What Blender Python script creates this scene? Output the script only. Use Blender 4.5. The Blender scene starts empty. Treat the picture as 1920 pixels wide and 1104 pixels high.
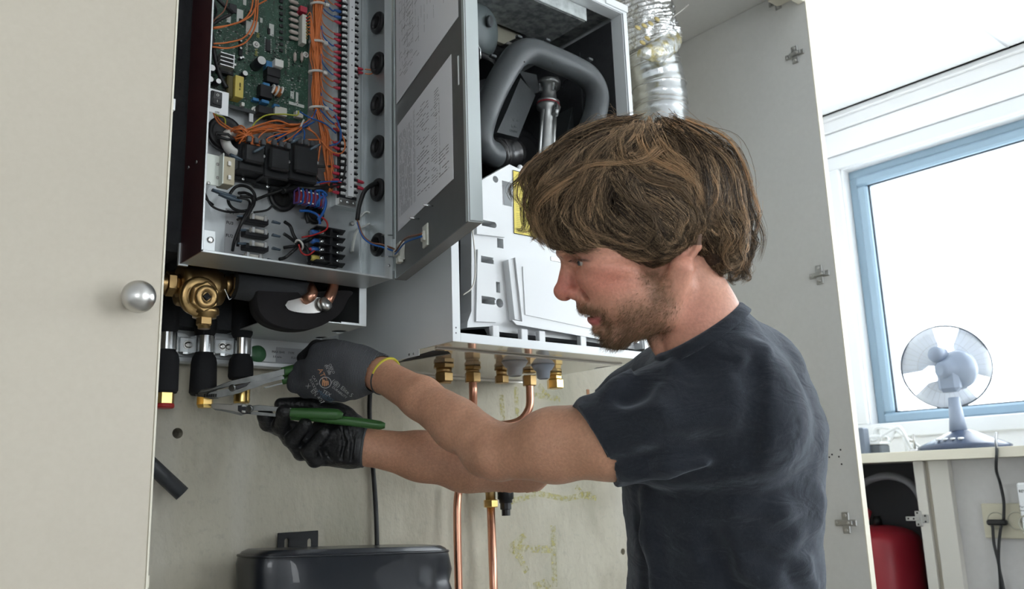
import bpy, bmesh, math, random
import numpy as np
from mathutils import Vector, Matrix, Quaternion, noise as mnoise

random.seed(7); np.random.seed(7)
SC = bpy.context.scene
COL = SC.collection
PI = math.pi
CZ = 1.35                                   # height of the camera above the floor

# ------------------------------------------------------------------ camera
FPX = 1644.5
_yaw, _pitch, _roll = math.radians(40.35), math.radians(12.23), math.radians(-1.895)
CF = Vector((math.sin(_yaw)*math.cos(_pitch), math.cos(_yaw)*math.cos(_pitch), math.sin(_pitch)))
_r = Vector((math.cos(_yaw), -math.sin(_yaw), 0)); _u = _r.cross(CF)
CR = math.cos(_roll)*_r + math.sin(_roll)*_u
CU = -math.sin(_roll)*_r + math.cos(_roll)*_u
CAM = Vector((0, 0, CZ))
cd = bpy.data.cameras.new('camera'); cam = bpy.data.objects.new('camera', cd); COL.objects.link(cam)
cam.matrix_world = Matrix(((CR.x, CU.x, -CF.x, 0), (CR.y, CU.y, -CF.y, 0), (CR.z, CU.z, -CF.z, CZ), (0, 0, 0, 1)))
cd.sensor_width = 36; cd.lens = FPX/1920*36; cd.clip_start = 0.05; cd.clip_end = 100
cd.dof.use_dof = True; cd.dof.focus_distance = 1.25; cd.dof.aperture_fstop = 9.0
SC.camera = cam

# ------------------------------------------------------------------ light: overcast sky through the side window and added rear openings
SC.view_settings.view_transform = 'Standard'; SC.view_settings.look = 'None'
SC.view_settings.exposure = -0.12; SC.view_settings.gamma = 1.0; SC.view_settings.use_curve_mapping = False
wd = bpy.data.worlds.new('overcast_sky'); SC.world = wd; wd.use_nodes = True
bg = wd.node_tree.nodes['Background']; bg.inputs[0].default_value = (0.93, 0.97, 1.0, 1); bg.inputs[1].default_value = 8.5
def portal(name, loc, direction, sx, sy):
    l = bpy.data.lights.new(name, 'AREA'); l.shape = 'RECTANGLE'; l.size = sx; l.size_y = sy; l.energy = 1
    l.cycles.is_portal = True
    o = bpy.data.objects.new(name, l); COL.objects.link(o); o.location = loc
    o.rotation_euler = Vector(direction).to_track_quat('-Z', 'Y').to_euler(); return o

# ------------------------------------------------------------------ pixel -> point helpers (a pixel and a real plane or distance)
def ray(px, py): return CF + CR*((px-960)/FPX) - CU*((py-552)/FPX)
def PY(px, py, y): d = ray(px, py); return CAM + d*(y/d.y)
def PX(px, py, x): d = ray(px, py); return CAM + d*(x/d.x)
def PZ(px, py, z): d = ray(px, py); return CAM + d*((z-CZ)/d.z)
def PD(px, py, t): return CAM + ray(px, py)*t

# ------------------------------------------------------------------ materials
MATS = {}
def M(name, col=(.5, .5, .5), rough=.5, metal=0.0, nscale=0, ncol=None, nfac=.5, bump=0, bscale=40, coat=0, sss=0, trans=0, ior=1.45, alpha=1, detail=6, stretch=None, emit=None, aniso=0, spec=.5):
    if name in MATS: return MATS[name]
    m = bpy.data.materials.new(name); m.use_nodes = True; nt = m.node_tree; N = nt.nodes; L = nt.links
    p = N['Principled BSDF']
    p.inputs['Base Color'].default_value = (*col, 1); p.inputs['Roughness'].default_value = rough; p.inputs['Metallic'].default_value = metal
    p.inputs['IOR'].default_value = ior; p.inputs['Alpha'].default_value = alpha
    p.inputs['Specular IOR Level'].default_value = spec
    if coat: p.inputs['Coat Weight'].default_value = coat
    if sss:
        p.inputs['Subsurface Weight'].default_value = sss; p.inputs['Subsurface Radius'].default_value = (1, .35, .2); p.inputs['Subsurface Scale'].default_value = .006
    if trans: p.inputs['Transmission Weight'].default_value = trans
    if emit: p.inputs['Emission Color'].default_value = (*emit, 1); p.inputs['Emission Strength'].default_value = 1
    if nscale or bump:
        tc = N.new('ShaderNodeTexCoord'); src = tc.outputs['Object']
        if stretch:
            mp = N.new('ShaderNodeMapping'); mp.inputs['Scale'].default_value = stretch; L.new(src, mp.inputs[0]); src = mp.outputs[0]
    if nscale:
        n = N.new('ShaderNodeTexNoise'); n.inputs['Scale'].default_value = nscale; n.inputs['Detail'].default_value = detail; L.new(src, n.inputs['Vector'])
        r = N.new('ShaderNodeMapRange'); r.inputs[1].default_value = .5-nfac/2; r.inputs[2].default_value = .5+nfac/2; L.new(n.outputs[0], r.inputs[0])
        mx = N.new('ShaderNodeMix'); mx.data_type = 'RGBA'; mx.inputs[6].default_value = (*col, 1); mx.inputs[7].default_value = (*(ncol or col), 1)
        L.new(r.outputs[0], mx.inputs[0]); L.new(mx.outputs[2], p.inputs['Base Color'])
    if bump:
        n2 = N.new('ShaderNodeTexNoise'); n2.inputs['Scale'].default_value = bscale; n2.inputs['Detail'].default_value = detail; L.new(src, n2.inputs['Vector'])
        b = N.new('ShaderNodeBump'); b.inputs['Strength'].default_value = bump; b.inputs['Distance'].default_value = .01; L.new(n2.outputs[0], b.inputs['Height']); L.new(b.outputs[0], p.inputs['Normal'])
    MATS[name] = m; return m

# ------------------------------------------------------------------ mesh builder
class MB:
    def __init__(s): s.v = []; s.f = []; s.mi = []; s.sm = []; s.cur = 0
    def add(s, vs, fs, smooth=False):
        o = len(s.v); s.v.extend([tuple(v) for v in vs])
        for f in fs: s.f.append(tuple(i+o for i in f)); s.mi.append(s.cur); s.sm.append(smooth)
        return s
    def box(s, lo, hi, c=0.0):
        cx = Vector([(a+b)/2 for a, b in zip(lo, hi)]); h = [abs(b-a)/2 for a, b in zip(lo, hi)]
        return s.obox(cx, (1, 0, 0), (0, 1, 0), (0, 0, 1), h, c)
    def obox(s, cen, ax, ay, az, h, c=0.0):
        cen = Vector(cen); A = [Vector(ax), Vector(ay), Vector(az)]
        c = min(c, .45*min(h)*2)
        if c <= 0:
            vs = [cen + A[0]*(sx*h[0]) + A[1]*(sy*h[1]) + A[2]*(sz*h[2]) for sx in (-1, 1) for sy in (-1, 1) for sz in (-1, 1)]
            return s.add(vs, [(0, 1, 3, 2), (4, 6, 7, 5), (0, 4, 5, 1), (2, 3, 7, 6), (0, 2, 6, 4), (1, 5, 7, 3)])
        vs = []; idx = {}
        for sx in (-1, 1):
            for sy in (-1, 1):
                for sz in (-1, 1):
                    sg = (sx, sy, sz)
                    for k in range(3):
                        p = Vector(cen)
                        for j in range(3):
                            p += A[j]*(sg[j]*(h[j] if j == k else h[j]-c))
                        idx[(sx, sy, sz, k)] = len(vs); vs.append(p)
        fs = []
        for k in range(3):
            a, b = [(1, 2), (2, 0), (0, 1)][k]
            for sg in (-1, 1):
                q = []
                for (ua, ub) in ((-1, -1), (1, -1), (1, 1), (-1, 1)):
                    t = [0, 0, 0]; t[k] = sg; t[a] = ua; t[b] = ub; q.append(idx[(*t, k)])
                fs.append(tuple(q if sg > 0 else q[::-1]))
        for k in range(3):
            a, b = [(1, 2), (2, 0), (0, 1)][k]
            for ua in (-1, 1):
                for ub in (-1, 1):
                    t0 = [0, 0, 0]; t0[a] = ua; t0[b] = ub; t1 = list(t0); t0[k] = -1; t1[k] = 1
                    q = [idx[(*t0, a)], idx[(*t1, a)], idx[(*t1, b)], idx[(*t0, b)]]
                    fs.append(tuple(q if ua*ub < 0 else q[::-1]))
        for sx in (-1, 1):
            for sy in (-1, 1):
                for sz in (-1, 1):
                    q = [idx[(sx, sy, sz, k)] for k in range(3)]
                    fs.append(tuple(q if sx*sy*sz > 0 else q[::-1]))
        return s.add(vs, fs)
    def tube(s, pts, r, n=8, caps=True, flat=None):
        pts = [Vector(p) for p in pts]; m = len(pts)
        rs = r if hasattr(r, '__len__') else [r]*m
        T = [(pts[min(i+1, m-1)]-pts[max(i-1, 0)]).normalized() for i in range(m)]
        up = Vector((0, 0, 1)) if abs(T[0].z) < .9 else Vector((1, 0, 0))
        nx = T[0].cross(up).normalized(); vs = []
        for i in range(m):
            nx = (nx - T[i]*nx.dot(T[i]))
            nx = nx.normalized() if nx.length > 1e-9 else T[i].orthogonal().normalized()
            ny = T[i].cross(nx)
            for k in range(n):
                a = 2*PI*k/n; vs.append(pts[i] + nx*(math.cos(a)*rs[i]) + ny*(math.sin(a)*rs[i]*(flat or 1)))
        fs = [(i*n+k, i*n+(k+1) % n, (i+1)*n+(k+1) % n, (i+1)*n+k) for i in range(m-1) for k in range(n)]
        o = len(s.v); s.add(vs, fs, True)
        if caps:
            s.f.append(tuple(o+k for k in range(n))[::-1]); s.mi.append(s.cur); s.sm.append(False)
            s.f.append(tuple(o+(m-1)*n+k for k in range(n))); s.mi.append(s.cur); s.sm.append(False)
        return s
    def lathe(s, org, ax, prof, n=20, caps=True, smooth=True, ref=None):
        """prof: (distance along ax, radius) pairs; every pair of equal stations gives a hard step"""
        org = Vector(org); ax = Vector(ax).normalized()
        u = Vector(ref).normalized() if ref else (ax.cross(Vector((0, 0, 1))) if abs(ax.z) < .9 else ax.cross(Vector((1, 0, 0)))).normalized()
        u = (u-ax*u.dot(ax)).normalized(); w = ax.cross(u); vs = []
        for (d, r) in prof:
            for k in range(n):
                a = 2*PI*(k+.5)/n; vs.append(org+ax*d+u*(math.cos(a)*r)+w*(math.sin(a)*r))
        m = len(prof)
        fs = [(i*n+k, i*n+(k+1) % n, (i+1)*n+(k+1) % n, (i+1)*n+k) for i in range(m-1) for k in range(n)]
        o = len(s.v); s.add(vs, fs, smooth)
        if caps:
            s.f.append(tuple(o+k for k in range(n))[::-1]); s.mi.append(s.cur); s.sm.append(False)
            s.f.append(tuple(o+(m-1)*n+k for k in range(n))); s.mi.append(s.cur); s.sm.append(False)
        return s
    def sphere(s, c, r, n=14, m=8, sc=(1, 1, 1)):
        c = Vector(c); vs = [c+Vector((0, 0, -r*sc[2]))]; fs = []
        for i in range(1, m):
            a = -PI/2+PI*i/m
            for k in range(n):
                b = 2*PI*k/n; vs.append(c+Vector((math.cos(a)*math.cos(b)*r*sc[0], math.cos(a)*math.sin(b)*r*sc[1], math.sin(a)*r*sc[2])))
        vs.append(c+Vector((0, 0, r*sc[2]))); top = len(vs)-1
        for k in range(n):
            fs.append((0, 1+(k+1) % n, 1+k)); fs.append((top, 1+(m-2)*n+k, 1+(m-2)*n+(k+1) % n))
        for i in range(m-2):
            for k in range(n): fs.append((1+i*n+k, 1+i*n+(k+1) % n, 1+(i+1)*n+(k+1) % n, 1+(i+1)*n+k))
        return s.add(vs, fs, True)
    def prism(s, poly, ext, smooth=False):
        """closed polygon of 3D points, extruded by vector ext"""
        poly = [Vector(p) for p in poly]; ext = Vector(ext); n = len(poly)
        nrm = Vector((0, 0, 0))
        for i in range(n): nrm += poly[i].cross(poly[(i+1) % n])
        if nrm.dot(ext) > 0: poly = poly[::-1]
        vs = poly+[p+ext for p in poly]
        fs = [tuple(range(n)), tuple(range(2*n-1, n-1, -1))]
        o = len(s.v); s.add(vs, fs, False)
        for i in range(n):
            s.f.append((o+i, o+n+i, o+n+(i+1) % n, o+(i+1) % n)); s.mi.append(s.cur); s.sm.append(smooth)
        return s
    def quad(s, a, b, c, d): return s.add([a, b, c, d], [(0, 1, 2, 3)])
    def build(s, name, mat, parent=None, label=None, **kw):
        me = bpy.data.meshes.new(name); me.from_pydata([tuple(v) for v in s.v], [], s.f)
        mats = mat if isinstance(mat, (list, tuple)) else [mat]
        for m in mats: me.materials.append(m)
        me.polygons.foreach_set('material_index', s.mi); me.polygons.foreach_set('use_smooth', s.sm)
        me.update()
        return link(name, me, parent, label, **kw)
def link(name, me, parent=None, label=None, cat=None, group=None, kind=None):
    o = bpy.data.objects.new(name, me); COL.objects.link(o)
    if parent is not None:
        o.parent = parent
        if parent.type == 'EMPTY' or parent.get('_off'):
            pass
        o.matrix_parent_inverse = WM(parent).inverted()
    if label: o['label'] = label
    if cat: o['category'] = cat
    if group: o['group'] = group
    if kind: o['kind'] = kind
    return o
def WM(o):
    m = Matrix.Translation(o.location) @ o.rotation_euler.to_matrix().to_4x4()
    return (WM(o.parent) @ o.matrix_parent_inverse @ m) if o.parent else m
def thing(name, loc, label, cat, group=None):
    o = bpy.data.objects.new(name, None); COL.objects.link(o); o.location = loc; o.empty_display_size = .05
    o['label'] = label; o['category'] = cat
    if group: o['group'] = group
    return o
def spline(pts, n=6):
    """Catmull-Rom through the points"""
    P = [Vector(p) for p in pts]; P = [P[0]*2-P[1]]+P+[P[-1]*2-P[-2]]; out = []
    for i in range(1, len(P)-2):
        for k in range(n):
            t = k/n; a, b, c, d = P[i-1:i+3]
            out.append(.5*((2*b)+(c-a)*t+(2*a-5*b+4*c-d)*t*t+(3*b-a-3*c+d)*t**3))
    out.append(P[-2]); return out
def text_obj(name, body, size, loc, xdir, ydir, mat, parent, label=None, align='CENTER', ext=0.0003, spacing=1.0):
    cu = bpy.data.curves.new(name, 'FONT'); cu.body = body; cu.size = size; cu.extrude = ext; cu.align_x = align; cu.align_y = 'CENTER'; cu.resolution_u = 2; cu.space_character = spacing
    t = bpy.data.objects.new('_t', cu); COL.objects.link(t)
    dg = bpy.context.evaluated_depsgraph_get(); me = bpy.data.meshes.new_from_object(t.evaluated_get(dg)); bpy.data.objects.remove(t)
    x = Vector(xdir).normalized(); y = Vector(ydir); y = (y-x*y.dot(x)).normalized(); z = x.cross(y)
    me.transform(Matrix(((x.x, y.x, z.x, loc[0]), (x.y, y.y, z.y, loc[1]), (x.z, y.z, z.z, loc[2]), (0, 0, 0, 1))))
    me.materials.clear(); me.materials.append(mat)
    return link(name, me, parent, label)
def screw(mb, p, ax, r, h=None):
    """pan head with a cross recess, added to a mesh builder"""
    ax = Vector(ax).normalized(); h = h or r*.55
    mb.lathe(Vector(p), ax, [(0, r), (h*.5, r*.97), (h*.85, r*.75), (h, r*.42)], 12)
    u = ax.orthogonal().normalized(); w = ax.cross(u)
    for a, b in ((u, w), (w, u)):
        mb.obox(Vector(p)+ax*(h*1.0), a, b, ax, (r*.5, r*.08, h*.06))

# ------------------------------------------------------------------ material palette
m_conc = M('raw_concrete', (.40, .37, .29), .95, nscale=3.2, ncol=(.60, .57, .47), nfac=.5, bump=.35, bscale=60, stretch=(1, 1, .6))
m_white = M('white_plaster', (.92, .93, .94), .8, bump=.05, bscale=90)
m_ceil = M('white_ceiling', (.93, .94, .95), .75)
m_floor = M('grey_vinyl_floor', (.33, .32, .3), .5, nscale=9, ncol=(.4, .39, .36))
m_mel = M('cream_melamine', (.54, .49, .40), .42, nscale=160, ncol=(.565, .515, .425), nfac=.6, detail=2)
m_melg = M('pale_grey_melamine', (.68, .675, .65), .5, nscale=90, ncol=(.71, .705, .68), detail=2)
m_edge = M('cream_edge_band', (.78, .74, .62), .45)
m_steel = M('galvanised_sheet', (.50, .53, .54), .38, .85, nscale=14, ncol=(.62, .65, .66), nfac=.4, bump=.04, bscale=160)
m_steelw = M('pale_zinc_sheet', (.62, .66, .67), .42, .6, nscale=10, ncol=(.72, .75, .76), nfac=.5)
m_steelgrey = M('grey_painted_sheet', (.16, .17, .17), .4, .3)
m_maroon = M('maroon_reflection_sheet', (.17, .045, .05), .32, .3, nscale=3, ncol=(.07, .03, .035))  # galvanised sheet with its maroon reflection put into the base colour
m_chrome = M('bright_zinc', (.72, .74, .75), .22, 1)
m_satin = M('satin_steel', (.55, .54, .52), .3, 1)
m_tool = M('tool_steel', (.34, .35, .35), .30, 1, nscale=60, ncol=(.20, .21, .21))
m_brass = M('dull_brass', (.50, .34, .15), .36, 1, nscale=30, ncol=(.34, .22, .10), nfac=.6)
m_brassb = M('bright_brass', (.85, .60, .22), .28, 1)
m_copper = M('copper_pipe', (.80, .43, .30), .3, 1, nscale=18, ncol=(.62, .31, .21), nfac=.5, stretch=(1, 1, .2))
m_black = M('black_plastic', (.012, .013, .015), .4)
m_blackm = M('matt_black_foam', (.012, .012, .013), .9, bump=.15, bscale=200)
m_foam = M('charcoal_foam', (.026, .029, .033), .9, bump=.2, bscale=120, nscale=50, ncol=(.04, .043, .047))
m_gplas = M('dark_grey_plastic', (.055, .062, .066), .42, bump=.03, bscale=150)
m_fan = M('grey_green_plastic', (.09, .11, .112), .45)
m_wplas = M('white_plastic', (.80, .82, .83), .35)
m_wpaint = M('white_powder_coat', (.74, .77, .78), .33, coat=.2)
m_yell = M('yellow_sticker', (.80, .66, .12), .5)
m_ink = M('black_ink', (.03, .03, .03), .7)
m_inkg = M('grey_ink', (.20, .20, .21), .8)
m_paper = M('printed_sheet', (.80, .80, .83), .6)
m_green = M('green_grip', (.038, .13, .03), .42, coat=.15)
m_greenc = M('green_cap_plastic', (.05, .16, .07), .4)
m_red = M('red_enamel', (.30, .015, .025), .35, nscale=5, ncol=(.38, .03, .045))
m_cable = M('black_cable', (.012, .013, .014), .45)
m_dark = M('dark_void', (.012, .011, .012), .9)
m_tank = M('black_vinyl_jacket', (.012, .015, .021), .3, coat=.3)

def Bx(mb, x0, x1, y0, y1, z0, z1, c=0.0): return mb.box((x0, y0, CZ+z0), (x1, y1, CZ+z1), c)
def one(name, m, x0, x1, y0, y1, z0, z1, parent=None, c=0.0, label=None, **kw):
    return Bx(MB(), x0, x1, y0, y1, z0, z1, c).build(name, m, parent, label, **kw)
def boolean(o, cutters, op='DIFFERENCE'):
    for c in cutters:
        md = o.modifiers.new('b', 'BOOLEAN'); md.operation = op; md.object = c; md.solver = 'EXACT'
    dg = bpy.context.evaluated_depsgraph_get(); me = bpy.data.meshes.new_from_object(o.evaluated_get(dg), depsgraph=dg)
    o.modifiers.clear(); o.data = me
    for c in cutters: bpy.data.objects.remove(c)
    return o
def ST(name, m, *a, **k): return one(name, m, *a, kind='structure', **k)

WX = 3.05                                                     # window wall
ST('floor', m_floor, -2.4, WX+.3, -3.0, 1.95, -CZ-.1, -CZ)
ceil = ST('ceiling', m_ceil, -2.4, WX+.3, -3.0, 1.95, 1.36, 1.46)
ST('wall_left', m_white, -2.5, -2.4, -3.0, 1.95, -CZ, 1.36)
# unseen rear wall; its two openings are added to bring in fill light
rx0, rx1, rz0, rz1 = -1.45, -.25, -.15, .80
w = MB(); Bx(w, -2.4, rx0, -3.1, -3.0, -CZ, 1.36); Bx(w, rx1, 1.9, -3.1, -3.0, -CZ, 1.36); Bx(w, 3.0, WX+.3, -3.1, -3.0, -CZ, 1.36); Bx(w, 1.9, 3.0, -3.1, -3.0, -CZ, -.6); Bx(w, 1.9, 3.0, -3.1, -3.0, 1.2, 1.36); Bx(w, rx0, rx1, -3.1, -3.0, -CZ, rz0); Bx(w, rx0, rx1, -3.1, -3.0, rz1, 1.36)
w.build('wall_rear', m_white, kind='structure')
portal('rear_fill_portal_left', ((rx0+rx1)/2, -3.06, CZ+(rz0+rz1)/2), (0, 1, 0), rx1-rx0, rz1-rz0)
portal('rear_fill_portal_right', (2.45, -3.06, CZ+.3), (0, 1, 0), 1.1, 1.8)  # added opening on the right, brightens the window wall and ceiling
ST('wall_corner', m_white, 1.95, WX+.3, 1.75, 1.95, -CZ, 1.36)

# raw concrete wall behind the appliances, with two drilled holes
wc = ST('wall_back', m_conc, -2.4, 1.95, 1.42, 1.75, -CZ, 1.36)
def cutter(p, ax, r, d, n=18):
    return MB().lathe(Vector(p)-Vector(ax)*.02, ax, [(0, r), (d+.02, r)], n, smooth=False).build('_cut', m_dark)
boolean(wc, [cutter(PY(333, 812, 1.42), (0, 1, 0), .0085, .14), cutter(PY(1168, 1034, 1.42), (0, 1, 0), .007, .04)])
# concrete streaks, wall-centred colour: vertical wash marks and chalk
nt = m_conc.node_tree
def add_layer(m, vec_scale, scale, lo, hi, col, fac=1):
    nt = m.node_tree; N = nt.nodes; L = nt.links; p = N['Principled BSDF']; src = p.inputs['Base Color'].links[0].from_socket
    tc = N.new('ShaderNodeTexCoord'); mp = N.new('ShaderNodeMapping'); mp.inputs['Scale'].default_value = vec_scale; L.new(tc.outputs['Object'], mp.inputs[0])
    n = N.new('ShaderNodeTexNoise'); n.inputs['Scale'].default_value = scale; n.inputs['Detail'].default_value = 5; L.new(mp.outputs[0], n.inputs['Vector'])
    r = N.new('ShaderNodeMapRange'); r.inputs[1].default_value = lo; r.inputs[2].default_value = hi; r.inputs[4].default_value = fac; L.new(n.outputs[0], r.inputs[0])
    mx = N.new('ShaderNodeMix'); mx.data_type = 'RGBA'; L.new(r.outputs[0], mx.inputs[0]); L.new(src, mx.inputs[6]); mx.inputs[7].default_value = (*col, 1); L.new(mx.outputs[2], p.inputs['Base Color'])
add_layer(m_conc, (1, 1, .35), 5, .52, .68, (.33, .32, .25), .7)
add_layer(m_conc, (1, 1, 1), 90, .56, .72, (.34, .33, .28), .3)
add_layer(m_conc, (1.4, 1, .22), 4, .52, .66, (.66, .64, .58), .6); add_layer(m_conc, (1, 1, .6), 9, .55, .72, (.30, .27, .20), .5)

# window wall with its opening
p0 = PX(1577, 319, WX); wy1 = p0.y; wz1 = p0.z-CZ
wz0 = PX(1640, 812, WX).z-CZ
wy0 = -2.1
w = MB(); Bx(w, WX, WX+.3, -3.0, wy0, -CZ, 1.36); Bx(w, WX, WX+.3, wy1, 1.95, -CZ, 1.36); Bx(w, WX, WX+.3, wy0, wy1, -CZ, wz0); Bx(w, WX, WX+.3, wy0, wy1, wz1, 1.36)
w.build('wall_right', m_white, kind='structure')
portal('side_window_portal', (WX+.27, (wy0+wy1)/2, CZ+(wz0+wz1)/2), (-1, 0, 0), wy1-wy0, wz1-wz0)
m_frame = M('glare_paled_window_frame', (.30, .42, .52), .35)  # blue paled so the window's glare is in the frame colour
m_gasket = M('window_gasket', (.05, .06, .07), .6)
def frame_ring(mb, x0, x1, y0, y1, z0, z1, t, c=.004):
    Bx(mb, x0, x1, y0, y1, z1-t, z1, c); Bx(mb, x0, x1, y0, y1, z0, z0+t, c); Bx(mb, x0, x1, y0, y0+t, z0+t, z1-t, c); Bx(mb, x0, x1, y1-t, y1, z0+t, z1-t, c)
win = thing('window_1', (WX+.1, (wy0+wy1)/2, CZ+wz0), '', ''); del win['label']; del win['category']; win['kind'] = 'structure'
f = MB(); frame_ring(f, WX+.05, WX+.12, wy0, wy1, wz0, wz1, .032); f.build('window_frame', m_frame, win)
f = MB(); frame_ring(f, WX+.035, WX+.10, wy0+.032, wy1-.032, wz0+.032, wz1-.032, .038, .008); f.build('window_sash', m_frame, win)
f = MB(); frame_ring(f, WX+.055, WX+.062, wy0+.069, wy1-.069, wz0+.069, wz1-.069, .006, 0); f.build('glazing_gasket', m_gasket, win)
m_glass = M('window_glass', (.95, .98, 1), .02, trans=1, ior=1.01)
Bx(MB(), WX+.068, WX+.074, wy0+.066, wy1-.066, wz0+.066, wz1-.066).build('pane', m_glass, win)
# surround, ledge and cornice
f = MB(); frame_ring(f, WX-.016, WX, wy0-.06, wy1+.055, wz0-.02, wz1+.055, .052, .004); f.build('trim_1', m_wplas, kind='structure')
zl = PX(1551, 254, WX).z-CZ
c = MB(); 
for a, b, d in ((zl, zl+.045, .02), (zl+.045, zl+.075, .035), (zl+.075, 1.36, .055)): Bx(c, WX-d, WX, -3.0, 1.75, a, b, .003)
c.build('trim_2', m_ceil, kind='structure')
c = MB(); Bx(c, WX-.012, WX, -3, 1.75, wz1+.06, zl-.004, .002); c.build('trim_3', m_ceil, kind='structure')
# ceiling panel joint
a = PZ(1768, 1, CZ+1.36); b = PZ(1850, 88, CZ+1.36)
one('trim_4', M('shadow_joint', (.6, .62, .64), .8), min(a.x, b.x)-.3, WX-.055, a.y-.003, a.y+.003, 1.357, 1.36, kind='structure')

# ------------------------------------------------------------------ the tall cupboard
cab = thing('tall_cupboard', (1.86, 1.25, 0), 'tall pale cupboard around the appliances, its right side panel bare with hinge plates', 'cupboard')
SXp = 1.85; yf = 1.02
sp = MB(); Bx(sp, SXp, SXp+.018, yf+.0015, 1.418, -CZ+.001, 1.198); sp.build('side_panel', m_melg, cab)
one('edge_band', m_edge, SXp-.0005, SXp+.0185, yf-.001, yf+.0015, -CZ+.001, 1.198, cab)
one('top_panel', m_melg, -.95, SXp+.018, yf, 1.418, 1.199, 1.217, cab)
one('top_rail', m_edge, -.95, SXp-.001, yf, yf+.018, 1.145, 1.198, cab, c=.001)
one('corner_block', m_edge, SXp-.045, SXp-.001, yf+.019, yf+.075, 1.165, 1.198, cab, c=.001)
one('side_panel', m_melg, -.968, -.95, yf, 1.418, -CZ+.001, 1.217, cab)
m_hinge = M('hinge_zinc', (.42, .42, .41), .38, .9)
def hinge_plate(p, s=1.0):
    h = MB(); x = SXp
    h.box((x-.004, p.y-.026*s, p.z-.007), (x, p.y+.026*s, p.z+.007), .002)
    h.box((x-.0035, p.y-.009*s, p.z-.023), (x, p.y+.009*s, p.z+.023), .003)
    h.box((x-.010, p.y-.018*s, p.z-.004), (x-.004, p.y+.012*s, p.z+.005), .001)
    o = h.build('hinge_plate', m_hinge, cab)
    s2 = MB()
    for dz in (-.016, .016): screw(s2, (x-.0035, p.y, p.z+dz), (-1, 0, 0), .0042)
    screw(s2, (x-.010, p.y-.010, p.z), (-1, 0, 0), .0035); screw(s2, (x-.004, p.y+.021, p.z), (-1, 0, 0), .003)
    s2.build('screw', m_satin, o)
for q in ((1491, 103), (1537, 515), (1587, 980), (1459, 3)): hinge_plate(PX(*q, SXp))
d = MB()
for q in ((1555, 857), (1573, 856), (1576, 843), (1578, 870), (1560, 852)): d.lathe(PX(*q, SXp)+Vector((.0002, 0, 0)), (-1, 0, 0), [(0, .0024), (.0008, .0018)], 8)
d.build('screw_hole', m_ink, cab)

# closed left leaf with its knob
lx = PY(306, 552, .985).x
door = thing('cupboard_door', (lx-.3, .985, 0), 'closed cream cupboard door with a round metal knob, at the left edge of the photo', 'cupboard door')
one('door_panel', m_mel, -.95, lx-.002, .985, 1.003, -CZ+.02, 1.19, door, c=.0015)
one('edge_band', m_edge, lx-.002, lx, .985, 1.003, -CZ+.02, 1.19, door)
kp = PY(244, 565, .985)
k = MB(); k.lathe(kp, (0, -1, 0), [(0, .009), (.002, .0095), (.006, .007), (.013, .0065), (.016, .011), (.021, .0155), (.028, .0178), (.035, .0165), (.040, .0115), (.0425, .005), (.043, .0005)], 28)
k.build('knob', m_satin, door)
b_ = PY(291, 1090, .985)
one('door_buffer', m_edge, lx, lx+.003, .99, .998, b_.z-CZ-.006, b_.z-CZ+.006, door)
b_ = PY(318, 190, .985)
one('door_buffer', m_wplas, lx, lx+.004, .99, .998, b_.z-CZ-.007, b_.z-CZ+.007, door)

# ------------------------------------------------------------------ chalk marks on the concrete (real yellow marks on the wall)
m_chalk = M('yellow_chalk', (.62, .57, .22), .95, alpha=1)
nt = m_chalk.node_tree; N = nt.nodes; L = nt.links; p = N['Principled BSDF']
tc = N.new('ShaderNodeTexCoord'); n = N.new('ShaderNodeTexNoise'); n.inputs['Scale'].default_value = 140; L.new(tc.outputs['Object'], n.inputs['Vector'])
r = N.new('ShaderNodeMapRange'); r.inputs[1].default_value = .36; r.inputs[2].default_value = .62; r.inputs[4].default_value = .5; L.new(n.outputs[0], r.inputs[0]); L.new(r.outputs[0], p.inputs['Alpha'])
def chalk(strokes, w=.0075):
    mb = MB()
    for st in strokes:
        pts = [PY(x, y, 1.4193) for x, y in st]
        for a, b in zip(pts, pts[1:]):
            d = (b-a).normalized(); s_ = Vector((-d.z, 0, d.x))*w
            mb.quad(a-s_, b-s_, b+s_, a+s_)
    mb.build('chalk_mark', m_chalk, wc)
chalk([[(1037, 985), (1040, 1100)], [(1036, 1030), (962, 1027)], [(985, 1003), (957, 1027), (975, 1045), (988, 1072)], [(1000, 1100), (1022, 1092), (1030, 1104)]])
chalk([[(958, 940), (1010, 925), (1060, 935), (1110, 925)], [(1080, 912), (1095, 930), (1118, 934)], [(968, 725), (970, 790)], [(1000, 740), (1050, 748)], [(1010, 722), (1030, 745)], [(940, 740), (944, 800)]], .006)
# a stain and a small plug
one('trim_5', M('rusty_spot', (.35, .18, .1), .9), PY(1102, 735, 1.42).x-.004, PY(1102, 735, 1.42).x+.004, 1.4185, 1.42, PY(1102, 735, 1.42).z-CZ-.006, PY(1102, 735, 1.42).z-CZ+.006, kind='structure')

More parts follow.
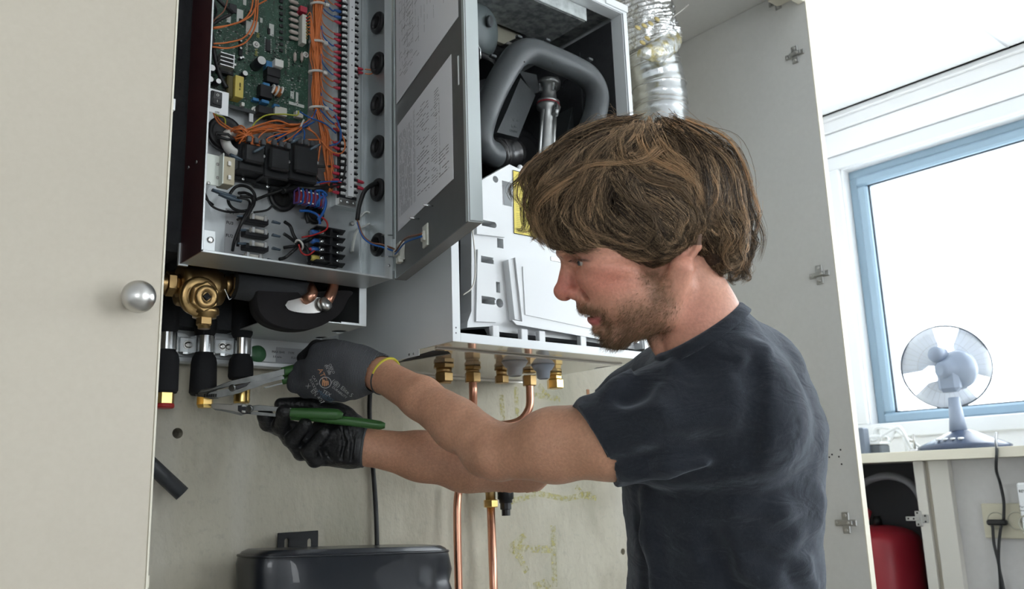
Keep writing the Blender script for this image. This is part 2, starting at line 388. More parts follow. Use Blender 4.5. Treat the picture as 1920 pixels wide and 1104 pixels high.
# ================================================================== electrical cabinet (galvanised tray of the heat pump)
EF, EB = 1.12, 1.20                           # front and back planes
ex0 = PY(377, 471, EF).x; ex1 = PY(735, 525, EF).x
ez0 = PY(377, 471, EF).z; ez1 = CZ+.84
ebox = thing('control_box', ((ex0+ex1)/2, EB, ez0), 'open galvanised steel control box full of wiring and a green circuit board', 'control box')
t = .0016
MB().box((ex0, EB-t, ez0), (ex1, EB, ez1)).build('back_panel', M('inner_galvanised', (.38, .41, .42), .36, .8, nscale=7, ncol=(.60, .63, .64), nfac=.5, bump=.03, bscale=120), ebox)
MB().box((ex0, EF, ez0), (ex0+t, EB-t, ez1)).build('left_panel', m_maroon, ebox, 'left side panel coloured with a dark maroon reflection')
rp = MB().box((ex1-t, EF, ez0), (ex1, EB-t, ez1)).build('right_panel', m_steel, ebox)
MB().box((ex0+t, EF, ez0), (ex1-t, EB-t, ez0+t)).build('bottom_panel', M('galvanised_underside', (.40, .43, .44), .4, .55, nscale=9, ncol=(.5, .53, .54)), ebox)
MB().box((ex0+t, EF, ez1-t), (ex1-t, EB-t, ez1)).build('top_panel', m_steel, ebox)
l = MB(); l.box((ex0, EF-.0012, ez0), (ex0+.0022, EF+.0012, ez1)); l.box((ex0, EF-.0012, ez0-.0004), (ex1, EF+.0010, ez0+.0022)); l.box((ex1-.013, EF-.001, ez0), (ex1, EF+.0005, ez1))
l.box((ex0+.0022, EF-.0012, ez0+.0022), (ex0+.018, EF, ez0+.03), .0003)
l.build('folded_lip', m_steelw, ebox)
s = MB(); screw(s, Vector((ex0+.0112, EF-.0012, ez0+.017)), (0, -1, 0), .0048); screw(s, Vector((ex1-.006, EF-.0012, ez0+.02)), (0, -1, 0), .0025); s.build('screw', m_chrome, ebox)
p1 = PX(368, 303, ex0); s = MB(); screw(s, PX(369, 304, ex0), (-1, 0, 0), .003); screw(s, PX(354, 314, ex0), (-1, 0, 0), .003); s.build('screw', m_chrome, ebox)
# side flange behind the box, seen as a pale vertical strip
MB().box((ex0-.002, EB-.001, ez0-.002), (ex0+.012, EB+.004, ez0+.03), .0003).build('side_bracket', m_steelw, ebox)

# rubber grommets along the right side wall
for (gx, gy) in ((707, 46), (706, 122), (706, 198), (707, 277), (707, 358), (710, 459)):
    g = PX(gx, gy, ex1-t); g.y = EF+.036
    mb = MB(); mb.lathe(g, (-1, 0, 0), [(0, .019), (.003, .0192), (.0055, .0178), (.007, .014), (.006, .0115), (.001, .0108), (.0008, .0105)], 24)
    o = mb.build('grommet', m_black, ebox)
    mb = MB(); mb.lathe(g+Vector((-.001, 0, 0)), (-1, 0, 0), [(0, .0105), (.0016, .010), (.0018, .002)], 20); mb.build('membrane', m_blackm, o)

# ---- green circuit board
PB = EB-.014
q = [PY(388, -20, PB), PY(583, -20, PB), PY(578, 233, PB), PY(430, 193, PB)]
bx0, bx1, bz0 = ex0+.006, PY(578, 150, PB).x, PY(430, 195, PB).z
m_pcb = M('green_circuit_board', (.016, .055, .035), .45, nscale=120, ncol=(.03, .085, .055), nfac=.3, detail=1)
add_layer(m_pcb, (1, 1, 1), 420, .60, .64, (.30, .36, .32), .5)
add_layer(m_pcb, (1, 1, .25), 260, .61, .65, (.02, .02, .02), .8)
pcb = MB().box((bx0, PB, bz0), (bx1, PB+.0016, ez1-.03)).build('circuit_board', m_pcb, ebox)
def PB_(x, y, off=0): return PY(x, y, PB-off)
m_cap = M('capacitor_sleeve', (.02, .02, .028), .35); m_alu = M('aluminium_top', (.72, .73, .72), .3, .6)
m_res = M('resistor_body', (.46, .40, .36), .5); m_conn = M('off_white_connector', (.60, .60, .54), .5); m_bluec = M('blue_component', (.05, .2, .42), .4)
m_yel2 = M('yellow_transformer', (.62, .50, .12), .5); m_heats = M('heatsink', (.03, .03, .033), .4, .6); m_gold = M('brass_contact', (.5, .36, .14), .4, .8)
m_white2 = M('white_component', (.74, .74, .70), .5); m_relay = M('black_component', (.016, .017, .02), .45); m_orange = M('orange_wire', (.62, .17, .045), .42)
m_blue = M('blue_wire', (.012, .10, .36), .4); m_redw = M('red_wire', (.42, .02, .02), .42); m_yg = M('yellow_green_wire', (.42, .44, .05), .45); m_brown = M('brown_wire', (.22, .09, .05), .45)
m_ferr = M('red_ferrule', (.45, .03, .06), .38); m_ferb = M('blue_ferrule', (.03, .12, .38), .38); m_tie = M('clear_cable_tie', (.62, .60, .56), .4)
nY = Vector((0, -1, 0))
def comp(nm, m, x, y, w, h, d, par=pcb, c=.0006, off=0.0, label=None):
    """block standing on the board, w x h metres, d deep, centred on pixel of its front"""
    p = PB_(x, y, off+d)
    return MB().box((p.x-w/2, PB-off-d, p.z-h/2), (p.x+w/2, PB-off, p.z+h/2), c).build(nm, m, par, label)
def capacitor(x, y, r, d, top=m_alu, body=m_cap):
    p = PB_(x, y, d); p.y = PB
    o = MB().lathe(p, nY, [(0, r), (.002, r), (.0026, r*.93), (.0034, r), (d-.001, r), (d, r*.88)], 18).build('capacitor', body, pcb)
    b = MB(); b.lathe(p+nY*d, nY, [(0, r*.86), (.0003, r*.84)], 18); b.build('capacitor_top', top, o); return o
capacitor(491, 113, .0077, .026); capacitor(460, 137, .0045, .014); capacitor(452, 108, .0022, .008); capacitor(463, 139, .002, .006)
for (x, y) in ((470, 20), (452, 76), (452, 90), (456, 107), (441, 121)): capacitor(x, y, .0021, .006)
capacitor(398, 127, .0055, .02); capacitor(410, 152, .0045, .017); capacitor(395, 148, .005, .012)
comp('white_block_component', m_white2, 524, 118, .014, .012, .022); comp('relay', m_relay, 514, 135, .022, .014, .016); comp('relay', m_relay, 512, 149, .020, .010, .014)
comp('film_capacitor', m_bluec, 505, 122, .010, .014, .012)
# finned heat sink
hs = comp('heat_sink', m_heats, 425, 128, .022, .018, .010)
f = MB(); p = PB_(425, 113, .026)
for k in range(4): f.box((p.x-.010, PB-.028, p.z-.010+k*.0062), (p.x+.010, PB-.010, p.z-.0085+k*.0062))
f.box((p.x+.0095, PB-.028, p.z-.011), (p.x+.011, PB-.008, p.z+.011)); f.build('fin', M('fin_light', (.66, .67, .67), .35, .8), hs)
# transformer with yellow tape
tr = comp('transformer', m_yel2, 449, 162, .013, .034, .020, label='transformer wrapped in yellow tape')
f = MB(); p = PB_(440, 165, .012)
f.box((p.x-.012, PB-.014, p.z-.018), (p.x-.002, PB-.002, p.z+.018), .002); f.build('core', M('transformer_core', (.10, .085, .03), .6), tr)
p = PB_(449, 162, .0202); text_obj('marking', 'T1 2450', .0036, (p.x+.001, PB-.0203, p.z), (0, 0, 1), (-1, 0, 0), m_ink, tr)
# choke with copper winding
ck = comp('choke', m_relay, 500, 171, .020, .020, .014)
p = PB_(521, 173, .012); f = MB()
for k in range(3): f.lathe(Vector((p.x-.010+k*.0068, PB-.011, p.z+.003)), (1, 0, -.25), [(0, .0085), (.0028, .0085)], 14)
f.build('bobbin_flange', m_white2, ck)
f = MB(); f.lathe(Vector((p.x-.0075, PB-.011, p.z+.003)), (1, 0, -.25), [(0, .0072), (.013, .0072)], 14); f.build('copper_winding', M('copper_winding', (.55, .20, .07), .35, .7), ck)
comp('film_capacitor', m_bluec, 500, 158, .011, .005, .012); comp('film_capacitor', m_bluec, 519, 162, .008, .004, .010)
comp('film_capacitor', m_bluec, 498, 190, .012, .005, .012); comp('film_capacitor', m_bluec, 519, 198, .010, .005, .008); comp('film_capacitor', m_bluec, 480, 186, .010, .005, .008)
comp('relay', m_relay, 499, 206, .024, .012, .014); comp('socket', m_conn, 527, 208, .020, .014, .008); comp('socket', m_conn, 562, 214, .012, .010, .010)
comp('socket', m_conn, 492, 175, .004, .016, .006); comp('socket', m_white2, 456, 195, .005, .006, .008)
# column of resistors beside the bundle, IC column, connector
for k in range(7): 
    p = PB_(551, 4+k*11.3, .006)
    o = MB().lathe(p+Vector((-.0085, 0, 0)), (1, 0, 0), [(0, .0009), (.002, .001), (.0021, .0026), (.004, .003), (.013, .003), (.0149, .0026), (.015, .001), (.017, .0009)], 10).build('resistor', m_res, pcb)
for k in range(9): comp('chip', m_relay, 528, 2+k*11.5, .006, .0055, .003)
for (x, y, w_, h_) in ((503, 85, .008, .020), (437, 15, .012, .014), (480, 12, .010, .012), (455, 40, .010, .008), (505, 58, .004, .010), (452, 92, .006, .022)): comp('chip', m_relay, x, y, w_, h_, .003)
cn = comp('edge_connector', m_conn, 571, 54, .008, .050, .014)
for k in range(8):
    comp('connector_pin', m_redw if k < 2 else m_gold, 576, 33+k*5.4, .003, .0022, .016, par=cn)
comp('red_plug', m_ferr, 570, 17, .012, .010, .014)
for (x, y) in ((553, 107), (566, 107)):
    p = PB_(x, y, .005); MB().lathe(p+Vector((0, 0, -.009)), (0, 0, 1), [(0, .0008), (.003, .001), (.0032, .0025), (.0148, .0025), (.015, .001), (.018, .0008)], 10).build('resistor', m_res, pcb)
# white labels printed or stuck on the board
for (x, y, w_, h_) in ((450, 30, .010, .022), (466, 52, .008, .022), (474, 50, .0065, .022), (481, 50, .006, .018), (509, 56, .008, .020), (490, 38, .004, .008), (548, 178, .006, .012), (557, 183, .004, .018), (556, 196, .026, .005), (459, 4, .005, .010), (429, 34, .006, .014)):
    comp('white_label', M('board_label', (.55, .57, .54), .6), x, y, w_, h_, .0006, c=0)
p = PB_(509, 56, .0008)
for (tx, x, y, sz) in (('SS1', 484, 66, .0062), ('SW1', 481, 98, .0062)):
    p = PB_(x, y, .0008); text_obj('print', tx, sz, p, (0, 0, 1), (-1, 0, 0), M('yellow_print', (.55, .5, .12), .6), pcb)
for (tx, x, y, sz) in (('(P) BOARD1', 463, 88, .0048), ('FUSE F2', 542, 118, .0042), ('HAP LED', 536, 92, .0042)):
    p = PB_(x, y, .0008); text_obj('print', tx, sz, p, (0, 0, 1), (-1, 0, 0), m_conn, pcb)
# mounting rings
for (x, y, r) in ((480, 84, .0055), (478, 207, .006), (573, 103, .005)):
    p = PB_(x, y, 0); o = MB().lathe(p+Vector((0, 0, 0)), nY, [(0, r), (.0012, r), (.0014, r*.62), (.0006, r*.55)], 20).build('mounting_ring', m_white2, pcb)
    MB().lathe(p, nY, [(.0006, r*.5), (.0022, r*.46), (.0026, r*.25)], 14).build('screw', m_satin, o)
# scatter of small surface-mount parts: real chips, too many and too small to pick apart
rnd = random.Random(3); sm1, sm2 = MB(), MB()
for k in range(620):
    x = rnd.uniform(bx0+.004, bx1-.012); z = rnd.uniform(bz0+.012, CZ+.70)
    if (rnd.random() < .25): x = rnd.uniform(PB_(515, 60).x, PB_(526, 60).x); z = rnd.uniform(CZ+.52, CZ+.69)
    w_, h_ = rnd.choice(((.0012, .0007), (.0007, .0012), (.002, .001), (.0008, .0008), (.003, .0015)))
    (sm1 if rnd.random() < .62 else sm2).box((x-w_/2, PB-.001, z-h_/2), (x+w_/2, PB, z+h_/2))
sm1.build('small_pale_parts', M('smd_pale', (.36, .38, .36), .45, .3), pcb, kind='stuff'); sm2.build('small_dark_parts', m_relay, pcb, kind='stuff')
# fine legs of the big chip rows
f = MB()
for side in (-1, 1):
    for k in range(9):
        p = PB_(503, 72+k*3.2, .002); f.box((p.x+side*.0048-.001, PB-.002, p.z-.0004), (p.x+side*.0048+.001, PB-.0005, p.z+.0004))
f.build('chip_legs', m_alu, pcb)
# edge rail under the board
MB().box((bx0+.02, PB-.002, bz0-.0065), (bx1, PB+.001, bz0-.001)).build('board_guide', m_gplas, ebox)
MB().box((PB_(471, 218).x-.003, PB-.001, bz0-.02), (PB_(471, 218).x+.003, PB+.002, bz0-.004)).build('board_spacer', m_wplas, ebox)

# ---- toggle switch plate
SPY = EF+.006
a, b = PY(386, 160, SPY), PY(428, 218, SPY)
pl = MB().box((ex0+t, SPY, b.z), (b.x, SPY+.0015, a.z-.002), .0007).build('switch_plate', m_wplas, ebox, 'white plate with a black rocker switch')
c_ = PY(407, 185, SPY-.004)
sw = MB().box((c_.x-.0078, SPY-.003, c_.z-.0115), (c_.x+.0078, SPY+.02, c_.z+.0115), .0008).build('rocker_frame', m_black, pl)
MB().prism([(c_.x-.0055, SPY-.0072, c_.z+.009), (c_.x-.0055, SPY-.0035, c_.z), (c_.x-.0055, SPY-.005, c_.z-.009), (c_.x-.0055, SPY-.001, c_.z-.009), (c_.x-.0055, SPY-.001, c_.z+.009)], (.011, 0, 0)).build('rocker', M('rocker_black', (.02, .02, .022), .3), sw)
text_obj('marking', 'O', .0052, (c_.x, SPY-.0062, c_.z+.0045), (1, 0, 0), (0, 0, 1), m_white2, sw)
text_obj('marking', 'I', .0052, (c_.x, SPY-.0056, c_.z-.0045), (1, 0, 0), (0, 0, 1), m_white2, sw)
c2 = PY(408, 166.5, SPY-.0002); text_obj('print', 'AUTOMATIC', .0042, (c2.x, SPY-.0003, c2.z), (1, 0, 0), (0, 0, 1), m_ink, pl)
c2 = PY(407, 212, SPY-.0002); text_obj('print', 'OFF', .0038, (c2.x, SPY-.0003, c2.z+.001), (1, 0, 0), (0, 0, 1), m_inkg, pl)

# ---- long terminal strip
TY = EB-.022; tx0 = PY(641, 200, TY-.006).x; tx1 = PY(672, 200, TY-.006).x; tw = tx1-tx0
tzb = PY(655, 372, TY).z; rows = 41; pitch = (PY(655, -40, TY).z-tzb)/37
ts = MB().box((tx0-.001, TY, tzb-.001), (tx1+.001, EB-.004, tzb+rows*pitch)).build('terminal_strip', m_relay, ebox, 'long black terminal strip with a white marker band')
MB().box((tx0-.0035, TY+.006, tzb-.013), (tx1+.010, EB-t, tzb+rows*pitch+.005)).build('mounting_rail', m_steelw, ebox)
eb_ = MB().box((tx0, TY, tzb-.012), (tx1, TY+.012, tzb-.001), .0006).build('end_clamp', m_satin, ts)
s = MB(); screw(s, Vector((tx0+.004, TY, tzb-.0065)), nY, .0022); screw(s, Vector((tx1-.004, TY, tzb-.0065)), nY, .0022); screw(s, Vector(((tx0+tx1)/2, TY, tzb-.0065)), nY, .0028); s.build('screw', m_chrome, eb_)
MB().box(((tx0+tx1)/2-.0050, TY-.0105, tzb), ((tx0+tx1)/2+.0050, TY-.002, tzb+rows*pitch)).build('marker_band', M('marker_white', (.74, .76, .77), .5), ts)
nb = MB()
for k in range(rows):
    if k % 2 == 0: continue
    z = tzb+(k+.5)*pitch; nb.box(((tx0+tx1)/2-.001, TY-.0108, z-.0012), ((tx0+tx1)/2+.001, TY-.0104, z+.0012))
nb.build('marker_print', m_inkg, ts, kind='stuff')
bar = MB().box((tx0-.0005, TY-.0052, 0-.0009), (tx1+.0005, TY, .0009)); bar_me = None
scr = None
for k in range(rows):
    z = tzb+(k+1)*pitch
    if bar_me is None:
        o = bar.build('barrier', m_relay, ts); bar_me = o.data; o.location.z = z
    else: o = link('barrier', bar_me, ts); o.location.z = z
for k in range(rows):
    z = tzb+(k+.5)*pitch
    for xx in (tx0+.0048, tx1-.0048):
        if scr is None:
            s = MB(); s.box((-.0042, -.0034, -.0026), (.0042, 0, .0026), .0008); screw(s, Vector((0, -.0034, 0)), nY, .0023, .0016); o = s.build('terminal_screw', M('bright_terminal', (.80, .82, .82), .3, .55), ts); scr = o.data
        else: o = link('terminal_screw', scr, ts)
        o.location = (xx, TY-.0015, z)
# screw-lug ferrules on the left of the strip and their wires
W_O, W_B = [], []
def wire(pts, r=.0011, m=None, par=None, name='wire', n=6, seg=6): return MB().tube(spline(pts, seg), r, n).build(name, m or m_orange, par or ebox)
for k in range(rows-3):
    z = tzb+(k+.5)*pitch; ypx = 372-(k+.5)*11.13
    if k in (5, 9, 16, 27): continue
    fm = m_ferb if k in (29, 30) else m_ferr
    x1 = tx0-.0005
    o = MB().lathe((x1, TY-.001, z), (-1, 0, .12*math.sin(k*2.1)), [(0, .0009), (.001, .0028), (.008, .0026), (.0085, .002), (.012, .0016)], 8).build('ferrule', fm, ebox)
    blu = k in (13, 19, 24, 29, 30)
    xb = PY(598, ypx, TY).x; zz = z+.016+.004*math.sin(k*1.7)
    if k < 6: xb = PY(604+2*k, ypx, TY).x; zz = z+.02+.006*k
    wire([(x1-.010, TY-.001, z+.0006), ((x1*.6+xb*.4), TY+.001, z+.001+.002*math.sin(k)), (xb+.006, TY-.002, zz-.007), (xb+.001, TY-.004, zz+.008)], .0009 if k % 3 else .0012, m_blue if blu else m_orange, name='wire')
# loop link and two red ferrules on the right of the strip
for yy in (130, 137): 
    p = PY(676, yy, TY); MB().lathe((tx1, TY, p.z), (1, 0, .1), [(0, .001), (.001, .0027), (.009, .0025), (.012, .0015)], 8).build('ferrule', m_ferr, ebox)
a, b = PY(684, 130, TY), PY(684, 138, TY); wire([a, a+Vector((.008, -.004, 0)), (a+b)/2+Vector((.013, -.006, 0)), b+Vector((.008, -.004, 0)), b], .001)
for yy in (340, 352):
    p = PY(676, yy, TY); MB().lathe((tx1, TY, p.z), (1, 0, -.1), [(0, .001), (.001, .003), (.011, .0028), (.014, .002)], 8).build('ferrule', m_ferr, ebox)

# ---- orange harness: strands, bends and ties
def PH(x, y, o=.03): return PY(x, y, EB-o)
rn = random.Random(5)
for k in range(26):
    jx = rn.uniform(-10, 10); jy = rn.uniform(0, .010); o_ = .020+jy
    def jj(s=2.0): return rn.uniform(-s, s)
    pts = [PH(599+jx*1.1+8, -30, o_), PH(598+jx*.9+jj(3), 10, o_), PH(594+jx*.55+jj(1), 60, o_), PH(593+jx*.8+jj(3), 80, o_), PH(592+jx*.95+jj(), 105, o_), PH(594+jx*.75+jj(1), 136, o_), PH(593+jx*.7+jj(), 170, o_), PH(594+jx*.6+jj(1), 200, o_)]
    if k % 3 == 0: pts += [PH(588+jj(), 216, o_), PH(570+jj(), 232, o_), PH(540+jj(6), 236+jj(6), o_), PH(500, 240+jj(8), o_), PH(465+jj(5), 248+jj(8), o_)]
    elif k % 3 == 1: pts += [PH(602+jj(), 222, o_), PH(614+jj(4), 250, o_), PH(616+jx*.5, 290, o_), PH(617+jx*.6, 330, o_), PH(620+jx*.4, 360, o_-.006)]
    else: pts += [PH(598+jj(), 225, o_), PH(606+jj(4), 260, o_), PH(612+jx*.6, 300, o_), PH(619+jx*.3, 345, o_-.006)]
    wire(pts, .00125, m_orange, seg=5)
for k in range(7):      # from the edge connector into the bundle
    wire([PH(577, 28+k*6, .028), PH(582, 24+k*7, .032), PH(586, 45+k*7, .032), PH(589+k*.6, 70+k*6, .03), PH(590+k*.8, 110+k*4, .03)], .0009)
for (x, y) in ((597, 9), (594, 80), (593, 136), (595, 203)):
    p = PH(x, y, .024); o = MB().tube([p+Vector((math.cos(a)*.0125, math.sin(a)*.0085, .0022*math.cos(a))) for a in [2*PI*i/18 for i in range(19)]], .0014, 6, caps=False, flat=1.6).build('cable_tie', m_tie, ebox)
    MB().box((p.x+.009, p.y-.009, p.z-.003), (p.x+.016, p.y-.003, p.z+.0035), .001).build('tie_head', m_tie, o)
p = PH(566, 233, .03); o = MB().tube([p+Vector((.003*math.cos(a)+.002*math.sin(a), math.sin(a)*.006, .007*math.cos(a))) for a in [2*PI*i/14 for i in range(15)]], .0015, 6, caps=False).build('cable_tie', m_tie, ebox)
# wires fanning across the lower half
for (pts, r, m) in (
    ([(400, 205), (412, 226), (432, 240), (450, 246), (462, 262)], .0012, m_orange), ([(396, 200), (408, 228), (430, 243), (456, 252)], .0012, m_orange),
    ([(462, 243), (490, 233), (520, 226), (545, 234), (566, 232)], .0014, m_orange), ([(455, 248), (500, 243), (540, 247), (566, 238), (590, 218)], .0014, m_orange),
    ([(566, 238), (540, 250), (500, 268), (484, 262), (498, 246), (530, 240)], .0012, m_orange), ([(566, 240), (545, 258), (515, 271), (500, 262), (520, 252), (560, 240)], .0012, m_orange),
    ([(500, 258), (530, 252), (560, 240), (585, 222), (593, 205)], .0012, m_blue), ([(520, 265), (545, 248), (572, 237), (590, 228)], .0012, m_blue),
    ([(558, 283), (551, 268), (552, 256), (566, 246)], .0013, m_blue), ([(573, 288), (570, 268), (571, 250), (569, 242)], .0013, m_blue),
    ([(575, 240), (592, 252), (600, 268), (598, 290), (595, 306)], .0013, m_orange), ([(578, 238), (600, 262), (620, 283), (640, 287), (647, 272), (640, 250), (628, 232)], .0012, m_orange),
    ([(628, 215), (636, 235), (640, 255), (634, 268), (618, 273)], .0012, m_blue), ([(600, 205), (618, 225), (636, 240), (638, 262)], .0011, m_blue),
    ([(400, 205), (405, 215), (421, 222), (422, 240)], .0012, m_yg), ([(470, 244), (480, 228), (500, 216), (530, 214), (556, 216), (560, 208)], .0012, m_yg), ([(560, 208), (580, 220), (610, 232), (630, 250)], .0012, m_blue),
    ([(573, 262), (590, 262), (600, 262)], .0014, m_orange),
    ([(500, 0), (480, 12), (470, 30), (440, 45), (400, 52)], .0013, m_orange), ([(475, -5), (470, 20), (455, 38), (420, 50), (396, 54)], .0013, m_orange), ([(480, -5), (476, 40), (458, 70), (425, 80), (400, 82)], .0013, m_orange),
    ([(484, -5), (480, 45), (462, 78), (430, 90), (398, 88)], .0013, m_orange), ([(428, -5), (420, 20), (405, 34), (396, 45)], .001, m_brown)):
    wire([PH(x, y, .034+.004*math.sin(i*1.3+x)) for i, (x, y) in enumerate(pts)], r, m)
# ---- black cables
for (pts, r) in (
    ([(388, 20), (396, 60), (402, 100), (412, 140), (425, 165)], .0034), ([(405, -5), (420, 10), (436, 24)], .003), ([(396, 48), (410, 38), (432, 27)], .0026), ([(392, 0), (398, 20), (394, 40)], .0016),([(400, 0), (406, 22), (396, 42)], .0014),
    ([(470, 272), (490, 276), (520, 290), (545, 310), (548, 335), (535, 352), (500, 366), (480, 374)], .0022), ([(535, 255), (552, 290), (580, 310), (620, 312)], .002), ([(515, 250), (530, 280), (560, 300), (590, 330), (600, 340)], .0018),
    ([(448, 362), (462, 362), (476, 372), (472, 390), (452, 396), (434, 388), (428, 372), (440, 352), (456, 348), (472, 356), (478, 372), (468, 398), (452, 420), (440, 450), (436, 470)], .0023),
    ([(450, 368), (470, 370), (474, 380), (462, 400), (448, 430), (446, 462)], .0022), ([(444, 370), (464, 374), (468, 384), (460, 402), (445, 412)], .0018),
    ([(384, 362), (396, 385), (420, 396), (448, 398)], .0016), ([(476, 398), (500, 394), (512, 384)], .0016),
    ([(534, 416), (544, 424), (550, 440), (560, 456)], .0026), ([(532, 438), (544, 446), (558, 458)], .0026), ([(532, 464), (546, 462), (560, 460)], .0026), ([(524, 486), (536, 482), (552, 468), (560, 462)], .0026),
    ([(560, 460), (570, 462), (578, 475), (580, 490)], .0034), ([(562, 456), (574, 452), (584, 446), (592, 438)], .003), ([(564, 462), (574, 470), (580, 484)], .003),
    ([(640, 330), (620, 348), (590, 354), (560, 352), (530, 358)], .0048), ([(648, 300), (642, 340), (620, 350), (600, 352)], .0016), ([(578, 418), (574, 404), (580, 392), (592, 386)], .003),
    ([(380, 355), (384, 370), (400, 384)], .0015)):
    wire([PH(x, y, .024+.006*math.sin(i*1.1+x)) for i, (x, y) in enumerate(pts)], r, m_cable, name='cable', n=8)
for (pts, r, m) in (([(592, 386), (600, 372), (612, 366), (604, 358), (592, 358)], .002, m_blue), ([(562, 395), (580, 396), (596, 404), (600, 420)], .002, m_blue), ([(604, 362), (611, 378), (606, 398), (596, 412)], .0022, m_blue),
    ([(596, 402), (612, 415), (612, 430), (590, 440), (566, 445)], .0014, m_redw), ([(590, 470), (578, 478), (566, 474), (560, 458)], .0014, m_redw), ([(600, 345), (625, 340), (640, 342)], .0012, m_redw), ([(585, 345), (605, 341), (640, 340)], .0014, m_blue)):
    wire([PH(x, y, .036) for x, y in pts], r, m)
# sheathed cable leaving by the fifth grommet, splitting to blue and brown towards the door
g5 = PX(707, 350, ex1-t); g5.y = EF+.036
wire([g5+Vector((-.002, 0, .004)), PH(700, 345, .055), PH(684, 358, .06), PH(674, 385, .06), PH(670, 412, .06)], .0034, m_cable, name='cable', n=10)

# ---- ring core wound with orange wire, lever clip
rp_ = PH(458, 262, .03)
def ring(mb, c, ax, R, r, n=26, m=8, sq=1.0):
    ax = Vector(ax).normalized(); u = ax.orthogonal().normalized(); w = ax.cross(u); vs, fs = [], []
    for i in range(n):
        a = 2*PI*i/n; d = u*math.cos(a)+w*math.sin(a)
        for k in range(m):
            b = 2*PI*k/m; vs.append(Vector(c)+d*(R+r*math.cos(b))+ax*(r*sq*math.sin(b)))
    for i in range(n):
        for k in range(m): fs.append((i*m+k, ((i+1) % n)*m+k, ((i+1) % n)*m+(k+1) % m, i*m+(k+1) % m))
    mb.add(vs, fs, True)
rc = PY(440, 268, EB-.024); mb = MB(); ring(mb, rc, (.25, -1, .15), .0165, .006, sq=1.4); rco = mb.build('ring_core', m_white2, ebox, 'white ring core wound with orange wire')
for k in range(18):
    c0 = PY(450+k*1.3, 250+k*1.6, EB-.034); mb = MB(); ring(mb, c0, (.7*math.sin(k*.9), .15, 1.0*math.cos(k*.8)+.3), .0135, .0013, 18, 5); mb.build('winding', m_orange, rco)
cl = PY(417, 262, EB-.03); mb = MB()
mb.tube([cl+Vector((-.013, -.01, -.001)), cl+Vector((-.013, -.01, .004)), cl+Vector((.004, -.01, .006)), cl+Vector((.014, -.008, .001)), cl+Vector((.004, -.01, -.002)), cl+Vector((-.013, -.01, -.001))], .0022, 6); mb.build('lever_clip', m_black, rco)
rb = PY(420, 252, EB-.004); mb = MB(); mb.lathe(rb, nY, [(0, .027), (.006, .027), (.009, .022), (.006, .019)], 24); mb.build('rubber_bush', m_black, ebox)
# ---- zinc bracket with a cream relay
a, b = PY(382, 287, EF+.03), PY(410, 350, EF+.03)
br = MB(); br.box((a.x-.004, EF+.028, b.z), (b.x, EF+.030, a.z), .0005); br.box((b.x-.0015, EF+.014, b.z), (b.x, EF+.030, a.z)); bro = br.build('relay_bracket', M('zinc_bracket', (.74, .79, .73), .45, .15), ebox)
MB().box((b.x, EF+.016, b.z+.001), (b.x+.017, EF+.04, a.z-.003), .001).build('cream_relay', M('cream_relay', (.52, .47, .34), .5), bro, 'cream relay body')
s = MB()
for (x, y) in ((408, 308), (408, 333), (391, 343)): screw(s, PY(x, y, EF+.0278), nY, .0024)
s.build('screw', m_satin, bro)
for (x, y, m) in ((430, 308, m_satin), (430, 334, m_satin)): 
    p = PY(x, y, EF+.016); MB().box((p.x-.003, EF+.012, p.z-.003), (p.x+.001, EF+.0165, p.z+.003)).build('terminal_tab', m, bro)
for (x, y, w_) in ((420, 364, .034), (432, 372, .032), (442, 296, .018)):
    p = PY(x, y, EF+.03); mb = MB(); mb.tube([p+Vector((-w_/2, 0, .003)), p, p+Vector((w_/2, 0, -.0015))], [.004, .0055, .0036], 8, flat=.5); mb.build('clear_sleeve', M('blue_clear_sleeve', (.12, .17, .22), .2, trans=.3), ebox)
# ---- three contactor blocks on feet
m_blk = M('contactor_black', (.018, .02, .022), .35, bump=.03, bscale=300)
def contactor(xa, ya, xb, yb, d, name='contactor'):
    y0 = EB-d; a, b = PY(xa, ya, y0), PY(xb, yb, y0)
    mb = MB(); mb.box((a.x, y0+.012, b.z), (b.x, EB-t, a.z), .002); mb.box((a.x+.004, y0, b.z+.010), (b.x-.004, y0+.012, a.z-.008), .003)
    o = mb.build(name, m_blk, ebox)
    f_ = MB(); f_.box((a.x-.002, EB-.010, b.z-.007), (b.x+.002, EB-.004, b.z+.001), .002); f_.build('foot', m_blk, o)
    s_ = MB(); screw(s_, Vector(((a.x+b.x)/2, EB-.010, b.z-.003)), nY, .0034); screw(s_, Vector((b.x-.006, y0+.002, (a.z+b.z)/2)), nY, .003); s_.build('screw', m_chrome, o); 
    for k in range(3): MB().box((a.x+.006+k*.011, y0-.003, a.z-.007), (a.x+.013+k*.011, y0+.004, a.z+.002), .001).build('terminal', M('dull_terminal', (.10, .11, .12), .4, .5), o)
    return o
contactor(455, 255, 502, 322, .05); contactor(503, 262, 549, 336, .052); contactor(550, 258, 602, 342, .055)
for (x, y, r_) in ((485, 280, .3), (556, 262, .2), (590, 276, -.4)):
    p = PH(x, y, .056); MB().tube([p+Vector((-.008, 0, -.006)), p, p+Vector((.008, 0, .006))], [.003, .0045, .003], 8, flat=.6).build('clear_sleeve', MATS['blue_clear_sleeve'], ebox)
# ---- round rubber entry in the back plate
for (x, y, r) in ((527, 371, .0225), (588, 402, .016)):
    p = PY(x, y, EB-t); o = MB().lathe(p, nY, [(0, r), (.005, r), (.008, r*.86), (.006, r*.66), (.001, r*.62)], 26).build('grommet', m_black, ebox)
    MB().lathe(p, nY, [(.0005, r*.61), (.003, r*.58), (.0032, r*.1)], 20).build('membrane', m_blackm, o)
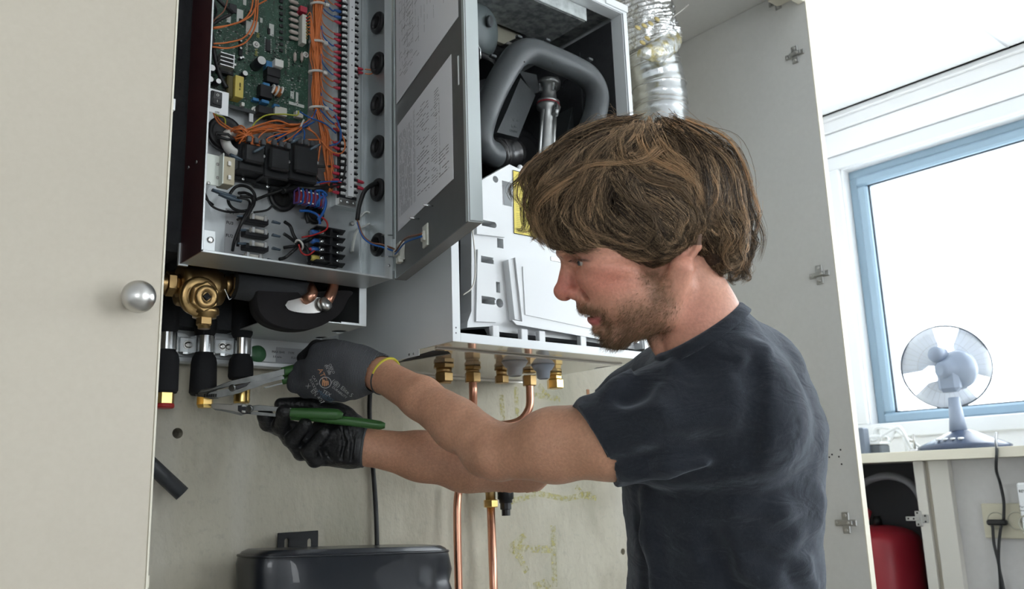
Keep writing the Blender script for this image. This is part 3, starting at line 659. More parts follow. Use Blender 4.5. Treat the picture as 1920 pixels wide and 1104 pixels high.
# ---- red choke with blue turns
p = PH(580, 372, .03); co = MB().box((p.x-.020, p.y-.004, p.z-.010), (p.x+.020, p.y+.008, p.z+.009), .0015).build('wound_core', M('red_core', (.30, .03, .04), .45), ebox, 'red core wound with blue and brown wire')
for k in range(7):
    x = p.x-.021+k*.0068; MB().tube([(x, p.y-.006, p.z-.011), (x+.001, p.y-.0075, p.z), (x, p.y-.006, p.z+.011), (x, p.y+.008, p.z+.010), (x, p.y+.008, p.z-.010), (x, p.y-.006, p.z-.011)], .0016, 6).build('turn', m_blue if k % 2 else M('violet_wire', (.10, .06, .22), .4), co)
f = MB()
for dx in (-.014, -.004, .004, .012): f.box((p.x+dx-.003, p.y-.0048, p.z+.007), (p.x+dx+.003, p.y-.004, p.z+.009)); f.box((p.x+dx-.003, p.y-.0048, p.z-.010), (p.x+dx+.003, p.y-.004, p.z-.008))
f.build('core_clip', m_white2, co)
# ---- four fuse holders
for i, (x, y) in enumerate(((484, 412), (484, 437), (484, 462), (474, 484))):
    p = PH(x, y, .018); o = MB().box((p.x-.020, p.y, p.z-.0055), (p.x+.017, EB-t, p.z+.0035), .001).build('fuse_holder', m_relay, ebox)
    MB().lathe(p+Vector((-.014, -.003, .002)), (1, 0, 0), [(0, .0036), (.006, .0036), (.0062, .0030), (.020, .0030), (.0202, .0036), (.026, .0036)], 12).build('fuse', M('ceramic_fuse', (.60, .58, .52), .4), o)
    f = MB(); f.box((p.x-.013, p.y-.0072, p.z-.0025), (p.x-.008, p.y-.002, p.z+.0065), .0005); f.box((p.x+.006, p.y-.0072, p.z-.0025), (p.x+.011, p.y-.002, p.z+.0065), .0005); f.build('fuse_clip', m_chrome, o)
    for sx in (-1, 1):
        q_ = p+Vector((sx*.021, -.003, 0)); MB().tube([q_, q_+Vector((sx*.012, 0, -.001))], [.0042, .0028], 8, flat=.55).build('clear_sleeve', MATS['blue_clear_sleeve'], o)
lb = PY(432, 430, EB-t-.0003)
MB().box((lb.x-.008, EB-t-.0005, ez0+.004), (lb.x+.020, EB-t-.0001, ez0+.092)).build('paper_label', M('grey_label', (.42, .43, .44), .6), ebox)
for i, (x, y) in enumerate(((432, 398), (431, 418), (430, 442), (424, 478))):
    p = PY(x, y, EB-t-.0008); text_obj('print', ('FU4', 'FU3', 'FU2', 'FU1')[i], .0065, p, (1, 0, 0), (0, 0, 1), m_ink, ebox)
# ---- clear tie gathering the fuse tails
p = PH(561, 459, .032); mb = MB(); ring(mb, p, (1, .2, .6), .0075, .0018, 16, 6); mb.build('cable_tie', m_tie, ebox)
# ---- mains terminal block
p0_, p1_ = PY(587, 425, EB-.03), PY(648, 500, EB-.03)
tb = MB().box((p0_.x+.006, EB-.02, p1_.z), (p1_.x-.006, EB-t, p0_.z+.002), .001).build('mains_terminal_block', m_relay, ebox, 'black mains terminal block')
for k in range(5):
    z = p1_.z+.002+k*(p0_.z-p1_.z)/4.15
    MB().prism([(p0_.x+.003, EB-.036, z), (p1_.x-.004, EB-.036, z), (p1_.x+.004, EB-.012, z), (p0_.x+.004, EB-.012, z)], (0, 0, .0016)).build('barrier', m_relay, tb)
for k in range(4):
    z = p1_.z+.010+k*(p0_.z-p1_.z)/4.15
    s = MB(); screw(s, Vector((p0_.x+.019, EB-.024, z)), nY, .0042); screw(s, Vector((p1_.x-.009, EB-.022, z)), nY, .0036); s.build('terminal_screw', m_chrome, tb)
    MB().box((p0_.x+.014, EB-.024, z-.005), (p0_.x+.024, EB-.019, z+.005), .001).build('clamp_plate', m_satin, tb)
MB().box(((p0_.x+p1_.x)/2-.001, EB-.034, p1_.z), ((p0_.x+p1_.x)/2+.003, EB-.02, p0_.z)).build('centre_rib', m_relay, tb)
for k, m in enumerate((m_yel2, m_ferb, m_ferb, m_ferb)):
    z = p1_.z+.008+k*(p0_.z-p1_.z)/4.15; MB().lathe((p0_.x+.012, EB-.025, z), (-1, 0, -.05), [(0, .0045), (.008, .005), (.013, .004)], 10).build('wire_boot', m, tb)
p = PY(588, 468, EB-.03); MB().lathe((p.x+.008, EB-.026, p.z), (-1, 0, .1), [(0, .0035), (.010, .003), (.014, .002)], 8).build('wire_boot', m_ferr, tb)
# ---- clear strap hanging by the right wall
pts = [PY(x, y, EB-.012) for x, y in ((674, 408), (684, 398), (694, 402), (696, 415), (684, 424), (672, 430), (664, 446), (660, 472))]
MB().tube(spline(pts, 5), .0058, 6, flat=.3).build('strap', M('translucent_nylon', (.66, .68, .64), .4), ebox)
s = MB(); screw(s, PY(661, 419, EB-.004), nY, .0035); s.build('screw', m_satin, ebox)
MB().box((PY(678, 100, EB-t).x-.0012, EB-.0055, ez0), (PY(678, 100, EB-t).x, EB-t, ez1)).build('back_seam', m_steelw, ebox)

# ================================================================== the opened door of the control box
hA = Vector((ex1+.004, EF-.002, 0)); dB = PZ(880, 412, ez0+.0)      # hinge line and free lower corner
dv = Vector((dB.x-hA.x, dB.y-hA.y, 0)); dw = dv.length; dv.normalize(); dn = Vector((0, 0, 1)).cross(dv)   # dn: outwards?
if dn.x > 0: dn = -dn                                           # dn points to the inner face (towards the box side, left)
hA.z = ez0
cdoor = thing('control_box_door', tuple(hA), 'opened grey steel door of the control box with two wiring diagrams inside', 'door')
def D(s_, h, o_=0.0): return hA+dv*s_+Vector((0, 0, h))+dn*o_
H = ez1-ez0
def dbox(nm, m, s0, s1, h0, h1, o0, o1, par=cdoor, c=0, label=None):
    return MB().obox(D((s0+s1)/2, (h0+h1)/2, (o0+o1)/2), dv, dn, (0, 0, 1), ((s1-s0)/2, (o1-o0)/2, (h1-h0)/2), c).build(nm, m, par, label)
m_dsheet = M('door_sheet', (.125, .13, .13), .42, .35, nscale=30, ncol=(.145, .15, .15))
m_dedge = M('door_edge_zinc', (.55, .60, .60), .4, .5)
dbox('door_sheet', m_dsheet, 0, dw, 0, H, -.0012, 0)
dbox('front_flange', m_dedge, dw-.0015, dw, -.002, H, -.018, .0012)
dbox('inner_return', m_dedge, dw-.009, dw-.0015, 0, H, .0, .0012)
dbox('hinge_flange', m_dedge, -.001, .006, 0, H, 0, .0016)
dbox('bottom_flange', M('door_bottom_zinc', (.20, .21, .21), .42, .5), 0, dw, -.0015, 0, -.018, 0)
# solve door coordinates for pixels on its inner face
def DP(px, py, o_=0.0):
    r_ = ray(px, py); P = hA+dn*o_; n_ = dn; tt = (P-CAM).dot(n_)/r_.dot(n_); q_ = CAM+r_*tt; return (q_-hA).dot(dv), q_.z-hA.z
def sheet(name, quad, label, par=cdoor):
    cs = [DP(*q_) for q_ in quad]; s0 = min(c[0] for c in cs); s1 = max(c[0] for c in cs); h0 = min(c[1] for c in cs); h1 = max(c[1] for c in cs)
    return dbox(name, m_paper, s0, s1, h0, h1, .0002, .0008, par, 0, label), s0, s1, h0, h1
def lines(par, regs, name='print', m=m_inkg, o_=.0010):
    mb = MB(); rn_ = random.Random(11)
    for (s0, s1, h0, h1, st, horiz, dens, th) in regs:
        x = s0 if not horiz else h0; e = s1 if not horiz else h1
        while x < e:
            a = h0 if not horiz else s0; b = h1 if not horiz else s1
            while a < b:
                ln = rn_.uniform(.003, .02); c_ = min(a+ln, b)
                if rn_.random() < dens:
                    if horiz: mb.quad(D(a, x, o_), D(c_, x, o_), D(c_, x+th, o_), D(a, x+th, o_))
                    else: mb.quad(D(x, a, o_), D(x+th, a, o_), D(x+th, c_, o_), D(x, c_, o_))
                a = c_+rn_.uniform(.001, .004)
            x += st
    return mb.build(name, m, par, kind='stuff')
sh, s0, s1, h0, h1 = sheet('wiring_diagram', ((746, 236), (846, 113), (851, 335), (747, 425)), 'lower wiring diagram sheet with dense tables')
lines(sh, [(s0+.010, s0+.075, h0+.02, h1-.02, .0042, False, .85, .0010), (s0+.084, s0+.094, h0+.02, h1-.01, .005, False, 1, .001), (s0+.10, s0+.155, h0+.02, h1-.015, .0048, True, .6, .0011), (s0+.165, s1-.06, h0+.02, h0+.13, .0042, True, .8, .0008), (s1-.055, s1-.015, h0+.02, h1-.12, .0046, True, .75, .0011), (s1-.07, s1-.05, h1-.06, h1-.02, .004, True, .5, .001), (s0+.20, s0+.205, h0+.02, h0+.14, .006, False, 1, .0008)])
sh, s0, s1, h0, h1 = sheet('wiring_diagram', ((744, 187), (858, 34), (858, -60), (744, -60)), 'upper wiring diagram sheet with circuit lines')
lines(sh, [(s0+.02, s1-.02, h0+.05, h1-.02, .014, False, .55, .0008), (s0+.02, s0+.12, h0+.03, h1-.02, .009, True, .35, .0009), (s0+.14, s1-.03, h0+.12, h1-.02, .008, True, .30, .0009), (s0+.04, s0+.09, h0+.03, h1-.02, .004, True, .35, .0008)])
# pins, magnet catch slot, strain relief bosses
for (x, y) in ((862, 105), (862, 140)): pass
s_, h_ = DP(860, 132); dbox('latch_slot', M('pale_slot', (.72, .75, .75), .5), s_-.0015, s_+.0015, h_-.02, h_+.02, 0, .001)
for (x, y) in ((812, 386), (786, 410)):
    s_, h_ = DP(x, y); MB().tube([D(s_, h_, 0), D(s_, h_, .014)], .0012, 8).build('weld_pin', m_chrome, cdoor)
for (x, y) in ((728, 441), (728, 481)):
    p = PY(x, y, EF); MB().tube([p+Vector((-.010, .004, 0)), p+Vector((.006, -.004, 0))], .0010, 8).build('hinge_pin', m_chrome, cdoor)
dbox('hinge_leaf', m_steel, .000, .005, .012, .062, .0016, .004)
def clipb(x, y, w_, h_, d_, nm):
    s_, hh = DP(x, y); o = dbox(nm, M('ivory_clip', (.60, .60, .54), .5), s_-w_/2, s_+w_/2, hh-h_/2, hh+h_/2, 0, d_, c=.001); return s_, hh, o
sA, hA1, oA = clipb(756, 472, .020, .028, .008, 'cable_clip'); dbox('clip_arm', MATS['ivory_clip'], sA-.014, sA-.002, hA1-.005, hA1+.005, .002, .012, oA, .001); dbox('clip_arm', MATS['ivory_clip'], sA-.006, sA+.008, hA1-.018, hA1-.008, .002, .010, oA, .001)
sB, hB, oB = clipb(800, 442, .022, .032, .003, 'cable_socket'); dbox('socket_face', MATS['ivory_clip'], sB-.006, sB+.006, hB-.008, hB+.006, .003, .007, oB, .001)
wa = PH(670, 412, .06)
for dz, m in ((0, m_brown), (-.004, m_blue)):
    wire([wa+Vector((0, 0, dz)), PH(680, 440+dz*-900, .066), PH(697, 455-dz*600, .07), PH(715, 458, .075)+Vector((0, 0, dz)), PY(738, 466, EF-.01)+Vector((0, 0, dz)), D(sA, hA1+dz, .012), D((sA+sB)/2, hA1+.004+dz*1.5, .014), D(sB-.004, hB+.002+dz, .010), D(sB, hB+.004+dz, .005)], .0014, m, cdoor)

# ================================================================== hydronic unit behind the control box
hyd = thing('heat_pump_unit', ((ex0+ex1)/2, 1.30, ez0-.05), 'dark heat pump hydronic unit behind the control box, black foam and steel frame', 'heat pump')
HB0, HB1 = EB+.004, 1.405
fz = PY(685, 610, EB+.006).z                       # bottom of its frame
hx1 = PY(685, 560, EB+.006).x
hx0 = ex0-.055
MB().box((hx0, 1.35, fz), (hx1, HB1, ez1-.02)).build('back_casing', m_foam, hyd)
MB().box((hx0-.002, HB0, ez0+.02), (ex0+.02, 1.35, ez1-.02), .01).build('left_insulation', m_foam, hyd, 'charcoal foam block on the left')
MB().box((ex0+.021, HB0+.01, ez0+.02), (hx1-.01, 1.35, ez1-.03), .01).build('core_insulation', m_foam, hyd)
sd = MB(); sd.box((hx1-.0015, HB0, fz), (hx1, HB1, ez1-.02)); sd.build('right_side_panel', m_steelgrey, hyd)
sd = MB(); sd.box((hx1-.013, HB0-.0015, fz), (hx1, HB0, ez1-.04)); sd.build('front_flange', m_steelw, hyd)
# bottom plate with round knock-outs
a_ = PY(545, 595, HB0)
bp = MB().box((hx1-.155, HB0, fz-.0015), (hx1, HB1, fz)).build('bottom_plate', m_steelw, hyd)
bp = boolean(bp, [cutter(Vector((PZ(x, y, fz).x, PZ(x, y, fz).y, fz+.01)), (0, 0, -1), r, .05) for x, y, r in ((636, 620, .0135), (605, 632, .0135))])
MB().box((hx1-.045, HB0-.001, fz-.002), (hx1, HB0+.0005, fz+.0015)).build('bottom_lip', m_steelw, hyd)
# sloping drip tray (black, rounded)
tr_ = PY(580, 590, 1.27)
mb = MB()
prof = [PY(x, y, 1.203) for x, y in ((482, 560), (488, 585), (510, 606), (552, 617), (596, 613), (635, 590), (652, 562), (656, 545), (560, 548), (484, 545))]
mb.prism(spline(prof, 5), (0, .03, 0), True); mb.build('drip_shell', m_dark, hyd, 'black moulded shell')
# heat exchanger plate end, elbow tubes
p = PY(570, 570, 1.255); mb = MB(); mb.prism(spline([PY(x, y, 1.198) for x, y in ((535, 572), (545, 582), (575, 587), (600, 585), (613, 574), (616, 562), (580, 556), (540, 564))], 4), (0, .006, 0), True); mb.build('exchanger_end', m_satin, hyd)
MB().tube(spline([PY(572, 562, 1.20), PY(582, 556, 1.19), PY(586, 548, 1.195), PY(580, 535, 1.22)], 6), .008, 12).build('elbow_pipe', m_copper, hyd)
MB().tube(spline([PY(608, 572, 1.20), PY(616, 560, 1.195), PY(623, 545, 1.20), PY(626, 530, 1.21)], 6), .0085, 12).build('elbow_pipe', m_copper, hyd)
MB().lathe(PY(606, 572, 1.197), (.2, -1, .3), [(0, .011), (.008, .011), (.010, .009), (.012, .004)], 18).build('union_nut', m_satin, hyd)
# horizontal insulated pipe to the valve
MB().tube([PY(440, 535, 1.232), PY(500, 544, 1.228), PY(560, 551, 1.222), PY(580, 553, 1.22)], .0205, 20).build('insulated_pipe', M('pipe_lagging', (.045, .048, .052), .85, bump=.15, bscale=150), hyd)

# ---- brass three-way valve
val = thing('brass_valve', tuple(PY(380, 555, 1.24)), 'dull brass three-way valve body under the control box', 'valve')
VY = 1.245
c_ = PY(372, 540, VY)
mb = MB(); mb.lathe(c_+Vector((-.030, 0, .002)), (1, 0, 0), [(0, .026), (.002, .031), (.010, .032), (.012, .030), (.030, .034), (.050, .032), (.053, .028), (.064, .024)], 28)
mb.sphere(c_+Vector((0, 0, 0)), .035, 24, 14, (1.0, .95, .98)); mb.build('valve_body', m_brass, val)
mb = MB(); c2 = PY(375, 556, VY-.032); ax = Vector((.12, -1, -.18)).normalized()
mb.lathe(c2-ax*.012, ax, [(0, .027), (.008, .0285), (.012, .0285), (.014, .026), (.015, .020), (.015, .0185), (.020, .018), (.022, .016)], 30); bon = mb.build('bonnet', m_brass, val)
mb = MB(); mb.lathe(c2+ax*.010, ax, [(0, .0215), (.006, .0215), (.007, .020)], 6, smooth=False); mb.lathe(c2+ax*.016, ax, [(0, .0165), (.005, .0165), (.0058, .0125), (.0058, .007), (.003, .0065)], 24); nt_ = mb.build('plug', m_brass, bon)
u_ = ax.orthogonal().normalized(); MB().obox(c2+ax*.0195, u_, ax.cross(u_), ax, (.0042, .0042, .003)).build('square_socket', m_dark, bon)
mb = MB(); b0 = PY(384, 578, VY-.02); mb.lathe(b0, (0, 0, -1), [(0, .019), (.004, .020), (.009, .020), (.010, .0165), (.014, .0165), (.0145, .009), (.030, .0085)], 24); mb.build('lower_port', m_brass, val)
mb = MB(); b1 = PY(383, 594, VY-.02); mb.obox(b1+Vector((0, 0, -.004)), (1, 0, 0), (0, 1, 0), (0, 0, 1), (.009, .009, .009), .002); mb.build('square_stop', m_brass, val)
mb = MB(); rn0 = PY(424, 533, VY); mb.lathe(rn0, (1, 0, 0), [(-.006, .012), (0, .0125), (.004, .0135), (.005, .0125)], 20); mb.lathe(rn0+Vector((.006, 0, 0)), (1, 0, 0), [(0, .016), (.0015, .0175), (.014, .0175), (.0155, .016)], 6, smooth=False); mb.build('union_nut', m_brass, val)
mb = MB(); ln0 = PY(327, 533, VY); mb.lathe(ln0, (-1, 0, 0), [(-.004, .013), (.002, .0145), (.002, .0185), (.012, .0185)], 6, smooth=False); mb.lathe(ln0+Vector((-.012, 0, 0)), (-1, 0, 0), [(0, .013), (.002, .0138), (.004, .013), (.006, .0138), (.012, .013)], 20); mb.build('union_nut', m_brass, val)
mb = MB(); q0 = PY(421, 515, VY-.02); mb.tube([q0, q0+Vector((-.002, -.004, -.02)), q0+Vector((.006, -.006, -.038)), q0+Vector((.016, -.004, -.03))], .0009, 6); mb.build('spring_clip', m_chrome, val)

# ---- wall rail with clamps and lagged pipes
rail = thing('pipe_rail', tuple(PY(420, 650, 1.38)), 'zinc pipe rail fixed to the wall below the brass valve', 'rail')
RY = 1.372
z1_, z0_ = PY(400, 630, RY).z, PY(400, 665, RY).z
x0_, x1_ = PY(294, 640, RY).x, PY(462, 640, RY).x
MB().box((x0_-.03, RY, z0_+.002), (x1_+.01, RY+.003, z1_)).build('clamp_rail', m_steelw, rail)
z2_, z3_ = PY(500, 610, 1.40).z, PY(500, 692, 1.40).z
xr = PY(650, 650, 1.40).x
bpp = MB(); bpp.box((x1_-.005, 1.398, z3_+.010), (xr, 1.402, z2_+.02)); bpp.box((x0_-.03, 1.380, z3_), (xr, 1.402, z3_+.010), .002); bpp.box((x0_-.03, 1.385, z3_+.010), (x1_+.01, 1.402, z3_+.055)); bpp.box((x0_-.03, 1.376, z3_+.026), (x1_, 1.386, z3_+.044), .003)
bpp.build('back_rail', m_steelw, rail)
mb = MB()
for (x, y) in ((552, 618), (600, 640)): mb.sphere(PY(x, y, 1.399), .016, 16, 8, (1.6, .25, .6))
mb.build('pressed_dimple', m_steelw, rail)
lb = PY(548, 668, 1.397); MB().box((lb.x-.030, 1.3970, lb.z-.016), (lb.x+.045, 1.3975, lb.z+.014)).build('rating_label', M('silver_label', (.45, .47, .50), .5), rail)
for (tx, x, y, sz) in (('MAX BAR', 522, 660, .0055), ('1.5 m/w', 520, 669, .005), ('TYPE', 546, 662, .0055), ('FLAT', 552, 671, .0055)):
    p = PY(x, y, 1.3968); text_obj('print', tx, sz, p, (1, 0, 0), (0, 0, 1), m_inkg, rail)
gc = PY(482, 664, 1.385); MB().lathe(gc+Vector((0, .012, 0)), nY, [(0, .0145), (.010, .0150), (.016, .0145), (.018, .012), (.019, .004)], 26).build('protective_cap', m_greenc, rail, 'green round protective cap')
s = MB(); screw(s, PY(501, 621, 1.40), nY, .005); s.build('screw', m_satin, rail)
for (x, y) in ((353, 647), (418, 650)):
    p = PY(x, y, RY-.002); o = MB().box((p.x-.014, RY-.004, p.z-.012), (p.x+.010, RY-.001, p.z+.012), .001).build('clamp_plate', m_steelw, rail)
    s = MB(); s.lathe(Vector((p.x-.002, RY-.004, p.z)), nY, [(0, .0068), (.0012, .0068)], 18); screw(s, Vector((p.x-.002, RY-.005, p.z)), nY, .005); s.build('screw', m_satin, o)
PYP = 1.345
m_lag = M('black_pipe_lagging', (.012, .013, .015), .85, bump=.08, bscale=200)
def clamp(x, y):
    p = PY(x, y, PYP); vs = MB(); pts = []
    r_ = .0142
    for k in range(15):
        a = PI+PI*k/14; pts.append((p.x+math.cos(a)*r_, PYP+math.sin(a)*r_))
    pts = [(p.x-r_-.011, RY-.0032), (p.x-r_-.003, RY-.0032)]+pts+[(p.x+r_+.003, RY-.0032), (p.x+r_+.011, RY-.0032)]
    for (a, b) in zip(pts, pts[1:]):
        vs.quad((a[0], a[1], p.z-.013), (b[0], b[1], p.z-.013), (b[0], b[1], p.z+.013), (a[0], a[1], p.z+.013))
    o = vs.build('pipe_clamp', m_chrome, rail); md = o.modifiers.new('s', 'SOLIDIFY'); md.thickness = .0014; md.offset = 0; return p
def lagged(x, ytop, yc, ybot, label, tilt=0):
    pc = clamp(x, yc); zt = PY(x, ytop, PYP).z; zb = PY(x, ybot, PYP).z; zc1 = pc.z+.014; zc0 = pc.z-.014
    th = thing('lagged_pipe', (pc.x, PYP, zb), label, 'pipe', 'lagged pipes under the heat pump unit')
    MB().lathe((pc.x, PYP, zt), (0, 0, -1), [(0, .017), (zt-zc1-.014, .017), (zt-zc1-.006, .0165), (zt-zc1, .0135), (zt-zc0, .0135), (zt-zc0+.006, .0175), (zt-zc0+.014, .0192), (zt-zb-.004, .0195+tilt), (zt-zb, .0175)], 24).build('lagging', m_lag, th)
    return th, Vector((pc.x, PYP, zb))
th, b = lagged(313, 520, 640, 737, 'black lagged pipe nearest the cupboard door, brass and red end below')
MB().lathe(b, (0, 0, -1), [(0, .0150), (.016, .0150)], 6, smooth=False).build('brass_nut', m_brassb, th); MB().lathe(b+Vector((0, 0, -.016)), (0, 0, -1), [(0, .015), (.005, .0155), (.007, .0135)], 20).build('red_cap', M('red_plastic_cap', (.42, .03, .03), .4), th)
th, b = lagged(384, 600, 646, 741, 'black lagged middle pipe ending in the brass nut held by the pliers', .001)
MB().lathe(b+Vector((.004, 0, 0)), (0, 0, -1), [(0, .010), (.004, .010)], 16).build('pipe_end', m_copper, th)
n0 = PY(390, 755, PYP); MB().lathe(Vector((b.x+.004, PYP, n0.z+.010)), (0, 0, -1), [(0, .0115), (.0015, .0128), (.013, .0128), (.0155, .0115), (.018, .0105)], 6, smooth=False).build('brass_nut', m_brassb, th, 'bright yellow brass nut')
th, b = lagged(453, 555, 650, 711, 'black lagged pipe beside the green cap, threaded brass tail below')
prof = [(0, .0125)]
for k in range(9): prof += [(.012+k*.003, .0118), (.0135+k*.003, .0132)]
MB().lathe(b+Vector((.003, 0, .002)), (0, 0, -1), prof+[(.0405, .011)], 20).build('threaded_tail', m_brassb, th)

# ================================================================== gas boiler
BF, BB = 1.05, 1.405
gx0 = PY(849, 639, BF).x; gx1 = PY(1192, 300, BF).x; gz0 = PY(849, 639, BF).z; gz1 = PY(1172, 19, BF).z+.006
boil = thing('gas_boiler', ((gx0+gx1)/2, BB, gz0), 'white wall-hung gas boiler with its front cover removed', 'boiler')
w_ = .0012
MB().box((gx0, BF, gz0), (gx0+w_, BB, gz1)).build('left_side_panel', m_wpaint, boil)
MB().box((gx1-w_, BF, gz0), (gx1, BB, gz1)).build('right_side_panel', m_wpaint, boil)
MB().box((gx0+w_, BB-w_, gz0), (gx1-w_, BB, gz1)).build('back_panel', m_steelgrey, boil)
MB().box((gx0+w_, BF, gz1-w_), (gx1-w_, BB-w_, gz1)).build('top_panel', m_wpaint, boil)
f = MB(); f.box((gx0-.0006, BF-.001, gz0-.0004), (gx0+.014, BF+.001, gz1+.001), .0004); f.box((gx1-.010, BF-.001, gz0), (gx1+.0006, BF+.001, gz1+.001), .0004); f.box((gx0+.014, BF-.001, gz1-.016), (gx1-.010, BF+.001, gz1+.001), .0004); f.box((gx0+.014, BF-.001, gz0-.0004), (gx1-.010, BF+.001, gz0+.0135), .0004)
f.box((gx1-.0125, BF+.001, gz0+.02), (gx1-.0112, BF+.030, gz1-.016)); f.box((gx0+.013, BF+.001, gz1-.017), (gx1-.0112, BF+.028, gz1-.0155))
f.box((gx1-.060, BF-.004, gz1-.012), (gx1+.002, BF+.004, gz1+.003), .0006)
f.build('front_frame', m_wpaint, boil)
s = MB()
for (x, y) in ((855, 614), (855, 624)): s.lathe(PY(x, y, BF-.001), nY, [(0, .0014), (.0003, .0013)], 8)
s.build('rivet', m_inkg, boil)
m_under = M('glossy_underside', (.60, .57, .50), .16, .1, coat=.8)
bot = MB().box((gx0+w_, BF, gz0-.0008), (gx1-w_, BB-w_, gz0+.0008)).build('bottom_plate', m_under, boil, 'glossy cream bottom plate')
sl = [PZ(840, 657, gz0), PZ(846, 663, gz0), PZ(790, 672, gz0), PZ(742, 680, gz0), PZ(770, 668, gz0), PZ(812, 656, gz0)]
cut = MB().prism([p+Vector((0, 0, .01)) for p in sl], (0, 0, -.03)).build('_c', m_dark)
sl2 = [PZ(x, y, gz0) for x, y in ((1145, 685), (1150, 690), (1110, 698), (1100, 698), (1118, 688))]
cut2 = MB().prism([p+Vector((0, 0, .01)) for p in sl2], (0, 0, -.03)).build('_c', m_dark)
boolean(bot, [cut, cut2]); bot['label'] = 'glossy cream bottom plate'
# pressed rim under the plate and the hanging edge strip with rivets
MB().box((gx0+.010, BF+.055, gz0-.004), (gx1-.010, BF+.062, gz0-.0008), .001).build('bottom_rib', m_under, boil)
MB().box((gx0+w_, BB-.010, gz0-.006), (gx1-w_, BB-w_, gz0-.0008), .001).build('bottom_rib', m_under, boil)
ra = PX(744, 672, gx0); MB().box((gx0-.0002, BF+.09, gz0-.010), (gx0+.001, BB-.002, gz0)).build('edge_strip', m_wpaint, boil)
s = MB()
for yy in (BF+.105, BF+.118): s.lathe((gx0-.0002, yy, gz0-.005), (-1, 0, 0), [(0, .0022), (.0006, .002)], 10)
s.build('rivet', m_inkg, boil)
# dark insulated lining
MB().box((gx0+w_, BB-.03, gz0+.03), (gx1-w_, BB-w_-.0005, gz1-w_)).build('rear_lining', m_foam, boil)
MB().box((gx1-.012, BF+.030, gz0+.03), (gx1-w_-.0003, BB-.03, gz1-.02)).build('side_lining', m_foam, boil)
MB().box((gx0+w_+.0003, BF+.003, gz0+.03), (gx0+.012, BB-.03, gz1-.02)).build('side_lining', m_foam, boil)
m_speck = M('speckled_galvanised', (.16, .175, .18), .5, .4, nscale=70, ncol=(.34, .36, .36), nfac=.25, detail=3)
MB().box((gx0+.012, BF+.02, gz1-.010), (gx1-.012, BB-.03, gz1-.002)).build('roof_lining', m_speck, boil)
# flue bracket under the roof
fl = MB(); zt = gz1-.012
fl.box((gx0+.10, BF+.03, zt-.034), (gx1-.085, BF+.14, zt), .002); flo = fl.build('flue_bracket', m_speck, boil, 'speckled galvanised bracket under the roof')
MB().box((gx0+.10, BF+.026, zt-.034), (gx1-.085, BF+.0295, zt-.006), .001).build('bracket_face', M('worn_zinc', (.52, .56, .55), .5, .4, nscale=60, ncol=(.34, .36, .36), nfac=.3), flo)
# U-shaped air intake hose
def U_(x, y, Y_=1.15): return PY(x, y, Y_)
mb = MB(); path = spline([U_(936, 291, 1.150), U_(922, 288, 1.142), U_(907, 276, 1.130), U_(900, 255, 1.12), U_(908, 218, 1.12), U_(927, 172, 1.11), U_(950, 130, 1.10), U_(970, 104, 1.09), U_(996, 96, 1.085), U_(1035, 110, 1.083), U_(1076, 128, 1.083), U_(1104, 146, 1.083), U_(1119, 176, 1.085), U_(1116, 212, 1.09), U_(1104, 250, 1.10), U_(1094, 290, 1.13)], 8)
mb.tube(path, [.0232]*len(path), 28); hose = mb.build('air_hose', m_gplas, boil, 'thick dark grey U-shaped air hose')
s = MB()
for (x, y) in ((983, 116), (1036, 119), (887, 256)): 
    s.lathe(PY(x, y, 1.0645), nY, [(0, .0016), (.0008, .0014)], 8)
s.build('vent_hole', m_dark, hose)
for (x, y) in ((973, 70), (1026, 76), (1106, 112), (1120, 145), (924, 106)):
    p = U_(x, y, 1.09); MB().box((p.x-.006, p.y-.004, p.z-.002), (p.x+.006, p.y+.004, p.z+.003), .001).build('seam_clip', m_gplas, hose)
# ribbed cuff and motor can
c0 = U_(928, 289, 1.148); dr = (U_(992, 285, 1.19)-c0).normalized()
mb = MB(); mb.lathe(c0, dr, [(-.004, .024), (0, .0285), (.004, .029), (.006, .027), (.008, .030), (.012, .030), (.014, .027), (.016, .027), (.055, .0255), (.056, .0275), (.060, .0275), (.062, .025), (.075, .025)], 30); mb.build('hose_cuff', M('glossy_black', (.02, .02, .021), .22), boil)
mb = MB(); mb.lathe(U_(978, 285, 1.27), nY, [(-.06, .052), (.0, .052), (.008, .050), (.012, .040), (.010, .034), (.014, .028)], 32); mb.build('fan_motor', m_black, boil)
# fan volute upper left
mb = MB(); fc = U_(882, 62, 1.19)
mb.lathe(fc, (.35, -1, -.25), [(-.07, .055), (-.02, .058), (.02, .055), (.032, .046), (.038, .030), (.040, .001)], 32); fo = mb.build('fan_housing', m_fan, boil, 'grey green fan housing')
MB().lathe(U_(917, 40, 1.145), (.5, -1, -.2), [(0, .011), (.004, .0105), (.005, .009), (.001, .008)], 18).build('housing_boss', m_gplas, fo)
MB().tube([U_(893, 85, 1.12), U_(898, 95, 1.12), U_(898, 112, 1.12)], .006, 8, flat=.3).build('foil_tag', m_chrome, fo)
MB().prism([U_(x, y, 1.2) for x, y in ((935, 20), (955, 28), (962, 42), (958, 55), (978, 66), (945, 82), (925, 75))], (0, .01, 0)).build('fan_bracket', M('tan_bracket', (.24, .23, .18), .5, .3), fo)
MB().box((U_(945, 70, 1.21).x-.02, 1.21, U_(945, 70, 1.21).z-.012), (U_(945, 70, 1.21).x+.035, 1.23, U_(945, 70, 1.21).z-.004), .001).build('bracket_bar', m_satin, fo)
mb = MB(); mb.lathe(U_(880, 130, 1.2), (0, 0, 1), [(0, .05), (.012, .05), (.016, .045)], 26); mb.build('flange_disc', m_black, boil)
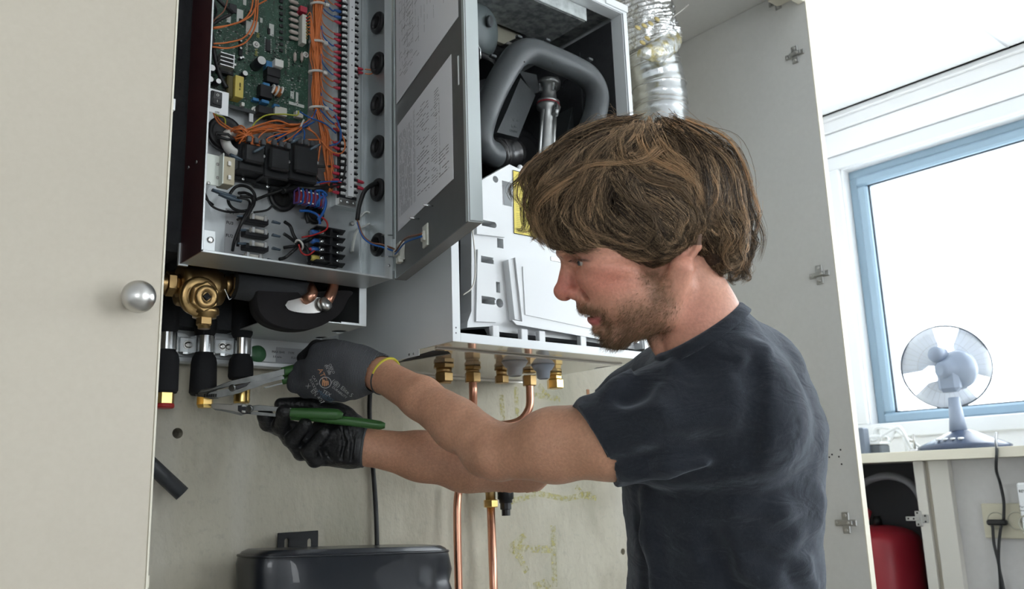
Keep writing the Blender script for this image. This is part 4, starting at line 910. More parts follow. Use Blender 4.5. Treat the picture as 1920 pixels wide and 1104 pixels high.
# silencer wedges
wd1 = MB(); wd1.prism([U_(x, y, 1.175) for x, y in ((976, 146), (1004, 178), (972, 258), (932, 248), (950, 208))], (0, .06, 0)); o = wd1.build('silencer', m_gplas, boil)
a = U_(968, 230, 1.1745); md = U_(990, 190, 1.1745)-U_(968, 230, 1.1745)
text_obj('moulded_mark', 'C  A', .008, U_(967, 225, 1.1743), (1, 0, .1), (0, 0, 1), m_fan, o); text_obj('moulded_mark', 'E 14', .007, U_(964, 237, 1.1743), (1, 0, .1), (0, 0, 1), m_fan, o); text_obj('moulded_mark', '175052', .007, U_(963, 246, 1.1743), (1, 0, .1), (0, 0, 1), m_fan, o)
MB().prism([U_(x, y, 1.20) for x, y in ((1080, 176), (1096, 186), (1082, 254), (1062, 250))], (0, .05, 0)).build('silencer', m_gplas, boil)
MB().prism([U_(x, y, 1.22) for x, y in ((972, 132), (1006, 140), (1012, 172), (1000, 176))], (0, .04, 0)).build('silencer_neck', m_gplas, boil)
# cast aluminium mixer column with red gasket
m_cast = M('cast_aluminium', (.50, .51, .50), .38, .9, nscale=50, ncol=(.40, .41, .41))
bc = U_(1022, 300, 1.16); tc_ = U_(1027, 214, 1.16)
mb = MB(); ax = (tc_-bc).normalized(); L_ = (tc_-bc).length
mb.lathe(bc-ax*.04, ax, [(0, .019), (.05, .017), (L_+.02, .014), (L_+.046, .016), (L_+.052, .0225), (L_+.058, .0225)], 22); col = mb.build('burner_column', m_cast, boil)
mb = MB(); mb.tube([U_(1037, 305, 1.145), U_(1039, 250, 1.145), U_(1041, 205, 1.145)], .004, 10); mb.tube([U_(1010, 310, 1.145), U_(1015, 240, 1.145), U_(1018, 205, 1.145)], .003, 8); mb.tube([U_(1041, 215, 1.138), U_(1046, 200, 1.138)], .006, 10); mb.build('column_rib', m_cast, col)
topc = tc_+ax*.018
MB().lathe(topc, ax, [(0, .0228), (.0025, .0228)], 26).build('gasket_ring', m_red, col, 'red gasket ring'); MB().lathe(topc+ax*.0025, ax, [(0, .0222), (.006, .022), (.008, .016), (.03, .014), (.04, .022), (.05, .022)], 24).build('upper_flange', m_cast, col)
for (x, y) in ((1043, 202), (1013, 168), (1038, 166)): MB().lathe(U_(x, y, 1.135), (0, 0, 1), [(-.004, .004), (.004, .004), (.005, .0025), (.012, .0025)], 6, smooth=False).build('bolt', m_chrome, col)
MB().tube(spline([U_(1030, 150, 1.19), U_(1045, 145, 1.18), U_(1052, 165, 1.19), U_(1060, 150, 1.2), U_(1080, 150, 1.2)], 5), .0016, 6).build('ignition_lead', m_cable, boil)
p = U_(1049, 282, 1.16); MB().box((p.x-.008, 1.158, p.z-.016), (p.x+.006, 1.16, p.z+.012), .0005).build('yellow_tag', m_yell, boil); MB().box((p.x-.0075, 1.1572, p.z-.014), (p.x+.0055, 1.158, p.z+.006)).build('tag_print', m_paper, boil)
# inner wall of the boiler, seam
MB().box((gx1-.013, BF+.12, gz0+.2), (gx1-.012, BF+.123, gz1-.05)).build('lining_seam', m_gplas, boil)
# horizontal shelf behind the control module (dark stuff inside lower left gap)
MB().box((gx0+.016, 1.18, gz0+.03), (gx0+.25, 1.30, gz0+.32), .01).build('heat_exchanger', m_black, boil)
MB().box((gx0+.014, 1.10, gz0+.21), (gx0+.05, 1.17, gz0+.225), .002).build('inner_bracket', m_satin, boil)
# ---- white control module
CY = 1.072
def C_(x, y, Y_=CY): return PY(x, y, Y_)
ol = [(888, 346), (955, 308), (972, 316), (1000, 322), (1190, 352), (1190, 655), (1100, 640), (935, 622), (930, 611), (876, 614), (877, 603), (884, 583), (884, 400)]
mod = MB().prism([C_(x, y) for x, y in ol], (0, .030, 0)).build('control_module', m_wplas, boil, 'white plastic control module')
def slot(x0, y0, x1, y1):
    a, b = C_(x0, y0), C_(x1, y1); r = abs(a.z-b.z)/2; pts = [Vector((a.x, CY-.01, a.z)), Vector((a.x, CY-.01, b.z))]
    for k in range(9):
        t_ = -PI/2+PI*k/8; pts.append(Vector((b.x-r+math.cos(t_)*r, CY-.01, (a.z+b.z)/2+math.sin(t_)*r)))
    return MB().prism(pts, (0, .045, 0)).build('_c', m_dark)
cuts = [slot(899, 413, 927, 430), slot(899, 480, 926, 497), slot(900, 555, 928, 573)]
for (x0, y0, x1, y1) in ((932, 446, 944, 466), (930, 528, 938, 549)): a, b = C_(x0, y0), C_(x1, y1); cuts.append(MB().box((a.x, CY-.01, b.z), (b.x, CY+.04, a.z)).build('_c', m_dark))
cuts.append(MB().lathe(C_(937, 568)+Vector((0, -.01, 0)), (0, 1, 0), [(0, .0075), (.04, .0075)], 16, smooth=False).build('_c', m_dark))
a, b = C_(941, 338), C_(961, 388); cuts.append(MB().box((a.x, CY-.01, b.z), (b.x-.001, CY+.02, a.z)).build('_c', m_dark))
cuts.append(MB().lathe(C_(929, 336)+Vector((0, -.01, 0)), (0, 1, 0), [(0, .006), (.04, .006)], 14, smooth=False).build('_c', m_dark))
boolean(mod, cuts); mod['label'] = 'white plastic control module'
mb = MB()
mb.prism([C_(x, y) for x, y in ((890, 394), (941, 394), (946, 398), (951, 440), (943, 446), (890, 440))], (0, -.006, 0)); mb.build('raised_pad', m_wplas, mod)
pd = mod.data  # shares material only
mb = MB(); mb.prism([C_(x, y) for x, y in ((893, 468), (920, 470), (926, 500), (928, 605), (890, 603))], (0, -.004, 0)); o2 = mb.build('raised_pad', m_wplas, mod)
for o_, sl_ in ((bpy.data.objects['raised_pad'], slot(899, 413, 927, 430)), (o2, slot(899, 480, 926, 497))): boolean(o_, [sl_])
boolean(o2, [slot(900, 555, 928, 573)])
a = C_(955, 490); mb = MB(); mb.prism([C_(x, y) for x, y in ((943, 490), (953, 488), (966, 604), (955, 601))], (0, -.014, 0)); mb.build('panel_side', m_wplas, mod)
dp = MB(); dp.prism([C_(x, y) for x, y in ((953, 487), (1185, 520), (1185, 646), (966, 606))], (0, -.018, 0)); dpo = dp.build('display_cover', m_wplas, mod)
dp = MB(); dp.prism([C_(x, y, CY-.018) for x, y in ((979, 500), (1180, 530), (1180, 632), (984, 590))], (0, -.0016, 0)); dp.build('cover_inset', m_wplas, dpo)
dp = MB(); dp.prism([C_(x, y, CY-.016) for x, y in ((958, 600), (1185, 640), (1185, 647), (966, 609))], (0, -.003, 0)); dp.build('cover_lip', m_wplas, dpo)
MB().box((gx0+.004, BF+.012, gz0+.001), (gx1-.014, BB-.04, gz0+.004)).build('dark_gap_sheet', m_foam, boil)  # dark sheet added so the gap under the module looks shaded
for k, (x, y) in enumerate(((922, 634), (975, 634), (1008, 640), (1085, 650))):
    p = C_(x, y); MB().box((p.x-.012, CY-.018, gz0+.005), (p.x+.002, CY-.008, gz0+.032), .001).build('support_foot', m_wplas, mod)
mb = MB()
for (x, y) in ((912, 633), (946, 639), (1148, 657), (1170, 659)):
    p = PY(x, y, BF+.012); mb.tube([p+Vector((-.006, 0, -.003)), p+Vector((-.002, -.004, .003)), p+Vector((.006, -.004, .003)), p+Vector((.006, 0, -.004))], .0016, 6)
mb.build('wire_clip', m_black, boil)
mb = MB(); p = C_(1040, 486); mb.box((p.x-.010, CY-.001, p.z-.004), (p.x+.02, CY+.001, p.z+.004), .0008); mb.build('latch_slot', m_satin, mod)
for (x, y) in ((884, 350), (887, 362), (892, 392), (975, 316), (988, 322), (1000, 326)):
    p = C_(x, y, CY+.01); MB().lathe(p, (0, 0, 1), [(-.004, .005), (.003, .005), (.006, .003)], 10).build('snap_lug', m_wplas, mod)
MB().tube(spline([C_(884, 420, CY-.012), C_(890, 470, CY-.012), C_(891, 515, CY-.012), C_(884, 540, CY-.010), C_(868, 553, CY-.006)], 6), .0011, 8).build('earth_wire', M('off_white_wire', (.72, .70, .62), .4), mod)
# yellow instruction sticker
yl = MB(); yl.prism([C_(x, y, CY-.0004) for x, y in ((962, 319), (1100, 356), (1100, 463), (964, 437))], (0, -.0006, 0)); ylo = yl.build('instruction_sticker', m_yell, mod, 'yellow instruction sticker')
bd = MB(); q_ = [C_(x, y, CY-.0012) for x, y in ((962, 319), (1100, 356), (1100, 463), (964, 437))]
for a, b in zip(q_, q_[1:]+q_[:1]): bd.tube([a, b], .0006, 4)
bd.build('sticker_border', m_ink, ylo)
ln = MB(); rn_ = random.Random(2)
for k in range(34):
    fr = (k+1.2)/35.5; A = q_[0].lerp(q_[3], fr); B = q_[1].lerp(q_[2], fr); s_ = .03
    while s_ < .95:
        e_ = min(s_+rn_.uniform(.05, .22), .96)
        if rn_.random() < .86:
            a, b = A.lerp(B, s_), A.lerp(B, e_); ln.quad(a+Vector((0, -.0002, -.0003)), b+Vector((0, -.0002, -.0003)), b+Vector((0, -.0002, .0003)), a+Vector((0, -.0002, .0003)))
        s_ = e_+.012
ln.build('sticker_print', M('sticker_ink', (.32, .26, .07), .7), ylo, kind='stuff')
# ---- connections under the boiler
def hexfit(x, y, r, parts, name='brass_fitting', m=m_brass, label=None, top=None):
    """x, y: pixel of the middle of the fitting where it meets the plate"""
    p = PZ(x, y, gz0-.001); mb = MB()
    for (kind, d0, d1, rr) in parts:
        if kind == 'h': mb.lathe(p+Vector((0, 0, -d0)), (0, 0, -1), [(0, rr*.93), (.0015, rr), (d1-d0-.0015, rr), (d1-d0, rr*.93)], 6, smooth=False)
        else: mb.lathe(p+Vector((0, 0, -d0)), (0, 0, -1), [(0, rr), (d1-d0, rr*.98)], 20)
    return mb.build(name, m, boil, label), p
hexfit(832, 682, .018, [('h', .0, .008, .0195), ('c', .008, .016, .014), ('h', .016, .032, .0170), ('c', .032, .035, .013)])
o, pa = hexfit(886, 686, .016, [('h', 0, .007, .016), ('c', .007, .012, .012), ('h', .012, .030, .0150)])
hexfit(940, 688, .014, [('h', 0, .006, .014), ('c', .006, .016, .010), ('h', .016, .030, .0135)])
o, pb = hexfit(992, 694, .014, [('h', 0, .006, .014), ('h', .010, .030, .0135)])
hexfit(1040, 698, .015, [('c', 0, .006, .014), ('h', .006, .014, .013), ('h', .014, .032, .0165)], m=m_brassb)
m_gcup = M('grey_rubber_cup', (.40, .42, .43), .5)
for (x, y, r, mm) in ((965, 678, .019, m_gcup), (1018, 684, .0175, M('bluegrey_cup', (.36, .42, .50), .4))):
    p = PZ(x, y, gz0-.001); MB().lathe(p, (0, 0, -1), [(0, r*1.25), (.002, r*1.2), (.010, r*.9), (.011, r*.75), (.024, r*.66), (.026, r*.5), (.012, r*.45)], 24).build('drain_cup', mm, boil)
# copper tails from the boiler
def PYz(x, y, yy): return PY(x, y, yy)
mb = MB(); pts = [pa+Vector((0, 0, -.028)), Vector((pa.x, pa.y, PY(888, 740, pa.y).z)), PY(886, 790, pa.y+.02), PY(874, 850, pa.y+.05), PY(862, 910, 1.37), PY(860, 960, 1.375), PY(860, 1115, 1.375), PY(861, 1300, 1.375)]
pts[-1].x = pts[-2].x; pts[-3].x = pts[-2].x
mb = MB(); mb.tube(spline(pts, 6), .0075, 18)
cp1 = mb.build('copper_pipe', m_copper, None, 'copper pipe dropping from the boiler just right of the black lagging jacket', cat='pipe', group='copper pipes under the boiler')
mb = MB(); pts = [pb+Vector((0, 0, -.028)), Vector((pb.x, pb.y, PY(992, 735, pb.y).z)), PY(992, 765, pb.y), PY(975, 788, pb.y+.01), PY(945, 796, pb.y+.02), PY(905, 796, pb.y+.03)]
mb.tube(spline(pts, 8), .0075, 18); mb.build('copper_pipe', m_copper, None, 'bent copper pipe curving left under the boiler above the elbow', cat='pipe', group='copper pipes under the boiler')
mb = MB(); q0 = PY(920, 943, 1.37); q1 = PY(928, 1115, 1.37); q1.x = q0.x+.002; zz = -.9
mb.tube([q0, q1, Vector((q1.x, 1.37, CZ+zz))], .0080, 18); cpt = thing('copper_pipe', tuple(q1), 'straight copper pipe with a brass nut on top, right of the other vertical copper pipe', 'pipe', 'copper pipes under the boiler')
mb.build('tube', m_copper, cpt); MB().lathe(q0+Vector((0, 0, -.008)), (0, 0, 1), [(0, .013), (.0015, .0145), (.013, .0145), (.0145, .013)], 6, smooth=False).build('brass_nut', m_brassb, cpt)
MB().lathe(q0+Vector((0, 0, .006)), (0, 0, 1), [(0, .010), (.04, .010)], 14).build('valve_stem', m_brass, cpt)
bx_ = PY(948, 935, 1.36); mb = MB(); mb.lathe(bx_+Vector((0, 0, .03)), (0, 0, -1), [(0, .016), (.030, .016), (.032, .013), (.038, .013)], 20); mb.lathe(bx_+Vector((0, 0, -.006)), (0, 0, -1), [(0, .0095), (.001, .011), (.014, .011), (.015, .0085), (.026, .0085)], 10, smooth=False)
mb.build('drain_valve', m_black, None, 'black plastic drain fitting beside the brass nut below the elbows', cat='fitting')

# ================================================================== hoses and flue
fy = 1.28
duct = thing('flue_duct', tuple(PY(1240, 160, fy)), 'silver aluminium flue duct rising beside the boiler', 'duct')
pts = [PY(1242, 330, fy), PY(1241, 260, fy), PY(1239, 200, fy), PY(1235, 160, fy), PY(1226, 125, fy), PY(1220, 100, fy), PY(1212, 62, fy), PY(1196, 20, fy), PY(1180, -30, fy)]
m_duct = M('aluminium_duct', (.70, .72, .72), .24, .95, nscale=30, ncol=(.58, .60, .62), nfac=.3, bump=.25, bscale=28)
path = spline(pts[:6], 12); n_ = len(path)
rs = [.065+(.0016 if (i % 7 in (0, 1)) else 0) + .0006*math.sin(i*1.9) for i in range(n_)]
MB().tube(path, rs, 36).build('smooth_tube', m_duct, duct)
for k in (14, 22, 24, 34, 48):
    if k < n_-1:
        mb = MB(); d_ = (path[k+1]-path[k]).normalized(); mb.lathe(path[k], d_, [(0, .0657), (.0005, .0675), (.0024, .0675), (.0028, .0657)], 36); mb.build('clamp_band', m_satin, duct)
p = PY(1280, 128, 1.23); 
# crumpled foil hose
m_foil = M('crumpled_foil', (.78, .79, .79), .18, 1, bump=.9, bscale=55)
foil = thing('foil_hose', tuple(PY(1215, 20, fy)), 'crumpled foil flexible hose glued onto the top of the duct', 'hose')
path = spline([PY(1220, 92, fy), PY(1216, 78, fy), PY(1212, 50, fy), PY(1200, 5, fy), PY(1188, -30, fy), PY(1180, -60, fy)], 18)
bm = MB(); n_ = 44; vs = []; T = None
mb = MB(); mb.tube(path, [.073+.004*abs(math.sin(i*.9)) for i in range(len(path))], 56)
ctr = path
for i, v in enumerate(mb.v):
    if i < len(path)*56:
        c_ = path[i//56]; d_ = Vector(v)-c_; s_ = 1+.11*mnoise.noise(Vector(v)*48)+.07*mnoise.noise(Vector(v)*110); mb.v[i] = tuple(c_+d_*s_)
o = mb.build('foil_skin', m_foil, foil)
bg_ = MB(); rs = []
path2 = spline([PY(1268, 52, 1.24), PY(1262, 75, 1.225), PY(1245, 90, 1.212), PY(1225, 98, 1.208), PY(1200, 100, 1.215)], 6)
mb = MB(); mb.tube(path2, [.010+.016*math.sin(PI*i/(len(path2)-1)) for i in range(len(path2))], 20)
for i, v in enumerate(mb.v):
    if i < len(path2)*20: c_ = path2[i//20]; d_ = Vector(v)-c_; mb.v[i] = tuple(c_+d_*(1+.25*mnoise.noise(Vector(v)*70)))
mb.build('glue_wrap', M('clear_wrap', (.70, .72, .70), .12, .35, bump=.8, bscale=60, nscale=40, ncol=(.52, .45, .22), nfac=.15), foil, 'shiny wrap with yellow glue')
MB().tube([PY(1262, 32, 1.20), PY(1275, 22, 1.20), PY(1291, 9, 1.20)], .0014, 6).build('tie_tail', m_tie, foil, 'loose cable tie tail')
mb = MB()
for (x, y) in ((1208, 48), (1220, 44), (1232, 36), (1214, 72), (1205, 80), (1196, 52)): mb.sphere(PY(x, y, 1.212), .0075, 10, 6, (1.4, .4, .7))
mb.build('glue_blob', M('dried_yellow_glue', (.50, .40, .16), .5), foil, 'dried yellow glue')

# ================================================================== lower things on the wall
p = PY(326, 905, 1.40)
a, b = PY(250, 840, 1.405), PY(342, 926, 1.375)
pp = thing('black_pipe_stub', tuple(b), 'hollow black plastic pipe stub poking out beside the cupboard door', 'pipe')
ax = (b-a).normalized(); L_ = (b-a).length
MB().lathe(a, ax, [(0, .0118), (L_, .0118), (L_, .0098), (L_-.03, .0098), (L_-.031, .001)], 26, caps=False).build('tube', M('grey_black_pipe', (.035, .04, .045), .4), pp)
# cable running down the wall
mb = MB(); mb.tube(spline([PY(694, 728, 1.408), PY(693, 780, 1.41), PY(698, 860, 1.412), PY(704, 940, 1.412), PY(707, 1030, 1.41), PY(706, 1100, 1.41), PY(704, 1300, 1.41)], 6), .0042, 12)
mb.build('wall_cable', m_cable, None, 'black cable hanging down the concrete wall above the black jacket', cat='cable')
mb = MB(); mb.tube([PY(696, 735, 1.408), PY(697, 690, 1.40), PY(690, 640, 1.395)], .0042, 12)

# expansion tank jacket and its bracket
tk = thing('insulated_tank', (PY(645, 1100, 1.3).x, 1.335, CZ-.9), 'black vinyl-jacketed tank at the bottom of the cupboard', 'tank')
tzt = PY(640, 1024, 1.285).z
tl, tr2 = PY(466, 1060, 1.32), PY(836, 1040, 1.32)
zl_, zr_ = PY(450, 1034, 1.30).z, PY(843, 1022, 1.30).z; tx = (tl.x+tr2.x)/2; rw = (tr2.x-tl.x)/2
vs, fs = [], []; n_ = 96; lev = [(.0, .90, .96), (.004, .955, .985), (.010, .985, 1.0), (.022, 1.0, 1.0), (.04, .995, .99)]+[(.06+.03*k, .992+.004*math.sin(k*2), .99) for k in range(28)]
ry = .055; mb = MB()
def sup(a, rx_, ry_, e=.55):
    c, s_ = math.cos(a), math.sin(a); return (math.copysign(abs(c)**e, c)*rx_, math.copysign(abs(s_)**e, s_)*ry_)
for (dz, fx, fy_) in lev:
    for k in range(n_):
        a = 2*PI*k/n_; x, y = sup(a, rw*fx, ry*fy_, .38)
        q_ = Vector((x*9, y*9, dz*14)); wob = .004*mnoise.noise(q_)+(.014*mnoise.noise(Vector((x*30, y*30, dz*48))) * max(0, min(1, (x/rw-.25)*2)) if dz > .03 else 0)
        vs.append((tx+x*(1+wob/rw), 1.335+y*(1+wob/ry), zl_+(zr_-zl_)*(x/rw*.5+.5)-dz))
m_ = len(lev); fs = [(i*n_+k, (i+1)*n_+k, (i+1)*n_+(k+1) % n_, i*n_+(k+1) % n_) for i in range(m_-1) for k in range(n_)]
mb.add(vs, fs, True); ci = len(mb.v); mb.add([vs[k] for k in range(n_)], [tuple(range(n_))[::-1][::-1]], False)
mb.build('jacket', m_tank, tk)
pts = []
mb = MB(); mb.tube([Vector(vs[2*n_+k % n_])+Vector((0, 0, .0005)) for k in range(n_+1)], .0022, 6, caps=False); mb.build('seam_piping', m_tank, tk)
bk = thing('wall_bracket', tuple(PY(557, 1010, 1.405)), 'small black steel bracket with two slots above the black jacket', 'bracket')
a, b = PY(520, 999, 1.405), PY(595, 1024, 1.405)
bo = MB().box((a.x, 1.402, b.z-.03), (b.x, 1.405, a.z), .0006).build('bracket_plate', m_black, bk)
cs = []
for x in (536, 579):
    p = PY(x, 1016, 1.405); cs.append(MB().box((p.x-.004, 1.39, p.z-.012), (p.x+.004, 1.42, p.z+.002)).build('_c', m_dark)); cs.append(cutter(Vector((p.x, 1.41, p.z+.002)), (0, -1, 0), .004, .03))
boolean(bo, cs)
MB().box((a.x, 1.405, b.z-.03), (a.x+.02, 1.4195, b.z-.02)).build('bracket_foot', m_black, bk)
# ================================================================== low cupboard and window shelf on the right
SX = 2.55
sz1 = PX(1760, 843, SX).z; sz0 = PX(1760, 862, SX).z
lc = thing('low_cupboard', (2.9, .8, 0), 'pale low cupboard with open doorway under the window shelf', 'cupboard')
wsf = MB().box((SX, -1.2, sz0), (WX-.001, 1.70, sz1), .0012).build('window_shelf', m_edge, None, 'cream shelf board running under the window', cat='shelf')
FX = 2.60
# front panels: panel right of the doorway (behind the sockets), frame strips
y_a = PX(1782, 900, FX).y; y_b = PX(1745, 900, FX).y; y_c = PX(1716, 900, FX).y
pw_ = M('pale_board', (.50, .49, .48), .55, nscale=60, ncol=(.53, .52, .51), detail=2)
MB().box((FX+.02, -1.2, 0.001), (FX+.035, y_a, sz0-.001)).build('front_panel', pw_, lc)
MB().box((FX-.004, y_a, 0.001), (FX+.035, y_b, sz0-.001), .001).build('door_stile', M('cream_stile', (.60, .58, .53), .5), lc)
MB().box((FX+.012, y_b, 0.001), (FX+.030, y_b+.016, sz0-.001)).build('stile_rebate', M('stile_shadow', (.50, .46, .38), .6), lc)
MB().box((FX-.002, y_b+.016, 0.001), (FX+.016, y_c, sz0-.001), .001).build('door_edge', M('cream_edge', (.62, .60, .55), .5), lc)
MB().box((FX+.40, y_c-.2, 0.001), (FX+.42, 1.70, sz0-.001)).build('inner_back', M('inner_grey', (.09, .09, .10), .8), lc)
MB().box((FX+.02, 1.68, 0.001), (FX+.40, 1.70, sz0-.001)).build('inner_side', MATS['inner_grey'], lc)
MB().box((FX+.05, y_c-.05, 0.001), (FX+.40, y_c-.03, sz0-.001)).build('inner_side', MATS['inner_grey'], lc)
# cup hinge
hp = PX(1722, 972, FX-.003); mb = MB()
mb.box((hp.x-.008, hp.y-.006, hp.z-.006), (hp.x, hp.y+.034, hp.z+.006), .001); mb.box((hp.x-.004, hp.y-.012, hp.z-.022), (hp.x, hp.y+.008, hp.z+.022), .002); mb.box((hp.x-.003, hp.y-.030, hp.z-.012), (hp.x, hp.y-.010, hp.z+.012), .002)
o = mb.build('cup_hinge', m_hinge, lc); s = MB()
for dy, dz in ((.026, 0), (0, .016), (0, -.016), (.010, 0), (-.022, .008), (-.022, -.008)): s.lathe(hp+Vector((-.0085 if abs(dy-.026) < .02 and dz == 0 else -.004, dy, dz)), (-1, 0, 0), [(0, .0028), (.001, .0022)], 8)
s.build('screw', m_ink, o)
# red expansion vessel
vc = PX(1668, 1075, FX+.20); vz = PX(1668, 1000, FX+.12).z
ves = thing('expansion_vessel', (vc.x, vc.y, vz-.4), 'red enamelled expansion vessel inside the open low cupboard', 'vessel')
rv = .125
MB().lathe((vc.x, vc.y+.02, vz+.02), (0, 0, -1), [(0, .001), (.0, .03), (.006, .07), (.018, .10), (.032, .118), (.05, rv), (.30, rv), (.33, .12), (.37, .08), (.38, .01)], 36).build('vessel_shell', m_red, ves)
MB().lathe((vc.x, vc.y+.02, vz+.02), (0, 0, 1), [(0, .014), (.02, .014), (.022, .010), (.03, .010)], 14).build('valve_cap', m_black, ves)
# grey hose arch
mb = MB(); mb.tube(spline([PX(1590, 925, FX+.25), PX(1630, 900, FX+.22), PX(1665, 892, FX+.20), PX(1700, 902, FX+.2), PX(1722, 925, FX+.2), PX(1735, 965, FX+.25), PX(1738, 1050, FX+.3), PX(1738, 1104, FX+.33)], 6), .012, 12)
mb.build('grey_hose', M('grey_hose', (.22, .22, .24), .5), None, 'grey hose arching over the red vessel', cat='hose')
mb = MB(); rp0 = PX(1628, 960, FX+.18); mb.tube([rp0+Vector((0, .03, .02)), rp0+Vector((0, .0, .0)), rp0+Vector((0, .02, -.04))], .012, 12); 
mb.build('red_pipe_piece', m_red, None, 'small red fitting behind the side panel above the vessel', cat='fitting')
# double socket
m_sock = M('beige_socket', (.52, .49, .38), .45)
a, b = PX(1842, 945, FX+.02), PX(1960, 1012, FX+.02)
so = thing('wall_socket', tuple((a+b)/2), 'beige double wall socket under the window shelf', 'socket')
pl_ = MB().box((FX+.008, b.y, b.z+.002), (FX+.0199, a.y, a.z+.002), .002).build('socket_plate', m_sock, so)
for (x, y) in ((1868, 976), (1906, 976)):
    p = PX(x, y, FX+.008); o = MB().lathe(p, (-1, 0, 0), [(0, .0235), (.001, .0235), (.0018, .022), (.0008, .021), (-.004, .0205), (-.0055, .001)], 28, caps=False).build('socket_well', M('socket_well', (.40, .385, .31), .45), pl_)
    s = MB()
    for dy in (-.0095, .0095): s.lathe(p+Vector((.0045, dy, 0)), (-1, 0, 0), [(0, .003), (.0012, .0028)], 10)
    s.build('pin_hole', m_dark, o)
# plug and cords
pk = PX(1868, 979, FX+.003); pg = thing('plug', tuple(pk), 'flat black plug pushed into the left well of the wall socket', 'plug')
MB().obox(pk+Vector((-.006, -.005, 0)), (1, 0, 0), (0, 1, 0), (0, 0, 1), (.009, .026, .0075), .004).build('plug_body', m_cable, pg)
for (pts, lab) in (([(1868, 816), (1869, 846), (1868, 880), (1875, 905), (1882, 940), (1882, 975)], 'upper'), ([(1861, 985), (1864, 1020), (1873, 1060), (1876, 1110), (1877, 1200)], 'a'), ([(1877, 985), (1873, 1020), (1873, 1060), (1880, 1095), (1886, 1130), (1886, 1200)], 'b')):
    mb = MB(); X0 = SX-.006 if lab == 'upper' else FX-.006
    P_ = [PX(x, y, (SX-.008 if y < 900 else FX-.008)) for x, y in pts]
    if lab == 'upper': P_ = [PX(1868, 812, 2.72), PX(1868, 830, 2.60)+Vector((0, 0, .004))]+P_[1:]
    mb.tube(spline(P_, 6), .0040, 10); mb.build('cord', m_cable, pg)
# white plug-in unit at the frame edge
ap = PX(1904, 905, FX-.03); bp_ = PX(1965, 1003, FX-.03)
un = thing('plug_in_meter', tuple((ap+bp_)/2), 'white plug-in socket adapter with small print, at the right edge', 'adapter')
ub = MB().box((FX-.045, bp_.y, bp_.z), (FX+.006, ap.y-.006, ap.z), .004).build('adapter_body', m_wplas, un)
xx = FX-.0453
for (tx, x, y, sz) in (('REV RITTER', 1910, 921, .010), ('Personen-', 1911, 950, .0085), ('Schutz', 1911, 957, .006)):
    p = PX(x, y, xx); text_obj('print', tx, sz, p+Vector((0, 0, 0)), (0, -1, 0), (0, 0, 1), m_ink if y < 930 else m_inkg, ub, align='LEFT')
p = PX(1926, 982, xx); MB().lathe(p, (-1, 0, 0), [(0, .023), (.0015, .022), (.001, .019), (-.006, .0185), (-.007, .001)], 26, caps=False).build('adapter_well', MATS['socket_well'], ub)

# ---- desk fan on the shelf
m_fang = M('grey_blue_plastic', (.26, .31, .40), .4)
fb = PX(1808, 838, 2.78); fanp = thing('desk_fan', (2.78, fb.y, sz1), 'grey desk fan standing on the window shelf', 'fan')
fx, fy0 = 2.78, fb.y; Z0 = sz1
m_fdark = M('dark_fan_base', (.05, .07, .12), .25)
mb = MB(); mb.lathe((fx, fy0, Z0), (0, 0, 1), [(0, .128), (.012, .130), (.020, .115), (.038, .075), (.052, .045), (.058, .030), (.060, .026)], 40); mb.build('base', m_fdark, fanp)
mb = MB()
for k in range(4): mb.box((fx-.10, fy0+.03-k*.022, Z0+.030), (fx-.075, fy0+.04-k*.022, Z0+.036), .002)
mb.build('speed_button', m_wplas, fanp)
neck = PX(1792, 770, fx); top = PX(1788, 745, fx)
mb = MB(); mb.tube([(fx, neck.y, Z0+.055), (fx, neck.y, neck.z-.02), (fx, top.y, top.z)], [.026, .021, .016], 16); mb.build('neck', m_fang, fanp)
hc = PX(1787, 690, fx)
mb = MB(); mb.lathe(hc+Vector((.07, -.01, 0)), (-.9, .35, -.05), [(0, .03), (.01, .055), (.03, .062), (.05, .058), (.07, .042), (.085, .030), (.10, .026), (.108, .015)], 26); mb.build('motor_housing', m_fang, fanp)
mb = MB(); tcp = PX(1758, 665, fx); mb.lathe(tcp, (-.9, .35, .1), [(-.02, .024), (.01, .026), (.02, .020), (.024, .005)], 20); mo = mb.build('rear_cap', m_fang, fanp)
mb = MB(); mb.obox(PX(1780, 712, fx), (1, 0, 0), (0, 1, 0), (0, 0, 1), (.02, .032, .038), .012); mb.build('tilt_joint', m_fang, fanp)
# cage: two rings of wires, seen obliquely; the fan faces away from the cupboard
axf = Vector((.86, .34, .14)).normalized(); cc = PX(1772, 690, fx)+axf*.075
u_ = axf.cross(Vector((0, 0, 1))).normalized(); v_ = u_.cross(axf)
mb = MB(); R_ = .130
ring(mb, cc, axf, R_, .0030, 64, 6); cg = mb.build('cage_rim', M('dark_rim', (.12, .14, .17), .4), fanp)
mb = MB()
for s_ in (-1, 1):
    for rr in (.03, .08): ring(mb, cc+axf*(s_*.045*(1-(rr/R_)**2)), axf, rr, .0008, 40, 4)
    for k in range(40):
        a = 2*PI*k/40; d_ = u_*math.cos(a)+v_*math.sin(a); mb.tube([cc+d_*(R_*t_)+axf*(s_*.045*(1-t_**2)) for t_ in (.2, .5, .8, 1)], .00055, 4, caps=False)
mb.build('cage_wires', M('pale_wire', (.55, .58, .62), .4), cg, kind='stuff')
